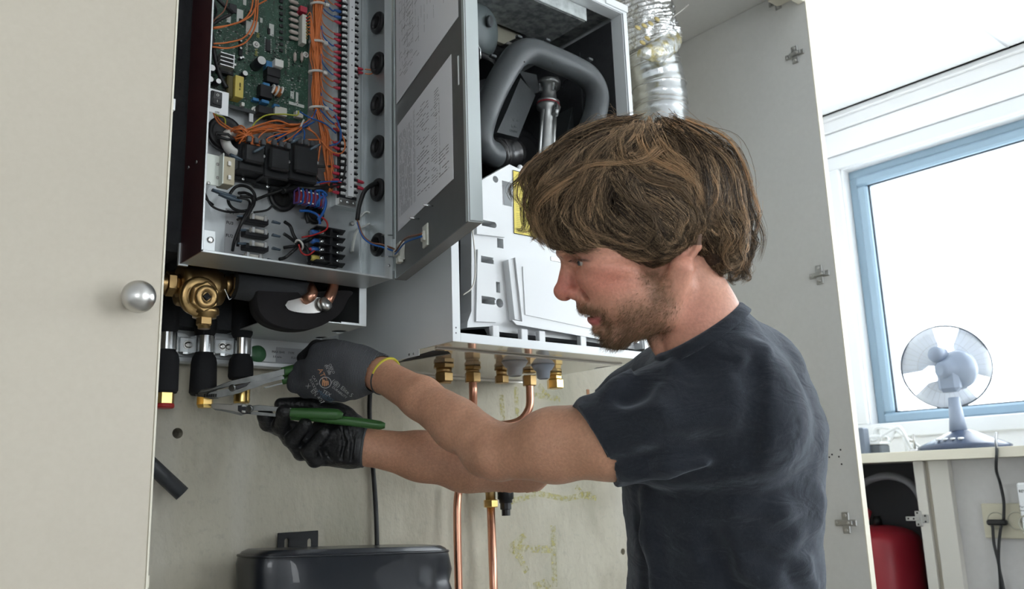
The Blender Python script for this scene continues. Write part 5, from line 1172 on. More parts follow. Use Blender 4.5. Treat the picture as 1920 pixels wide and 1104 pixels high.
for k in range(3):
    a0 = 2*PI*k/3+.4; vs = []; mb = MB(); nr, na = 6, 8
    for i in range(nr):
        rr = .03+.10*i/(nr-1)
        for j in range(na):
            a = a0+(-.5+j/(na-1))*(1.5 if i > 1 else 1.0); vs.append(cc+(u_*math.cos(a)+v_*math.sin(a))*rr+axf*(.012*(j/(na-1)-.5)*2))
    mb.add(vs, [(i*na+j, i*na+j+1, (i+1)*na+j+1, (i+1)*na+j) for i in range(nr-1) for j in range(na-1)], True)
    o = mb.build('blade', M('fan_blade', (.75, .80, .88), .3), fanp); md = o.modifiers.new('s', 'SOLIDIFY'); md.thickness = .0015
MB().lathe(cc-axf*.02, axf, [(0, .03), (.03, .03), (.04, .02)], 20).build('hub', m_fang, fanp)
# ---- small clutter on the shelf by the window corner
sxo = 2.80
def on_shelf(px, x): p = PX(px, 843, x); return p.y
y1 = on_shelf(1645, 2.75)
bxw = thing('adapter_box', (2.75, y1, sz1), 'small dark power adapter among white cables on the shelf', 'adapter')
MB().box((2.72, y1-.028, sz1), (2.78, y1+.030, sz1+.030), .004).build('adapter_body', M('dark_adapter', (.12, .14, .16), .5), bxw)
MB().box((2.715, y1-.030, sz1+.0305), (2.785, y1+.032, sz1+.038), .002).build('adapter_lid', m_wplas, bxw)
y2 = on_shelf(1621, 2.70); MB().box((2.68, y2-.012, sz1), (2.72, y2+.010, sz1+.085), .004).build('slate_box', M('slate_box', (.14, .17, .22), .5), None, 'slim upright slate-coloured box at the shelf end', cat='box')
cbl = thing('white_cables', (2.85, y1-.05, sz1), 'loose white cables bunched on the shelf in the window corner', 'cable')
rn_ = random.Random(4)
for k in range(5):
    pts = []; 
    for i in range(6): pts.append(Vector((2.80+rn_.uniform(-.03, .05), y1+.08-.035*i+rn_.uniform(-.02, .02), sz1+.006+(.10*math.sin(PI*(i+.3)/6.3)*rn_.uniform(.3, 1) if 0 < i < 5 else 0))))
    MB().tube(spline(pts, 6), .0045, 8).build('cable', M('white_cable', (.78, .80, .80), .4), cbl)
y3 = on_shelf(1716, 2.74); st = thing('metal_stand', (2.74, y3, sz1), 'tiny metal stand with a thin post between the cables and the fan', 'stand')
mb = MB(); mb.lathe((2.74, y3, sz1), (0, 0, 1), [(0, .020), (.006, .020), (.009, .012), (.010, .004)], 20); mb.build('foot', m_satin, st)
mb = MB(); mb.tube([(2.74, y3, sz1+.008), (2.74, y3, sz1+.056)], .003, 8); mb.obox((2.74, y3+.006, sz1+.034), (1, 0, 0), (0, 1, 0), (0, 0, 1), (.003, .008, .003)); mb.build('post', m_satin, st)
# ================================================================== implicit-surface sculpting (numpy), meshed with surface nets
# sculpt space: a = right, b = down, c = away, measured in metres from the photographer's eye; turned into world points at the end
def QP(px, py, t): return np.array([t*(px-960)/FPX, t*(py-552)/FPX, t])
AX = np.array([list(CR), list(-CU), list(CF)])
def q2w(v): return v @ AX + np.array([0, 0, CZ])
class Field:
    def __init__(s, xs, ys, zs):
        s.ax = [np.asarray(xs, np.float32), np.asarray(ys, np.float32), np.asarray(zs, np.float32)]
        s.F = np.full([len(a) for a in s.ax], .05, np.float32)
    def sub(s, lo, hi):
        sl = []; 
        for k in range(3):
            i0 = max(0, np.searchsorted(s.ax[k], lo[k])-1); i1 = min(len(s.ax[k]), np.searchsorted(s.ax[k], hi[k])+1); sl.append(slice(int(i0), int(max(i1, i0))))
        g = [s.ax[0][sl[0]][:, None, None], s.ax[1][sl[1]][None, :, None], s.ax[2][sl[2]][None, None, :]]
        return tuple(sl), g
    def comb(s, sl, d, k, op):
        F = s.F[sl]
        if F.size == 0: return
        if op == 'u':
            if k <= 0: s.F[sl] = np.minimum(F, d)
            else:
                h = np.clip(.5+.5*(F-d)/k, 0, 1); s.F[sl] = F*(1-h)+d*h-k*h*(1-h)
        elif op == 's':
            d = -d
            if k <= 0: s.F[sl] = np.maximum(F, d)
            else:
                h = np.clip(.5-.5*(F-d)/k, 0, 1); s.F[sl] = F*(1-h)+d*h+k*h*(1-h)
    def cone(s, a, b, ra, rb, k=.01, op='u', ax=None, sc=1.0, ax2=None, sc2=1.0):
        a = np.asarray(a, float); b = np.asarray(b, float); m = max(ra, rb)*max(1, sc, sc2)+k+.012
        lo = np.minimum(a, b)-m; hi = np.maximum(a, b)+m; sl, g = s.sub(lo, hi)
        ab = b-a; L2 = max(ab@ab, 1e-9)
        px, py, pz = g[0]-a[0], g[1]-a[1], g[2]-a[2]
        t = np.clip((px*ab[0]+py*ab[1]+pz*ab[2])/L2, 0, 1)
        dx, dy, dz = px-t*ab[0], py-t*ab[1], pz-t*ab[2]
        d2 = dx*dx+dy*dy+dz*dz
        for n_, c_ in ((ax, sc), (ax2, sc2)):
            if n_ is not None:
                dn_ = dx*n_[0]+dy*n_[1]+dz*n_[2]; d2 = d2-dn_*dn_*(1-1/(c_*c_))
        d = (np.sqrt(np.maximum(d2, 0))-(ra+(rb-ra)*t)).astype(np.float32)
        s.comb(sl, d, k, op)
    def ell(s, c, r, R=None, k=.01, op='u'):
        c = np.asarray(c, float); r = np.asarray(r, float); m = r.max()+k+.012; sl, g = s.sub(c-m, c+m)
        p = [g[0]-c[0], g[1]-c[1], g[2]-c[2]]
        if R is not None: p = [p[0]*R[i][0]+p[1]*R[i][1]+p[2]*R[i][2] for i in range(3)]
        k0 = np.sqrt((p[0]/r[0])**2+(p[1]/r[1])**2+(p[2]/r[2])**2); k1 = np.sqrt((p[0]/r[0]**2)**2+(p[1]/r[1]**2)**2+(p[2]/r[2]**2)**2)
        d = (k0*(k0-1)/np.maximum(k1, 1e-6)).astype(np.float32); s.comb(sl, d, k, op)
    def half(s, p, n, lo, hi, k=0):
        """cut away the side that n points to, inside a box"""
        sl, g = s.sub(np.asarray(lo), np.asarray(hi)); d = (g[0]-p[0])*n[0]+(g[1]-p[1])*n[1]+(g[2]-p[2])*n[2]
        s.comb(sl, -d.astype(np.float32), k, 's')
    def mesh(s):
        F = s.F; ax = s.ax; nx, ny, nz = F.shape; S = F < 0
        c = [S[:-1, :-1, :-1], S[1:, :-1, :-1], S[:-1, 1:, :-1], S[1:, 1:, :-1], S[:-1, :-1, 1:], S[1:, :-1, 1:], S[:-1, 1:, 1:], S[1:, 1:, 1:]]
        cnt = sum(x.astype(np.int8) for x in c); act = (cnt > 0) & (cnt < 8); idx = np.full(act.shape, -1, np.int32); I = np.argwhere(act); idx[act] = np.arange(len(I))
        off = np.array([[i & 1, (i >> 1) & 1, (i >> 2) & 1] for i in range(8)])
        P = np.stack([np.stack([ax[k][I[:, k]+off[j, k]] for k in range(3)], 1) for j in range(8)], 1)
        V = np.stack([F[I[:, 0]+off[j, 0], I[:, 1]+off[j, 1], I[:, 2]+off[j, 2]] for j in range(8)], 1)
        acc = np.zeros((len(I), 3)); n = np.zeros(len(I))
        for i in range(8):
            for j in range(i+1, 8):
                if bin(i ^ j).count('1') != 1: continue
                m = (V[:, i] < 0) != (V[:, j] < 0); t = V[:, i]/np.where(m, V[:, i]-V[:, j], 1)
                acc += np.where(m[:, None], P[:, i]+(P[:, j]-P[:, i])*t[:, None], 0); n += m
        verts = acc/np.maximum(n, 1)[:, None]
        quads = []
        for k in range(3):
            u, v = [(1, 2), (2, 0), (0, 1)][k]
            a_ = [slice(1, -1)]*3; b_ = [slice(1, -1)]*3; a_[k] = slice(0, -1); b_[k] = slice(1, None)
            A, B = S[tuple(a_)], S[tuple(b_)]; E_ = np.argwhere(A != B)
            if len(E_) == 0: continue
            inside = A[tuple(E_.T)]; base = E_.copy(); 
            for q in range(3):
                if q != k: base[:, q] += 1
            def g_(du, dv):
                e = base.copy(); e[:, u] -= du; e[:, v] -= dv; return idx[e[:, 0], e[:, 1], e[:, 2]]
            q = np.stack([g_(1, 1), g_(0, 1), g_(0, 0), g_(1, 0)], 1); q[~inside] = q[~inside][:, ::-1]; quads.append(q)
        quads = np.concatenate(quads); quads = quads[(quads >= 0).all(1)]
        return verts, quads
def np_mesh(name, V, Q, mats, parent, label=None, smooth=True, mi=None, **kw):
    me = bpy.data.meshes.new(name); n = Q.shape[1]
    me.vertices.add(len(V)); me.vertices.foreach_set('co', V.astype(np.float32).ravel()); me.loops.add(Q.size); me.loops.foreach_set('vertex_index', Q.astype(np.int32).ravel())
    me.polygons.add(len(Q)); me.polygons.foreach_set('loop_start', np.arange(0, Q.size, n, dtype=np.int32)); me.polygons.foreach_set('loop_total', np.full(len(Q), n, np.int32))
    me.polygons.foreach_set('use_smooth', np.full(len(Q), smooth))
    for m in (mats if isinstance(mats, (list, tuple)) else [mats]): me.materials.append(m)
    if mi is not None: me.polygons.foreach_set('material_index', mi.astype(np.int32))
    me.update(); me.validate()
    return link(name, me, parent, label, **kw)
def smooth_mesh(V, Q, it=2, w=.5):
    n = len(V); e = np.concatenate([Q[:, [0, 1]], Q[:, [1, 2]], Q[:, [2, 3]], Q[:, [3, 0]]])
    deg = np.bincount(e.ravel(), minlength=n)[:, None]
    for _ in range(it):
        acc = np.stack([np.bincount(e[:, 0], V[e[:, 1], k], n)+np.bincount(e[:, 1], V[e[:, 0], k], n) for k in range(3)], 1); V = V*(1-w)+w*acc/np.maximum(deg, 1)
    return V
def colour_attr(o, C, name='paint'):
    a = o.data.color_attributes.new(name, 'FLOAT_COLOR', 'POINT'); c = np.ones((len(C), 4), np.float32); c[:, :3] = C; a.data.foreach_set('color', c.ravel())
def attr_mat(name, rough=.5, sss=0, bump=0, bscale=200, noise=.0, nscale=60, spec=.5, stretch=None):
    m = M(name, (.5, .5, .5), rough, sss=sss, bump=bump, bscale=bscale, spec=spec, stretch=stretch); nt = m.node_tree; N = nt.nodes; L = nt.links; p = N['Principled BSDF']
    a = N.new('ShaderNodeAttribute'); a.attribute_name = 'paint'; src = a.outputs['Color']
    if noise:
        tc = N.new('ShaderNodeTexCoord'); n = N.new('ShaderNodeTexNoise'); n.inputs['Scale'].default_value = nscale; n.inputs['Detail'].default_value = 4; L.new(tc.outputs['Object'], n.inputs['Vector'])
        r = N.new('ShaderNodeMapRange'); r.inputs[1].default_value = .3; r.inputs[2].default_value = .7; r.inputs[3].default_value = 1-noise; r.inputs[4].default_value = 1+noise; L.new(n.outputs[0], r.inputs[0])
        vm = N.new('ShaderNodeVectorMath'); vm.operation = 'SCALE'; L.new(src, vm.inputs[0]); L.new(r.outputs[0], vm.inputs[3]); src = vm.outputs[0]
    L.new(src, p.inputs['Base Color']); return m
def vnoise(P, s, seed=0, octv=3):
    """cheap smooth value noise on arrays"""
    out = np.zeros(len(P)); amp = 1
    for o_ in range(octv):
        X = P*s*(2**o_)+seed*13.7+o_*5.3; i = np.floor(X).astype(int); f = X-i; f = f*f*(3-2*f)
        def h(ix, iy, iz): n_ = (ix*73856093) ^ (iy*19349663) ^ (iz*83492791); n_ = (n_ ^ (n_ >> 13))*1274126177; return ((n_ & 0xffff)/65535.0)*2-1
        r = 0
        for a in (0, 1):
            for b in (0, 1):
                for c in (0, 1): r = r+h(i[:, 0]+a, i[:, 1]+b, i[:, 2]+c)*(f[:, 0] if a else 1-f[:, 0])*(f[:, 1] if b else 1-f[:, 1])*(f[:, 2] if c else 1-f[:, 2])
        out += amp*r; amp *= .5
    return out
def grad_axis(segs):
    """segs: (start, end, step) consecutive"""
    out = []
    for a, b, h in segs: out.append(np.arange(a, b, h))
    return np.concatenate(out)

HD = 1.06; S_ = HD/FPX                                   # head mid-plane distance and metres per pixel there
def HQ(u, v, w=0): return np.array([S_*(u-960), S_*(v-552), HD+S_*w])
def rot2(deg):
    """rows: local axes for an ellipse tilted in the picture plane by deg (clockwise on screen)"""
    a = math.radians(deg); return [[math.cos(a), math.sin(a), 0], [-math.sin(a), math.cos(a), 0], [0, 0, 1]]
sholder = None
# ---- body: head, neck and both bare arms in one surface
x0f = S_*(1020-960)
FA = Field(grad_axis([(-.30, x0f, .0032), (x0f, x0f+.150, .00125), (x0f+.150, .30, .0026)]),
           grad_axis([(-.225, -.075, .003), (-.075, .075, .00125), (.075, .32, .0030)]),
           grad_axis([(.93, .985, .0026), (.985, 1.135, .0017), (1.135, 1.52, .0032)]))
def hell(u, v, w, ru, rv, rw, tilt=0, k=10, op='u'):
    for sg in ((1, -1) if w else (1,)):
        FA.ell(HQ(u, v, w*sg), np.array([ru, rv, rw])*S_, rot2(tilt), k*S_, op)
def hcone(a, b, ra, rb, k=10, op='u', sc=1):
    ws = (1, -1) if (a[2] or b[2]) else (1,)
    for sg in ws: FA.cone(HQ(a[0], a[1], a[2]*sg), HQ(b[0], b[1], b[2]*sg), ra*S_, rb*S_, k*S_, op, (0, 0, 1), sc)
# cranium and forehead
hell(1208, 382, 0, 160, 118, 108, -18, 0); hell(1112, 428, 0, 72, 66, 78, -10, 30)
hell(1125, 470, 0, 72, 50, 80, 0, 25)
# face mass
hell(1170, 545, 0, 78, 78, 72, 30, 25); hell(1128, 545, 0, 48, 50, 50, 0, 20)
hell(1120, 520, 45, 42, 34, 30, 10, 20)                   # cheek
hell(1140, 505, 66, 46, 18, 20, 6, 16)                    # cheekbone
hell(1066, 474, 20, 22, 11, 26, 0, 12)                    # brow
# nose
hcone((1074, 490, 0), (1058, 546, 0), 20, 17, 12, sc=.75); hell(1056, 547, 0, 18, 14.5, 15, 20, 8); hell(1078, 550, 14, 19, 12.5, 10, 8, 6)
hell(1068, 560, 9, 8, 3.6, 4.5, 10, 3, 's')              # nostril
hell(1096, 548, 33, 8, 16, 8, -12, 10, 's')              # fold beside the nose
# mouth
hell(1106, 574, 0, 24, 18, 34, 10, 12); hell(1097, 584, 0, 11.5, 6.2, 21, 8, 4); hell(1114, 601, 0, 13, 8.8, 22, 12, 4)
hell(1102, 591.5, 0, 24, 1.9, 24, 8, 3, 's')
hell(1124, 617, 0, 14, 10, 26, 0, 8)
# chin and jaw
hell(1152, 630, 0, 24, 20, 32, 0, 12); hcone((1158, 626, 18), (1236, 590, 60), 23, 24, 14); hcone((1240, 586, 62), (1262, 505, 84), 24, 22, 18); hell(1195, 560, 52, 60, 46, 30, 0, 24)
# eye sockets, lids
hell(1078, 491, 40, 18, 14, 16, 0, 14, 's'); hell(1097, 492.5, 33, 18.5, 17, 18, 0, 4)
hell(1081, 494.5, 42, 19, 3.3, 20, 16, 2, 's')
hell(1083, 482, 40, 17, 3.6, 12, 14, 4)
# ear (near and far)
for sg in (1, -1):
    w_ = 87
    FA.cone(HQ(1276, 440, -w_*sg), HQ(1264, 492, -(w_-6)*sg), 21*S_, 13*S_, 5*S_, 'u', (0, 0, 1), .42)
    FA.cone(HQ(1291, 432, -(w_+4)*sg), HQ(1290, 468, -(w_+3)*sg), 7*S_, 6*S_, 4*S_); FA.cone(HQ(1290, 468, -(w_+3)*sg), HQ(1270, 496, -(w_-4)*sg), 6*S_, 8*S_, 4*S_)
    FA.ell(HQ(1272, 455, -(w_+9)*sg), np.array([12, 22, 7])*S_, rot2(12), 4*S_, 's')
# neck
FA.cone(HQ(1268, 500, 0), HQ(1308, 600, 0), 74*S_, 78*S_, 22*S_, 'u', (0, 0, 1), .92); FA.cone(HQ(1308, 600, 0), HQ(1345, 690, 0), 79*S_, 92*S_, 15*S_)
FA.cone(HQ(1275, 540, -62), HQ(1262, 655, -30), 13*S_, 12*S_, 14*S_); FA.cone(HQ(1222, 620, 0), HQ(1240, 655, 0), 16*S_, 16*S_, 14*S_)
# shoulders root (hidden in the shirt), near arm
def cn(P, Q_, rp, rq, k=.02, **kw): FA.cone(QP(*P), QP(*Q_), rp*P[2]/FPX, rq*Q_[2]/FPX, k, 'u', **kw)
cn((1345, 690, 1.10), (1380, 760, 1.08), 78, 64); cn((1380, 760, 1.08), (1380, 790, 1.06), 64, 60); cn((1345, 690, 1.12), (1270, 720, 1.33), 76, 52)
cn((1370, 800, 1.055), (1150, 826, 1.07), 58, 68); cn((1150, 826, 1.07), (1040, 832, 1.11), 69, 69); cn((1040, 838, 1.11), (945, 848, 1.155), 64, 49, .015)
cn((1120, 810, 1.085), (1020, 818, 1.12), 44, 38, .015)                     # biceps
cn((930, 846, 1.165), (905, 858, 1.18), 44, 36, .02)                       # elbow
cn((1000, 838, 1.13), (930, 846, 1.165), 30, 30, .015)
cn((932, 846, 1.165), (858, 797, 1.22), 48, 46, .015); cn((858, 797, 1.22), (790, 746, 1.28), 46, 38, .015); cn((790, 746, 1.28), (716, 703, 1.345), 38, 31, .015)
cn((895, 808, 1.18), (830, 766, 1.24), 32, 32, .012)                        # brachioradialis
cn((716, 702, 1.345), (690, 690, 1.36), 32, 31, .01)
# far arm
cn((1270, 720, 1.33), (1110, 800, 1.40), 50, 46, .02); cn((1110, 800, 1.40), (990, 880, 1.43), 46, 38, .02); cn((985, 882, 1.43), (968, 896, 1.43), 38, 32, .02)
cn((975, 882, 1.43), (880, 872, 1.425), 40, 49, .02); cn((880, 872, 1.425), (790, 855, 1.42), 49, 43, .02); cn((790, 855, 1.42), (690, 838, 1.415), 43, 34, .02); cn((690, 838, 1.415), (682, 837, 1.413), 33, 32, .01)
V, Q = FA.mesh(); V = smooth_mesh(V, Q, 1, .4)
U_px = V[:, 0]/V[:, 2]*FPX+960; V_px = V[:, 1]/V[:, 2]*FPX+552
hu, hv, hw = V[:, 0]/S_+960, V[:, 1]/S_+552, (V[:, 2]-HD)/S_
skin = np.array([.58, .31, .20]); C = np.tile(skin, (len(V), 1))
def mixc(C, m, col): m = np.clip(m, 0, 1)[:, None]; return C*(1-m)+np.array(col)*m
ish = (hu > 1000) & (hv < 690) & (V[:, 2] > .93) & (V[:, 2] < 1.2)
def gs(u, v, ru, rv, w=None, rw=30):
    g = np.exp(-((hu-u)/ru)**2-((hv-v)/rv)**2)
    if w is not None: g = g*np.exp(-((np.abs(hw)-w)/rw)**2)
    return g*ish
C = mixc(C, .45*ish, (.60, .29, .21)); C = mixc(C, .7*gs(1056, 540, 32, 34), (.60, .18, .14)); C = mixc(C, .6*gs(1130, 525, 60, 36), (.62, .20, .15)); C = mixc(C, .4*gs(1265, 490, 30, 30), (.62, .24, .19)); C = mixc(C, .5*gs(1290, 590, 60, 60), (.60, .24, .18))
# lips
C = mixc(C, 1.3*np.exp(-((hu-1110)/15)**4-((hv-600)/9.5)**4)*ish, (.50, .15, .14)); C = mixc(C, .9*np.exp(-((hu-1104)/12)**4-((hv-586.5)/4.5)**4)*ish, (.44, .15, .13))
# stubble zone: real hair colour under the beard strands
nz = vnoise(V, 260, 2, 2)*.25
def seg(u, v, A, B, r):
    A = np.array(A, float); B = np.array(B, float); ab = B-A; t = np.clip(((u-A[0])*ab[0]+(v-A[1])*ab[1])/(ab@ab), 0, 1); return np.hypot(u-A[0]-t*ab[0], v-A[1]-t*ab[1])/r
beard_pts = [((1212, 520), (1226, 575), 24), ((1226, 575), (1200, 620), 34), ((1200, 620), (1150, 634), 27), ((1150, 634), (1127, 622), 20), ((1092, 576), (1112, 584), 11), ((1118, 590), (1140, 618), 16), ((1180, 590), (1215, 600), 34)]
def beardmask(u, v): return np.max([np.clip(1.35-seg(u, v, a, b, r), 0, 1) for a, b, r in beard_pts], axis=0)
bmk = beardmask(hu, hv)*ish; liprow = np.exp(-((hu-1110)/14)**4-((hv-601)/8)**4)
C = mixc(C, np.clip(bmk*(.62+nz), 0, .7)*(1-np.clip(liprow*1.5, 0, 1)), (.22, .125, .07))
C = mixc(C, .8*np.exp(-((hu-1084)/22)**2-((hv-474)/5)**2)*ish, (.20, .12, .07))          # eyebrow
C = mixc(C, .6*gs(1088, 486, 20, 6), (.30, .13, .10)); C = mixc(C, .9*np.exp(-((hu-1086)/14)**4-((hv-489.5-.22*(hu-1086))/2.2)**2)*ish, (.06, .035, .025))
# scalp hair base
hairline = ((hv < 440) & (hu > 1085) | ((hu > 1150) & (hv < 465)) | ((hu > 1322) & (hv < 480))) & (np.abs(hw) < 97)
C = mixc(C, (hairline & ish).astype(float)*.9, (.09, .055, .03))
# arms: knuckled tan variation
C = C*(1+.10*vnoise(V, 28, 4, 3))[:, None]; C = mixc(C, .25*np.clip((900-U_px)/200, 0, 1)*(~ish), (.50, .25, .15))
m_skin = attr_mat('skin', .46, sss=.12, bump=.12, bscale=420, noise=.10, nscale=260)
pl_o = thing('person', tuple(q2w(QP(1370, 1104, 1.15))), 'man in a dark navy t-shirt leaning in with two green-handled pliers, face in left profile', 'person')
body = np_mesh('body', q2w(V), Q, m_skin, pl_o); colour_attr(body, C)
# eyes
for sg in (-1, 1):
    ec = Vector(q2w(HQ(1097, 492.5, 33*sg))); r_ = 16.6*S_
    e = MB().sphere(ec, r_, 24, 16).build('eye', M('eye_white', (.62, .58, .55), .15), pl_o)
    look = (Vector(q2w(HQ(1000, 512, 33*sg+8*sg)))-ec).normalized()
    MB().lathe(ec+look*(r_*.83), look, [(0, r_*.56), (r_*.13, r_*.40), (r_*.20, r_*.15)], 20).build('iris', M('iris', (.05, .07, .08), .1), e)

# ---- t-shirt
FS = Field(np.arange(-.0, .42, .0028), np.arange(.02, .46, .0028), grad_axis([(.90, 1.48, .0034)]))
def sn(P, Q_, rp, rq, k=.03, **kw): FS.cone(QP(*P), QP(*Q_), rp*P[2]/FPX, rq*Q_[2]/FPX, k, 'u', **kw)
CAx = (0, 0, 1)
TD = 1.17
sn((1352, 800, TD), (1350, 905, TD), 166, 172, ax=CAx, sc=1.24); sn((1350, 905, TD), (1362, 1250, TD), 172, 184, ax=CAx, sc=1.22)
sn((1400, 700, TD), (1394, 780, TD), 98, 134, .04, ax=CAx, sc=1.38)                       # upper back
sn((1345, 655, 1.12), (1385, 720, 1.04), 72, 84, .04); sn((1330, 660, 1.16), (1250, 715, 1.33), 62, 62, .04)
sn((1330, 640, 1.08), (1345, 700, 1.10), 84, 100, .03)
sn((1378, 750, 1.045), (1392, 800, 1.04), 88, 92, .04)                                      # near deltoid
sn((1390, 785, 1.04), (1260, 790, 1.05), 106, 106, .035); sn((1262, 790, 1.05), (1095, 838, 1.075), 106, 80, .02)
sn((1250, 715, 1.33), (1190, 745, 1.36), 62, 56, .03); sn((1195, 745, 1.36), (1130, 788, 1.39), 58, 54, .02)
# folds (raised ridges and creases)
def rid(pts, r, k=.012, op='u'):
    for a, b in zip(pts, pts[1:]): FS.cone(QP(*a), QP(*b), r, r, k, op)
def surf_d(px, py):
    """distance along the view to the shirt surface, by sampling the field"""
    ts = np.arange(.92, 1.45, .003); lo = None
    for t in ts:
        p = QP(px, py, t); i = [min(max(int(np.searchsorted(FS.ax[k], p[k])), 0), FS.F.shape[k]-1) for k in range(3)]
        if FS.F[i[0], i[1], i[2]] < 0: return t
    return 1.2
def fold(pts, r, k=.010, op='u', off=0.0):
    P = [(x, y, surf_d(x, y)+off) for x, y in pts]; rid(P, r, k, op)
folds = [([(1095, 752), (1150, 745), (1215, 720), (1260, 690)], .006, 'u', .003), ([(1090, 775), (1160, 775), (1240, 770)], .005, 'u', .003), 
    ([(1150, 880), (1220, 868), (1300, 862), (1370, 850)], .006, 's', -.002), ([(1200, 905), (1265, 895), (1320, 880), (1390, 868)], .008, 's', -.004), ([(1185, 890), (1250, 878), (1320, 868)], .005, 'u', .003),
    ([(1408, 690), (1416, 740), (1414, 800), (1408, 850)], .0022, 's', 0),
    ([(1370, 655), (1398, 672), (1412, 700)], .005, 's', -.002), ([(1300, 665), (1345, 660), (1390, 672)], .006, 'u', .003), ([(1330, 640), (1380, 640), (1430, 655)], .004, 'u', .0025),
    ([(1430, 1010), (1480, 1000), (1530, 970)], .004, 'u', .003), ([(1380, 950), (1460, 958), (1530, 935)], .0035, 'u', .0025),
    ([(1460, 1030), (1500, 1065), (1520, 1100)], .004, 'u', .003), ([(1330, 1000), (1345, 1050), (1375, 1100)], .006, 's', -.002), ([(1202, 925), (1206, 1000), (1212, 1100)], .007, 's', -.003), ([(1215, 930), (1222, 1010), (1232, 1100)], .008, 'u', .005),
    ([(1400, 1060), (1440, 1085), (1460, 1110)], .006, 'u', .003), ([(1190, 700), (1165, 725), (1150, 745)], .006, 'u', .004), ([(1230, 700), (1195, 730), (1170, 748)], .006, 's', -.003), ([(1250, 830), (1330, 835), (1400, 825)], .007, 's', -.004)]
P_all = [([(x, y, surf_d(x, y)+off) for x, y in pts], r, op) for pts, r, op, off in folds]
for P, r, op in P_all: rid(P, r*.75, .026, op)
# sleeve hems: cut, then hollow
n_ = np.array([-.86, .46, -.12]); n_ /= np.linalg.norm(n_); hp_ = QP(1114, 832, 1.075)
FS.half(hp_, n_, hp_-np.array([.13, .12, .12]), hp_+np.array([.02, .12, .12]))
FS.cone(QP(1140, 826, 1.068), QP(1080, 843, 1.082), 75*1.066/FPX, 72.5*1.082/FPX, .002, 's')
n2 = np.array([-.78, .60, .1]); n2 /= np.linalg.norm(n2); hp2 = QP(1148, 776, 1.385)
FS.half(hp2, n2, hp2-np.array([.09, .06, .07]), hp2+np.array([.008, .05, .10]))
# neck opening: remove a slanted plug around the neck
nc = QP(1306, 622, 1.065); ax_n = QP(1345, 700, 1.09)-QP(1300, 580, 1.06); ax_n = ax_n/np.linalg.norm(ax_n)
FS.cone(HQ(1296, 585, 0), HQ(1345, 690, 0), 84*S_, 104*S_, .006, 'u')
cn_ = np.array([-.54, -.84, 0]); cp_ = HQ(1306, 619, 0)
FS.half(cp_, cn_, cp_-np.array([.075, .10, .075]), cp_+np.array([.075, .075, .075]), .004)
V, Q = FS.mesh()
# surface wrinkle displacement along the normal-ish direction
N_ = np.stack(np.gradient(FS.F, *[a for a in FS.ax]), -1) if False else None
V = smooth_mesh(V, Q, 2, .5)
keep = None
e1 = V[Q[:, 2]]-V[Q[:, 0]]; e2 = V[Q[:, 3]]-V[Q[:, 1]]; fn = np.cross(e1, e2); vn = np.zeros_like(V)
for k in range(4): 
    for c in range(3): vn[:, c] += np.bincount(Q[:, k], fn[:, c], len(V))
vn /= np.maximum(np.linalg.norm(vn, axis=1), 1e-9)[:, None]
Ps = V*np.array([1.0, 2.6, 1.0]); Vp = V+vn*(.0016*vnoise(Ps, 12, 3, 2)+.0005*vnoise(V*np.array([1, 2.2, 1]), 50, 8, 2))[:, None]
m_shirt = M('navy_jersey', (.015, .018, .025), .9, nscale=260, ncol=(.022, .026, .034), nfac=.5, bump=.22, bscale=900, spec=.25)
p_ = m_shirt.node_tree.nodes['Principled BSDF']; p_.inputs['Sheen Weight'].default_value = .4; p_.inputs['Sheen Roughness'].default_value = .5; p_.inputs['Sheen Tint'].default_value = (.6, .66, .75, 1)
nt = m_shirt.node_tree; N = nt.nodes; L = nt.links; tc = N.new('ShaderNodeTexCoord'); mp = N.new('ShaderNodeMapping'); mp.inputs['Scale'].default_value = (1, 1, 2.4); nz_ = N.new('ShaderNodeTexNoise'); nz_.inputs['Scale'].default_value = 15; nz_.inputs['Detail'].default_value = 3; nz_.inputs['Distortion'].default_value = .8
L.new(tc.outputs['Object'], mp.inputs[0]); L.new(mp.outputs[0], nz_.inputs['Vector']); b1 = N.new('ShaderNodeBump'); b1.inputs['Strength'].default_value = .45; b1.inputs['Distance'].default_value = .012; b0 = [n for n in N if n.type == 'BUMP'][0]; L.new(nz_.outputs[0], b1.inputs['Height']); L.new(b0.outputs[0], b1.inputs['Normal']); L.new(b1.outputs[0], N['Principled BSDF'].inputs['Normal'])
shirt = np_mesh('t_shirt', q2w(Vp), Q, m_shirt, pl_o, 'dark navy short-sleeved t-shirt')
# collar rib
def ring_pts(c, n, R, N=60, sq=(1, 1), u=None):
    n = np.asarray(n, float)/np.linalg.norm(n); u = np.cross(n, [0, 0, 1.0]) if u is None else np.asarray(u); u = u/np.linalg.norm(u); v = np.cross(n, u)
    return [c+u*(math.cos(2*PI*k/N)*R*sq[0])+v*(math.sin(2*PI*k/N)*R*sq[1]) for k in range(N+1)]

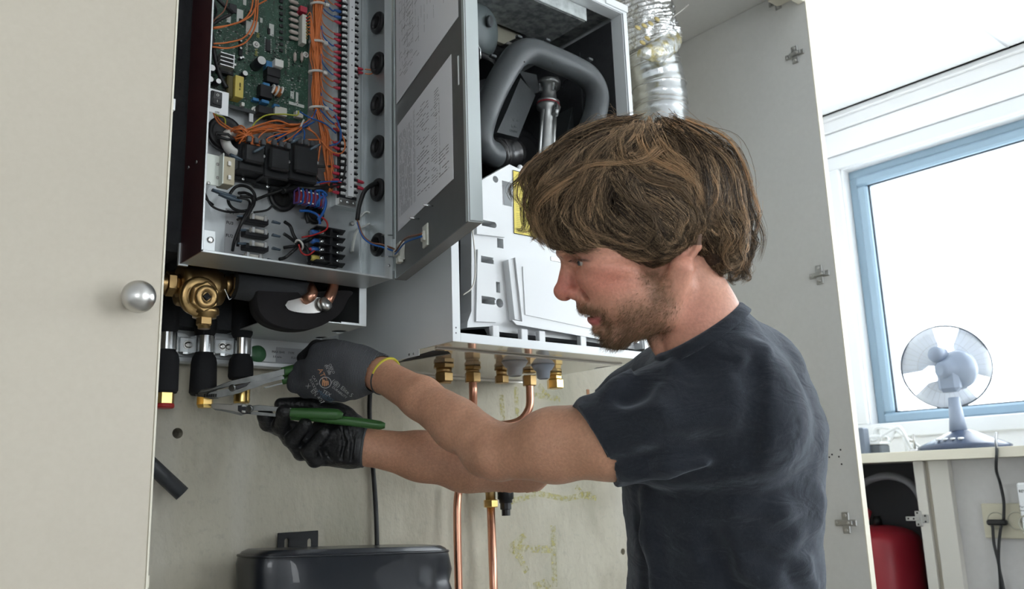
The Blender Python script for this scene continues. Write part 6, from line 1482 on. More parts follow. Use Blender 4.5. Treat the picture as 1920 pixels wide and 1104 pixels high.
cr_ = [HQ(1308+84*math.cos(a)*.842, 617-84*math.cos(a)*.54, 77*math.sin(a)) for a in [2*PI*k/72 for k in range(73)]]
mb = MB(); vs = []; nv = np.array([.54, .84, 0])
for p_i, a in zip(cr_, [2*PI*k/72 for k in range(73)]):
    rad = np.array([.842*math.cos(a), -.54*math.cos(a), math.sin(a)])
    for (dr_, dh_) in ((.0005, -.0015), (.0045, -.0016), (.0078, .001), (.0122, .0125), (.0080, .0135), (-.002, .006)): vs.append(q2w(p_i+rad*dr_+nv*dh_))
mb.add(vs, [(i*6+k, i*6+(k+1) % 6, (i+1)*6+(k+1) % 6, (i+1)*6+k) for i in range(72) for k in range(6)], True)
mb.build('collar', m_shirt, shirt)
hc_, hu_ = QP(1117, 833, 1.075), np.array([.46, .86, 0]); hu_ -= n_*(hu_@n_); hu_ /= np.linalg.norm(hu_); hv_ = np.cross(n_, hu_); vs = []; mb = MB()
for k in range(73):
    a = 2*PI*k/72; rad = hu_*math.cos(a)*1.04+hv_*math.sin(a)
    for (dr_, dh_) in ((77.5, -.001), (80.5, -.0015), (83, .002), (84.5, .016), (80, .017), (77, .008)): vs.append(q2w(hc_+rad*dr_*1.075/FPX-n_*dh_))
mb.add(vs, [(i*6+k, (i+1)*6+k, (i+1)*6+(k+1) % 6, i*6+(k+1) % 6) for i in range(72) for k in range(6)], True)
mb.build('sleeve_hem', m_shirt, shirt)

# ---- gloves
def glove(F, name, mats, label, colour=None, it=1):
    V, Q = F.mesh(); V = smooth_mesh(V, Q, it, .4); o = np_mesh(name, q2w(V), Q, mats, pl_o, label)
    if colour is not None: colour_attr(o, colour(V))
    return o, V
h_ = .0014
a0, a1 = QP(505, 620, 1.30), QP(765, 780, 1.42)
FG = Field(np.arange(-.385, -.16, h_), np.arange(.055, .175, h_), np.arange(1.29, 1.445, h_*1.15))
def gn(F, P, Q_, rp, rq, k=.008, op='u', **kw): F.cone(QP(*P), QP(*Q_), rp*P[2]/FPX, rq*Q_[2]/FPX, k, op, **kw)
# back of the hand towards the camera
gn(FG, (708, 698, 1.347), (672, 692, 1.352), 37, 44, .01); gn(FG, (672, 692, 1.352), (628, 686, 1.352), 44, 46, .01, ax=CAx, sc=.62)
gn(FG, (640, 668, 1.356), (598, 662, 1.355), 27, 19, .014, ax=CAx, sc=.9); gn(FG, (640, 700, 1.352), (590, 696, 1.352), 30, 24, .014, ax=CAx, sc=.9); gn(FG, (660, 720, 1.356), (608, 726, 1.356), 26, 20, .012, ax=CAx, sc=.9)
gn(FG, (700, 722, 1.36), (665, 738, 1.36), 10, 8, .012)
# thumb over the handles
gn(FG, (628, 652, 1.372), (594, 652, 1.386), 17, 14.5, .008); gn(FG, (594, 652, 1.386), (568, 671, 1.388), 14.5, 11.5, .005)
# fingers: knuckle -> middle joint (left, away) -> tips curling back under the handles
for (kx, ky, mx, my, tx_, ty_, r) in ((592, 684, 566, 690, 575, 700, 14.5), (590, 703, 556, 709, 566, 722, 14.5), (596, 722, 553, 722, 568, 730, 13.5), (612, 736, 572, 734, 584, 742, 11.5)):
    gn(FG, (kx, ky, 1.353), (mx, my, 1.368), r+2, r, .006); gn(FG, (mx, my, 1.368), (mx+3, my+2, 1.402), r, r-1, .005); gn(FG, (mx+3, my+2, 1.402), (tx_+12, ty_, 1.412), r-1, r-3, .004)
gn(FG, (604, 735, 1.352), (642, 744, 1.355), 8, 9, .012)
cq = QP(722, 704, 1.343); nn_ = QP(760, 722, 1.31)-QP(700, 692, 1.35); nn_ /= np.linalg.norm(nn_)
FG.half(cq, nn_, cq-.05, cq+.06)
gn(FG, (760, 728, 1.30), (700, 695, 1.353), 44, 34, .0, 's')
def gcol(V):
    u = V[:, 0]/V[:, 2]*FPX+960; v = V[:, 1]/V[:, 2]*FPX+552
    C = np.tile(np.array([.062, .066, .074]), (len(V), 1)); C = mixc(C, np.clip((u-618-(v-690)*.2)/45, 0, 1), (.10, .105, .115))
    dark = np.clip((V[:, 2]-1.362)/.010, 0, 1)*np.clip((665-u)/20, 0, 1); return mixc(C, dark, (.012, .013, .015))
m_knit = attr_mat('knit_glove', .85, bump=.25, bscale=700)
# knit ribs: real relief on the cuff as bump from a wave running along the wrist
nt = m_knit.node_tree; N = nt.nodes; L = nt.links; tc = N.new('ShaderNodeTexCoord'); mp = N.new('ShaderNodeMapping'); wv = N.new('ShaderNodeTexWave'); wv.inputs['Scale'].default_value = 155; wv.inputs['Distortion'].default_value = .6
wdir = (Vector(q2w(QP(722, 700, 1.343)))-Vector(q2w(QP(640, 690, 1.352)))).normalized(); mp.inputs['Rotation'].default_value = wdir.rotation_difference(Vector((1, 0, 0))).to_euler(); L.new(tc.outputs['Object'], mp.inputs[0]); L.new(mp.outputs[0], wv.inputs[0])
b0 = [n for n in N if n.type == 'BUMP'][0]; b1 = N.new('ShaderNodeBump'); b1.inputs['Strength'].default_value = .5; b1.inputs['Distance'].default_value = .003; L.new(wv.outputs['Fac'], b1.inputs['Height']); L.new(b0.outputs[0], b1.inputs['Normal']); L.new(b1.outputs[0], N['Principled BSDF'].inputs['Normal'])
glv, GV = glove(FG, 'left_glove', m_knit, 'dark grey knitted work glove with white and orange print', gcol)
# hem ring in yellow
rp = ring_pts(QP(723, 705, 1.342), nn_, 35*1.343/FPX)
rp = sorted(range(60), key=lambda k: 0) and rp
yi = [k for k in range(60) if rp[k][1] < QP(723, 700, 1.342)[1]]; k0 = next((k for k in yi if (k-1) % 60 not in yi), 0); arc = [rp[(k0+j) % 60] for j in range(len(yi))]; gk = (k0+len(yi)-1) % 60; arc2 = [rp[(gk+j) % 60] for j in range(62-len(yi))]
MB().tube([Vector(q2w(p)) for p in arc2], .0022, 8, caps=False).build('cuff_hem', M('charcoal_hem', (.06, .065, .07), .8), glv)
MB().tube([Vector(q2w(p)) for p in arc], .0022, 8, caps=False).build('cuff_hem', M('yellow_hem', (.62, .55, .06), .7), glv, 'yellow cuff hem')
# glove print laid on the back of the hand
gm = glv.data
from mathutils.bvhtree import BVHTree
bvh = BVHTree.FromPolygons([Vector(v) for v in q2w(GV)], [tuple(p.vertices) for p in gm.polygons])
def on_glove(px, py, off=.0006):
    r = ray(px, py); h = bvh.ray_cast(CAM, r.normalized()); return (h[0]-r.normalized()*off) if h[0] else PD(px, py, 1.33)
def print_text(body_, px, py, ang, size_px, mat, wf=1.0):
    cu = bpy.data.curves.new('_p', 'FONT'); cu.body = body_; cu.size = size_px; cu.align_x = 'LEFT'; cu.align_y = 'CENTER'; cu.resolution_u = 2
    t = bpy.data.objects.new('_t', cu); COL.objects.link(t); dg = bpy.context.evaluated_depsgraph_get(); me = bpy.data.meshes.new_from_object(t.evaluated_get(dg)); bpy.data.objects.remove(t)
    ca, sa = math.cos(math.radians(ang)), math.sin(math.radians(ang))
    for v in me.vertices:
        x, y = v.co.x*wf, v.co.y; v.co = on_glove(px+x*ca+y*sa, py+x*sa-y*ca)
    me.materials.clear(); me.materials.append(mat); return link('glove_print', me, glv)
m_pw = M('white_print', (.46, .46, .47), .7); m_po = M('orange_print', (.60, .30, .16), .7); m_pb = M('blue_print', (.10, .17, .24), .7)
for (tx, px, py, an, sz, mt) in (('ATG', 599, 691, 66, 11, m_po), ('OEKO', 618, 682, 66, 6, m_pw), ('EN 388', 610, 684, 66, 5.5, m_pw), ('4131A', 614, 684, 66, 5, m_pw), ('X  EN 407', 575, 721, 48, 9, m_pw), ('X1XXXX', 581, 710, 62, 6, m_pw), ('CAT II', 586, 704, 62, 6, m_pw),
        ('(@) Elite 5', 623, 713, 38, 9, m_pw), ('DURABILITY', 623, 725, 38, 5.2, m_pw), ('MaxiFlex', 596, 733, 30, 8, m_pb), ('Ultimate', 600, 742, 26, 6, m_pb), ('TEX', 605, 733, 30, 8, m_pw)):
    print_text(tx, px, py, an, sz*1.2, mt)
# the round fist emblem
mb = MB()
for k in range(28):
    a0_, a1_ = 2*PI*k/28, 2*PI*(k+1)/28; c_ = lambda a, r: on_glove(610+r*math.cos(a), 717+r*math.sin(a)*.95)
    mb.quad(c_(a0_, 10.2), c_(a1_, 10.2), c_(a1_, 11.6), c_(a0_, 11.6))
mb.build('glove_print', m_pw, glv)
mb = MB()
for (dx, dy, w__, h__) in ((-3.5, -4, 4, 3.2), (-5, 3, 2.6, 6), (-1.4, 3.5, 2.6, 7), (2.0, 3, 2.6, 7), (5.2, 2, 2.4, 6), (0, -1.6, 12, 3.2)):
    c4 = [on_glove(610+dx+sx*w__/2, 717+dy+sy*h__/2, .0008) for sx, sy in ((-1, -1), (1, -1), (1, 1), (-1, 1))]; mb.quad(*c4)
mb.build('glove_print', m_po, glv)

# ---- lower hand: black coated palm side, fingers wrapped round the lower pliers
FR = Field(np.arange(-.425, -.215, h_), np.arange(.135, .30, h_), np.arange(1.345, 1.47, h_*1.1))
gn(FR, (690, 838, 1.413), (655, 834, 1.415), 37, 41, .008); gn(FR, (655, 834, 1.415), (622, 822, 1.418), 42, 46, .012, ax=CAx, sc=.55)
gn(FR, (625, 848, 1.412), (590, 838, 1.412), 24, 26, .012, ax=CAx, sc=.9)
gn(FR, (660, 800, 1.415), (632, 775, 1.418), 26, 20, .012)
# thumb lying above the handle
gn(FR, (645, 780, 1.418), (585, 757, 1.412), 19, 14, .008); gn(FR, (585, 757, 1.412), (527, 758, 1.405), 14, 12.5, .006)
# four fingers: knuckle on the far side, curling forward over the near side
for (k_, m_, e_, t_, r) in (((585, 815, 1.425), (525, 800, 1.415), (503, 792, 1.392), (497, 779, 1.376), 16.5), ((592, 828, 1.424), (545, 822, 1.405), (527, 800, 1.383), (532, 772, 1.362), 15.5), ((600, 842, 1.422), (565, 848, 1.398), (548, 826, 1.378), (572, 796, 1.372), 14.5), ((615, 855, 1.418), (590, 862, 1.396), (578, 846, 1.380), (606, 812, 1.376), 13.5)):
    gn(FR, k_, m_, r+2, r+.5, .007); gn(FR, m_, e_, r+.5, r, .004); gn(FR, e_, t_, r, r-1.2, .003)
gn(FR, (612, 826, 1.400), (640, 812, 1.392), 18, 15, .010); gn(FR, (628, 848, 1.398), (655, 850, 1.396), 16, 18, .012)
for pts, r in (([(598, 838), (612, 850), (625, 866)], .0022), ([(640, 800), (646, 830), (640, 860)], .0028), ([(655, 800), (662, 830), (658, 862)], .0026)):
    P = []
    for x, y in pts:
        d_ = 1.45
        for t in np.arange(1.35, 1.46, .002):
            p = QP(x, y, t); i = [min(int(np.searchsorted(FR.ax[k], p[k])), FR.F.shape[k]-1) for k in range(3)]
            if FR.F[i[0], i[1], i[2]] < 0: d_ = t; break
        P.append(QP(x, y, d_))
    for a, b in zip(P, P[1:]): FR.cone(a, b, r, r, .004, 's')
cq = QP(686, 838, 1.412); n3 = np.array([.995, .1, 0]); FR.half(cq, n3, cq-np.array([.001, .08, .08]), cq+.08)
gn(FR, (720, 842, 1.413), (682, 838, 1.413), 35, 34, 0, 's')
def gcol2(V):
    u = V[:, 0]/V[:, 2]*FPX+960; v = V[:, 1]/V[:, 2]*FPX+552
    C = np.tile(np.array([.014, .015, .017]), (len(V), 1)); C = mixc(C, np.clip((V[:, 2]-1.388)/.010, 0, 1)*np.clip((600-u)/20, 0, 1)*np.clip((v-790)/10, 0, 1), (.05, .052, .056))
    return mixc(C, np.clip((u-668)/6, 0, 1), (.055, .058, .063))
m_coat = attr_mat('coated_glove', .38, bump=.35, bscale=130, spec=.5)
grv, RV = glove(FR, 'right_glove', m_coat, 'black rubber-coated palm of the lower work glove', gcol2)
for xx in (672, 684): MB().tube([Vector(q2w(p)) for p in ring_pts(QP(xx, 837, 1.4125), n3, 37.2*1.4125/FPX)], .0012 if xx < 680 else .002, 8, caps=False).build('cuff_hem', M('grey_hem', (.07, .075, .08), .8), grv)
# ================================================================== hair, beard, brows (modelled strands)
def strands_mesh(name, paths, radii, cols, mat, parent, sides=3, label=None):
    """paths: list of (n,3) arrays in world space, radii: list of (n,), cols: list of rgb"""
    allV, allQ, allC = [], [], []; o = 0
    for P, R, c in zip(paths, radii, cols):
        n = len(P); T = np.gradient(P, axis=0); T /= np.maximum(np.linalg.norm(T, axis=1), 1e-9)[:, None]
        up = np.array([.3, .2, .93]); A = np.cross(T, up); A /= np.maximum(np.linalg.norm(A, axis=1), 1e-6)[:, None]; B = np.cross(T, A)
        ang = 2*PI*np.arange(sides)/sides
        ring_ = P[:, None, :]+R[:, None, None]*(A[:, None, :]*np.cos(ang)[None, :, None]+B[:, None, :]*np.sin(ang)[None, :, None])
        allV.append(ring_.reshape(-1, 3)); i = np.arange(n-1)[:, None]*sides; k = np.arange(sides)[None, :]; k2 = (k+1) % sides
        q = np.stack([i+k, i+k2, i+sides+k2, i+sides+k], -1).reshape(-1, 4)+o; allQ.append(q); allC.append(np.repeat(np.array(c)[None, :], n*sides, 0)); o += n*sides
    V = np.concatenate(allV); o_ = np_mesh(name, V, np.concatenate(allQ), mat, parent, label); colour_attr(o_, np.concatenate(allC)); return o_
def crom(P, m):
    P = np.asarray(P, float); P = np.vstack([2*P[0]-P[1], P, 2*P[-1]-P[-2]]); n = len(P)-3; t = np.linspace(0, n-1e-6, m); i = t.astype(int); f = (t-i)[:, None]
    a, b, c, d = P[i], P[i+1], P[i+2], P[i+3]; return .5*(2*b+(c-a)*f+(2*a-5*b+4*c-d)*f**2+(3*b-a-3*c+d)*f**3)
m_hair = attr_mat('hair', .42, spec=.6); nt = m_hair.node_tree; N = nt.nodes; L = nt.links
trn = N.new('ShaderNodeBsdfTranslucent'); at = [n for n in N if n.type == 'ATTRIBUTE'][0]; vm = N.new('ShaderNodeVectorMath'); vm.operation = 'SCALE'; vm.inputs[3].default_value = 1.7; L.new(at.outputs['Color'], vm.inputs[0]); L.new(vm.outputs[0], trn.inputs[0])
mxs = N.new('ShaderNodeMixShader'); mxs.inputs[0].default_value = .35; L.new(N['Principled BSDF'].outputs[0], mxs.inputs[1]); L.new(trn.outputs[0], mxs.inputs[2]); L.new(mxs.outputs[0], N['Material Output'].inputs[0])
# dense under-layer of hair
FH = Field(np.arange(S_*(985-960), S_*(1415-960), .0022), np.arange(S_*(215-552), S_*(535-552), .0022), np.arange(HD-.098, HD+.098, .0024))
def he(u, v, w, ru, rv, rw, tilt=0, k=14, op='u'):
    for sg in ((1, -1) if w else (1,)): FH.ell(HQ(u, v, w*sg), np.array([ru, rv, rw])*S_, rot2(tilt), k*S_, op)
he(1212, 368, 0, 170, 124, 114, -14, 0); he(1340, 420, 0, 46, 72, 84, -14, 30); he(1085, 372, 0, 58, 66, 82, 15, 30); he(1175, 425, 60, 88, 40, 28, 4, 20); he(1335, 478, 30, 34, 30, 50, 0, 20); he(1060, 418, 20, 34, 34, 55, 0, 20)
he(1120, 520, 0, 140, 52, 96, 6, 6, 's'); he(1283, 497, 112, 34, 38, 36, 0, 6, 's'); he(1040, 500, 0, 40, 46, 90, 0, 6, 's')
V, Q = FH.mesh(); V = smooth_mesh(V, Q, 2, .5)
hair = thing  # placeholder name kept out of the scene
hcol = np.tile(np.array([.050, .030, .017]), (len(V), 1))*(1+.5*vnoise(V*np.array([1, .5, 1]), 90, 5, 3))[:, None]
hb = np_mesh('hair', q2w(V), Q, attr_mat('hair_base', .8, bump=.6, bscale=260), pl_o, 'wavy chin-length dark blond hair'); colour_attr(hb, np.clip(hcol, .01, 1))
def shell_w(u, v, lift=0):
    a = 1-((u-1208)/(183+lift))**2-((v-374)/(134+lift))**2
    b = 1-((u-1345)/(52+lift))**2-((v-440)/(84+lift))**2
    c = 1-((u-1062)/(66+lift))**2-((v-395)/(84+lift))**2
    d = 1-((u-1222)/(118+lift))**2-((v-428)/(82+lift))**2
    e = 1-((u-1112)/(92+lift))**2-((v-425)/(66+lift))**2
    return -max((93+lift)*math.sqrt(max(e, 0)), (106+lift)*math.sqrt(max(d, 0)), (118+lift)*math.sqrt(max(a, 0)), (82+lift)*math.sqrt(max(b, 0)), (80+lift)*math.sqrt(max(c, 0)))
G = [  # lock guides on the near side: picture-plane points in the head's mid-plane scale
 # fringe sweeping forward and down
 [(1188, 240), (1130, 252), (1075, 282), (1030, 325), (1003, 372), (1004, 412)], [(1180, 238), (1120, 246), (1060, 275), (1022, 300), (992, 325), (984, 350), (996, 378)], [(1190, 244), (1140, 262), (1090, 300), (1052, 345), (1022, 392), (1012, 430), (1030, 458)],
 [(1192, 250), (1150, 275), (1105, 318), (1070, 362), (1042, 405), (1032, 440), (1056, 470)], [(1195, 252), (1160, 290), (1120, 330), (1080, 372), (1058, 410), (1052, 448), (1078, 474)], [(1175, 242), (1112, 256), (1058, 296), (1018, 345), (1000, 392), (1010, 438)],
 [(1150, 246), (1092, 262), (1045, 300), (1015, 350), (1004, 398), (1016, 445)], [(1120, 252), (1075, 278), (1040, 318), (1018, 368), (1014, 415), (1036, 462)], [(1100, 262), (1062, 292), (1032, 340), (1026, 390), (1032, 432), (1062, 468)],
 [(1150, 300), (1158, 335), (1172, 375), (1190, 410), (1182, 444)], [(1170, 325), (1160, 360), (1168, 400), (1196, 430)], [(1185, 318), (1170, 350), (1182, 385), (1215, 405)], [(1135, 335), (1150, 372), (1180, 392), (1210, 402)],
 # long swoop across the temple
 [(1205, 300), (1180, 318), (1140, 324), (1095, 330), (1050, 350), (1018, 352)], [(1175, 262), (1152, 285), (1150, 308), (1172, 322), (1205, 318), (1222, 298)], [(1205, 240), (1165, 262), (1140, 292), (1128, 322), (1100, 352), (1060, 376)],
 # temple, curving down and back
 [(1195, 245), (1150, 300), (1122, 345), (1118, 390), (1145, 425), (1185, 440)], [(1185, 250), (1140, 310), (1098, 352), (1080, 400), (1095, 440), (1135, 462)], [(1150, 290), (1105, 340), (1068, 390), (1062, 430), (1085, 462), (1130, 474)],
 [(1120, 330), (1080, 380), (1072, 425), (1100, 456), (1150, 470), (1195, 462)], [(1140, 340), (1120, 385), (1130, 425), (1165, 458), (1200, 470), (1235, 458)], [(1110, 355), (1095, 400), (1112, 445), (1150, 474), (1190, 484), (1225, 476)],
 [(1165, 335), (1180, 375), (1205, 405), (1212, 440), (1195, 470), (1165, 484)], [(1150, 320), (1165, 360), (1190, 395), (1198, 430), (1180, 462), (1150, 478)],
 [(1090, 405), (1082, 440), (1108, 466), (1155, 480), (1205, 486)], [(1060, 400), (1046, 432), (1052, 458), (1085, 474), (1130, 478)], [(1075, 395), (1066, 432), (1080, 462), (1118, 478), (1160, 484)], [(1040, 400), (1026, 430), (1034, 458), (1066, 472)],
 [(1150, 420), (1180, 450), (1215, 474), (1250, 482), (1272, 470)], [(1130, 430), (1150, 462), (1190, 482), (1232, 488), (1262, 476)], [(1240, 400), (1268, 425), (1284, 450), (1272, 470)], [(1225, 380), (1262, 405), (1290, 432), (1296, 452)],
 [(1100, 380), (1098, 425), (1120, 460), (1162, 476)], [(1200, 420), (1235, 440), (1262, 462), (1250, 484)],
 [(1180, 236), (1120, 244), (1064, 266), (1030, 296), (1006, 330), (988, 340)], [(1040, 320), (1012, 352), (1000, 390), (1006, 424), (990, 440)],
 # side, sweeping back in bright S-curves
 [(1170, 322), (1205, 345), (1245, 360), (1275, 382), (1284, 408), (1272, 440)], [(1155, 330), (1195, 360), (1238, 378), (1268, 402), (1276, 435), (1258, 466)], [(1205, 242), (1192, 280), (1208, 315), (1250, 335), (1282, 355), (1296, 392)],
 [(1215, 240), (1206, 280), (1225, 318), (1262, 345), (1288, 372), (1290, 410)], [(1225, 238), (1228, 275), (1250, 310), (1278, 345), (1290, 388), (1280, 425)], [(1180, 345), (1215, 372), (1250, 395), (1266, 428), (1250, 462), (1222, 480)],
 [(1195, 380), (1228, 400), (1250, 428), (1246, 458), (1222, 482), (1196, 488)], [(1220, 350), (1255, 372), (1283, 402), (1285, 432), (1268, 452)], [(1175, 400), (1208, 424), (1232, 448), (1228, 474), (1205, 488)],
 [(1205, 330), (1240, 345), (1268, 352), (1285, 372), (1290, 400)], [(1160, 400), (1195, 432), (1222, 452), (1248, 462), (1264, 450)],
 # crown falling straight down the back
 [(1235, 236), (1262, 262), (1288, 300), (1300, 345), (1302, 390), (1292, 430)], [(1245, 236), (1285, 262), (1312, 305), (1318, 350), (1312, 395), (1300, 430)], [(1255, 236), (1302, 268), (1332, 312), (1342, 360), (1336, 402), (1322, 436)],
 [(1262, 238), (1318, 272), (1352, 318), (1364, 366), (1366, 410), (1352, 446)], [(1250, 234), (1310, 254), (1352, 292), (1380, 342), (1392, 395), (1386, 440)], [(1270, 238), (1335, 272), (1376, 322), (1396, 376), (1400, 430), (1390, 478)],
 [(1240, 235), (1270, 275), (1284, 320), (1292, 360), (1312, 400), (1326, 420)], [(1300, 300), (1318, 340), (1328, 380), (1346, 412), (1368, 420), (1386, 408)], [(1255, 245), (1278, 290), (1290, 335), (1284, 380), (1300, 418), (1330, 432)],
 # nape curls
 [(1312, 400), (1305, 430), (1318, 462), (1345, 480), (1362, 502)], [(1330, 400), (1322, 436), (1332, 470), (1358, 492), (1378, 512)], [(1350, 395), (1345, 430), (1358, 462), (1380, 482), (1376, 508), (1358, 516)], [(1372, 390), (1370, 430), (1384, 460), (1386, 490), (1370, 512)],
 [(1390, 400), (1396, 440), (1390, 474), (1372, 496), (1352, 506)], [(1305, 420), (1298, 450), (1312, 478), (1335, 494), (1352, 514)], [(1335, 420), (1345, 446), (1330, 470), (1345, 496), (1372, 500)], [(1360, 430), (1372, 452), (1360, 478), (1340, 490), (1330, 508)],
 [(1392, 440), (1400, 462), (1388, 492), (1394, 512), (1384, 520)], [(1300, 440), (1312, 455), (1304, 480), (1322, 500), (1340, 508)]]
rg = np.random.RandomState(12); paths, radii, cols = [], [], []
dark = np.array([.034, .020, .012]); gold = np.array([.66, .46, .27])
def add_lock(g, nst, flip=False, spread=1.0, bright=.35, lift=0, thick=1.0):
    g = np.array(g, float); ph = rg.rand()*6.28; wl = rg.uniform(1.2, 2.2); amp = rg.uniform(3, 8.5)
    base = crom(g, 20); t = np.linspace(0, 1, 20); lb = np.clip(bright+rg.normal()*.22, .02, .85)
    for s in range(nst):
        j = rg.normal(size=2)*np.array([7.2, 7.2])*spread; env = (1-.82*t**1.1)
        p = base+j[None, :]*env[:, None]; tn = np.gradient(base, axis=0); nn = np.stack([-tn[:, 1], tn[:, 0]], 1); nn /= np.maximum(np.linalg.norm(nn, axis=1), 1e-6)[:, None]
        p = p+nn*(amp*np.sin(ph+t*wl*6.28+rg.normal()*.25)*t)[:, None]+nn*(rg.normal()*2.0*t**2)[:, None]
        L_ = rg.uniform(.90, 1.0); m = 20; pp = np.stack([np.interp(t*L_, t, p[:, k]) for k in (0, 1)], 1)
        dl = rg.uniform(0, 9)*spread+lift; w = np.array([shell_w(u, v, dl*.4) for u, v in pp])-dl*.5-4; w = np.convolve(np.pad(w, 2, 'edge'), np.ones(5)/5, 'valid')
        w = np.minimum(w, -2+rg.normal()*10)
        if flip: w = -w
        q = np.stack([S_*(pp[:, 0]-960), S_*(pp[:, 1]-552), HD+S_*w], 1)
        paths.append(q2w(q)); r0 = rg.uniform(.00019, .00036)*thick; radii.append(r0*(1-.75*t**2.5)); x = np.clip(lb+rg.normal()*.22, 0, 1); cols.append(dark*(1-x)+gold*x)
for i, g in enumerate(G):
    add_lock(g, 62, bright=.30)
    for q in range(2):
        g2 = np.array(g, float)+rg.normal(size=(len(g), 2))*5+rg.normal(size=2)*9; add_lock(g2, 36, bright=.16)
    for q in range(2): add_lock(np.array(g, float)+rg.normal(size=2)*8+rg.normal(size=(len(g), 2))*3, 17, bright=.75, lift=5, spread=.32, thick=1.25)
    if i < 40: add_lock(np.array(g, float)+rg.normal(size=2)*6, 22, True)
for g, b in (([(1075, 272), (1020, 300), (988, 335), (984, 368), (998, 395), (1014, 398)], .5), ([(1060, 345), (1020, 372), (1003, 402), (1005, 435), (1030, 462)], .45), ([(1090, 330), (1040, 350), (1008, 372), (1000, 402), (1012, 430)], .5), ([(1180, 238), (1155, 262), (1150, 290), (1160, 314), (1188, 324), (1216, 312)], .75), ([(1215, 300), (1190, 318), (1140, 326), (1090, 330), (1045, 350), (1015, 354)], .8), ([(1198, 240), (1188, 275), (1202, 312), (1245, 335), (1275, 358), (1288, 392)], .8), ([(1165, 318), (1200, 350), (1248, 368), (1276, 392), (1284, 420)], .8), ([(1215, 242), (1228, 290), (1262, 330), (1286, 360), (1292, 398)], .7), ([(1245, 240), (1280, 280), (1300, 330), (1305, 372), (1294, 412)], .7), ([(1300, 268), (1345, 312), (1366, 366), (1372, 412), (1360, 440)], .6), ([(1095, 335), (1078, 380), (1082, 425), (1112, 452), (1160, 460)], .6), ([(1140, 350), (1168, 388), (1200, 410), (1214, 445), (1196, 474)], .7), ([(1330, 420), (1345, 448), (1332, 474), (1352, 498), (1380, 504)], .6), ([(1360, 410), (1378, 440), (1366, 468), (1384, 494), (1396, 508)], .65), ([(1150, 262), (1108, 300), (1080, 340), (1062, 385), (1058, 425)], .55)):
    add_lock(g, 26, bright=b*.85, lift=6, spread=.95); add_lock(np.array(g, float)+rg.normal(size=(len(g), 2))*4+rg.normal(size=2)*6, 14, bright=b*.9, lift=6, spread=.6, thick=1.1)
# roots fill over the crown, both sides
for k in range(60):
    u0 = rg.uniform(1110, 1330); v0 = 232+((u0-1205)/150)**2*26+rg.uniform(6, 40); d_ = -1 if u0 < 1195 else 1
    add_lock([(u0, v0), (u0+d_*22, v0+16), (u0+d_*40, v0+42), (u0+d_*48, v0+78), (u0+d_*46+rg.normal()*10, v0+112)], 26, rg.rand() < .4, bright=.18)
# flyaways
def fly(pts, n=1, jit=6, c=.7):
    for _ in range(n):
        p = crom(np.array(pts, float)+rg.normal(size=(len(pts), 2))*jit, 16); w = rg.uniform(-60, 40); q = np.stack([S_*(p[:, 0]-960), S_*(p[:, 1]-552), np.full(16, HD+S_*w)], 1)
        paths.append(q2w(q)); radii.append(np.full(16, .00013)); x = np.clip(c+rg.normal()*.15, 0, 1); cols.append(dark*(1-x)+gold*x)
for k in range(120):
    a = rg.uniform(-2.9, .5); cx, cy = 1208+178*math.cos(a), 378+140*math.sin(a); ln = rg.uniform(10, 34); tx, ty = -math.sin(a), math.cos(a); sg = rg.choice([-1, 1]); ox, oy = math.cos(a), math.sin(a)
    fly([(cx-tx*sg*10, cy-ty*sg*10), (cx+ox*ln*.35, cy+oy*ln*.35), (cx+ox*ln*.8+tx*sg*ln*.5, cy+oy*ln*.8+ty*sg*ln*.5), (cx+ox*ln*.8+tx*sg*ln*1.3, cy+oy*ln*.8+ty*sg*ln*1.3)], 1, 3)
for g, n_ in (([(1100, 262), (1105, 235), (1125, 218), (1150, 222)], 5), ([(1085, 270), (1095, 240), (1110, 225), (1130, 232)], 5), ([(1165, 240), (1160, 215), (1150, 200), (1140, 196)], 3), ([(1330, 270), (1350, 255), (1370, 262), (1380, 285)], 4), ([(1060, 285), (1000, 318), (983, 345), (990, 370), (1010, 385)], 16), ([(1050, 300), (1015, 330), (992, 360), (1000, 400), (1020, 420)], 12),
        ([(1010, 400), (996, 412), (998, 440), (1020, 462)], 14), ([(1025, 395), (1010, 420), (1015, 450), (1040, 466)], 18), ([(1385, 480), (1400, 500), (1388, 520), (1376, 516)], 8), ([(1200, 232), (1225, 222), (1250, 226)], 5)):
    fly(g, n_, 3.5, .45)
hs_ = strands_mesh('strands', paths, radii, cols, m_hair, hb); hs_['kind'] = 'stuff'
lp = []
for k in range(34):
    u = 1068+k*.95; v = 489+.18*(u-1068)+rg.normal()*.5
    for w in (-44,): p0 = HQ(u, v, w+6); lp.append(q2w(np.array([p0, p0+np.array([-3.5*S_, 2.2*S_, -.0016]), p0+np.array([-7*S_, 3.2*S_, -.0022])])))
strands_mesh('eyelashes', lp, [np.array([.00022, .00018, .00008])]*len(lp), [(.03, .02, .015)]*len(lp), m_hair, body)['kind'] = 'stuff'
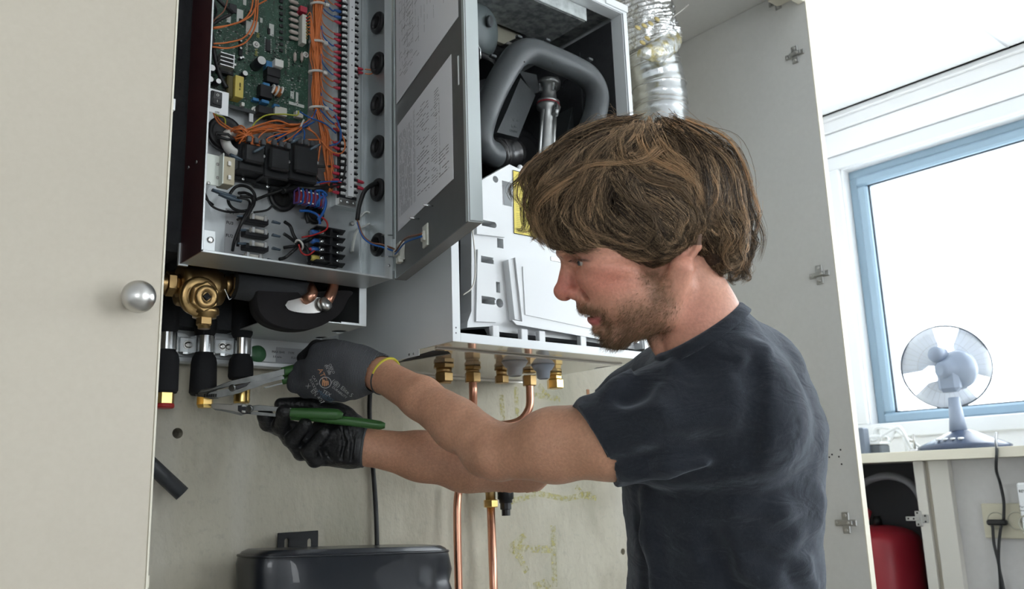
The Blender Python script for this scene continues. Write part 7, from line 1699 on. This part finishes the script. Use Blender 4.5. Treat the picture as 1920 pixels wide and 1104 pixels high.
# ---- beard, moustache and brow strands grown from the skin
me = body.data; nv_ = len(me.vertices); co = np.zeros(nv_*3, np.float32); me.vertices.foreach_get('co', co); co = co.reshape(-1, 3); no = np.zeros(nv_*3, np.float32); me.vertices.foreach_get('normal', no); no = no.reshape(-1, 3)
qv = (co-np.array([0, 0, CZ])) @ AX.T; nq = no @ AX.T; bu, bv, bw = qv[:, 0]/S_+960, qv[:, 1]/S_+552, (qv[:, 2]-HD)/S_
ok = (bu > 1030) & (bu < 1300) & (bv > 470) & (bv < 680) & (qv[:, 2] > .95) & (qv[:, 2] < 1.17); bm_ = beardmask(bu, bv)*ok
lip_ = np.exp(-((bu-1110)/14)**4-((bv-601)/8)**4); bm_ = np.where(lip_ > .3, 0, bm_)
def grow(mask, n, ln, direc, lay, cfun, r, name):
    P, R_, C_c = [], [], []; pr = mask/mask.sum(); ids = rg.choice(nv_, n, p=pr)
    for i in ids:
        d = np.array(direc(bu[i], bv[i])); d = d+rg.normal(size=3)*.28; n_ = nq[i]; d = d-n_*(d@n_)*.8; d = d/max(np.linalg.norm(d), 1e-6)+n_*lay; l_ = ln(bu[i], bv[i])*rg.uniform(.5, 1.15)*S_
        p0 = qv[i]+rg.normal(size=3)*.0005; P.append(q2w(np.array([p0-n_*.0004, p0+d*l_*.5, p0+d*l_-n_*lay*l_*.25]))); R_.append(np.array([r, r*.8, r*.25])); C_c.append(cfun(bu[i]))
    return strands_mesh(name, P, R_, C_c, m_hair, body)
def bdir(u, v):
    if u < 1125 and v < 596: return (-.25, .95, -.1)
    return (-.55, .80, -.1)
def blen(u, v): return 6+12*math.exp(-((u-1150)/45)**2-((v-640)/26)**2)+4*math.exp(-((u-1095)/18)**2-((v-580)/12)**2)
def bcol(u): x = np.clip(rg.normal()*.25+.45, 0, 1); return np.array([.09, .055, .03])*(1-x)+np.array([.50, .33, .18])*x
b1_ = grow(np.clip(bm_, 0, 1)**1.3, 7500, blen, bdir, .35, bcol, .00016, 'beard'); b1_['kind'] = 'stuff'; b1_['label'] = 'short light brown beard and moustache'
brow = np.exp(-((bu-1086)/22)**2-((bv-474+.10*(bu-1086))/5)**2)*ok*(np.abs(bw) > 12)
b2_ = grow(brow+1e-12*ok, 500, lambda u, v: 11, lambda u, v: (.95, -.15, 0), .25, bcol, .00016, 'eyebrow'); b2_['kind'] = 'stuff'

# ================================================================== the two pairs of pliers
tJ = 1.334/ray(388, 757).y
def pliers_t(x, tH): return tJ+(tH-tJ)*max(0, (x-388))/(600-388)
def plate(poly, tH, d0, d1, name, m, par, bevel=.0012, label=None):
    P0 = [PD(x, y, pliers_t(x, tH)+d0) for x, y in poly]; P1 = [PD(x, y, pliers_t(x, tH)+d1) for x, y in poly]; n = len(poly)
    c0 = sum(P0, Vector())/n; mb = MB(); ins = [p+(c0-p).normalized()*bevel for p in P0]; off = (P0[0]-P1[0]).normalized()
    Pa = [p+off*0 for p in ins]; Pb = [p-off*bevel for p in P0]; vs = Pa+Pb+P1
    a = sum((poly[i][0]*poly[(i+1) % n][1]-poly[(i+1) % n][0]*poly[i][1]) for i in range(n))
    fs = [tuple(range(n)) if a < 0 else tuple(range(n))[::-1], tuple(range(2*n, 3*n)) if a > 0 else tuple(range(2*n, 3*n))[::-1]]
    for b in (0, n):
        for i in range(n):
            q = (b+i, b+(i+1) % n, b+n+(i+1) % n, b+n+i); fs.append(q if a > 0 else q[::-1])
    mb.add(vs, fs, False); return mb.build(name, m, par, label)
def grip(pts, rs, tH, dd, par, flat=.75):
    P = spline([PD(x, y, pliers_t(x, tH)+dd) for x, y in pts], 6); m_ = len(P); rr = np.interp(np.linspace(0, 1, m_), np.linspace(0, 1, len(rs)), rs)*1.37/FPX
    return MB().tube(P, list(rr), 18).build('grip', m_green, par)
up = thing('pliers', tuple(PD(388, 745, tJ)), 'upper slip-joint pliers, green grips inside the grey knitted glove', 'pliers', 'slip-joint pliers')
tu = 1.386
plate([(371, 737), (376, 731), (400, 726), (434, 713), (452, 709), (470, 705), (500, 699), (534, 691), (534, 702), (500, 711), (470, 716), (440, 722), (425, 726), (400, 733), (384, 738), (374, 741)], tu, -.010, -.003, 'upper_jaw', m_tool, up)
plate([(388, 738), (402, 733), (418, 730), (432, 728), (452, 721), (480, 713), (534, 703), (534, 710), (500, 718), (484, 725), (468, 730), (446, 738), (428, 742), (412, 745), (398, 744)], tu, -.003, .004, 'lower_jaw', m_tool, up)
plate([(366, 739), (380, 735), (398, 741), (412, 747), (396, 748), (378, 744), (368, 743)], tu, -.006, .001, 'jaw_insert', m_tool, up)
plate([(432, 727), (442, 722), (456, 719), (470, 715), (462, 724), (446, 730), (436, 731)], tu, -.0125, -.010, 'slot_plate', M('dark_steel', (.06, .06, .065), .4, .8), up)
pp_ = PD(436, 727, pliers_t(436, tu)-.012); MB().lathe(pp_, -CF, [(0, .0055), (.0015, .0055), (.0025, .004)], 18).build('pivot_bolt', m_tool, up)
mb = MB()
for k in range(6): q_ = PD(384+k*4.2, 741.5-k*.1, pliers_t(384, tu)-.0065); mb.obox(q_, CR, CU, CF, (.0007, .0022, .002))
mb.build('jaw_teeth', MATS['dark_steel'], up)
plate([(494, 726), (534, 716), (534, 719), (497, 728)], tu, .002, .006, 'spring_strip', m_tool, up)
MB().tube(spline([PD(x, y, pliers_t(x, tu)) for x, y in ((440, 712), (456, 709), (470, 706))], 4), .0016, 8).build('adjuster_edge', m_tool, up)
grip([(529, 698), (545, 694), (562, 690), (582, 686), (610, 682), (640, 676)], [9, 9.5, 9.5, 9.5, 9, 8], tu, .000, up)
grip([(529, 713), (545, 710), (560, 707), (582, 702), (610, 700), (640, 700)], [8, 8.5, 8.5, 8.5, 8, 7], tu, .004, up)
lo = thing('pliers', tuple(PD(400, 765, tJ)), 'lower slip-joint pliers with long green grips, held in the black-coated glove', 'pliers', 'slip-joint pliers')
tl_ = 1.376
plate([(396, 757), (402, 756), (420, 757), (436, 758), (446, 755), (458, 757), (460, 774), (446, 773), (436, 770), (415, 767), (402, 766), (397, 765)], tl_, -.008, -.001, 'upper_jaw', m_satin, lo)
plate([(398, 765), (415, 767), (440, 771), (452, 774), (465, 775), (452, 779), (436, 775), (418, 771), (404, 769)], tl_, -.002, .005, 'lower_jaw', m_tool, lo)
plate([(446, 760), (460, 759), (470, 763), (470, 776), (455, 776), (446, 770)], tl_, -.011, -.008, 'joint_plate', MATS['dark_steel'], lo)
plate([(453, 757), (462, 757), (462, 763), (453, 763)], tl_, -.0125, -.011, 'bright_key', m_chrome, lo); plate([(453, 768), (461, 769), (461, 774), (453, 773)], tl_, -.0125, -.011, 'bright_key', m_chrome, lo)
plate([(462, 762), (485, 759), (515, 762), (546, 765), (546, 775), (515, 771), (485, 770), (464, 770)], tl_, -.008, -.001, 'upper_shank', m_tool, lo)
plate([(462, 770), (485, 772), (515, 775), (546, 778), (546, 784), (515, 781), (480, 778), (464, 776)], tl_, -.004, .003, 'lower_shank', m_tool, lo)
MB().lathe(PD(468, 766, pliers_t(468, tl_)-.010), -CF, [(0, .006), (.0015, .006), (.0028, .0042)], 18).build('pivot_bolt', m_tool, lo)
grip([(540, 773), (560, 774), (590, 775), (615, 776), (632, 777), (642, 780)], [8.5, 9.5, 10.5, 11, 10.5, 6], tl_, -.004, lo)
grip([(540, 781), (580, 782), (620, 786), (650, 789), (690, 794), (712, 797), (722, 798)], [6, 7.5, 8.5, 9, 9, 8.5, 5], tl_, .004, lo)
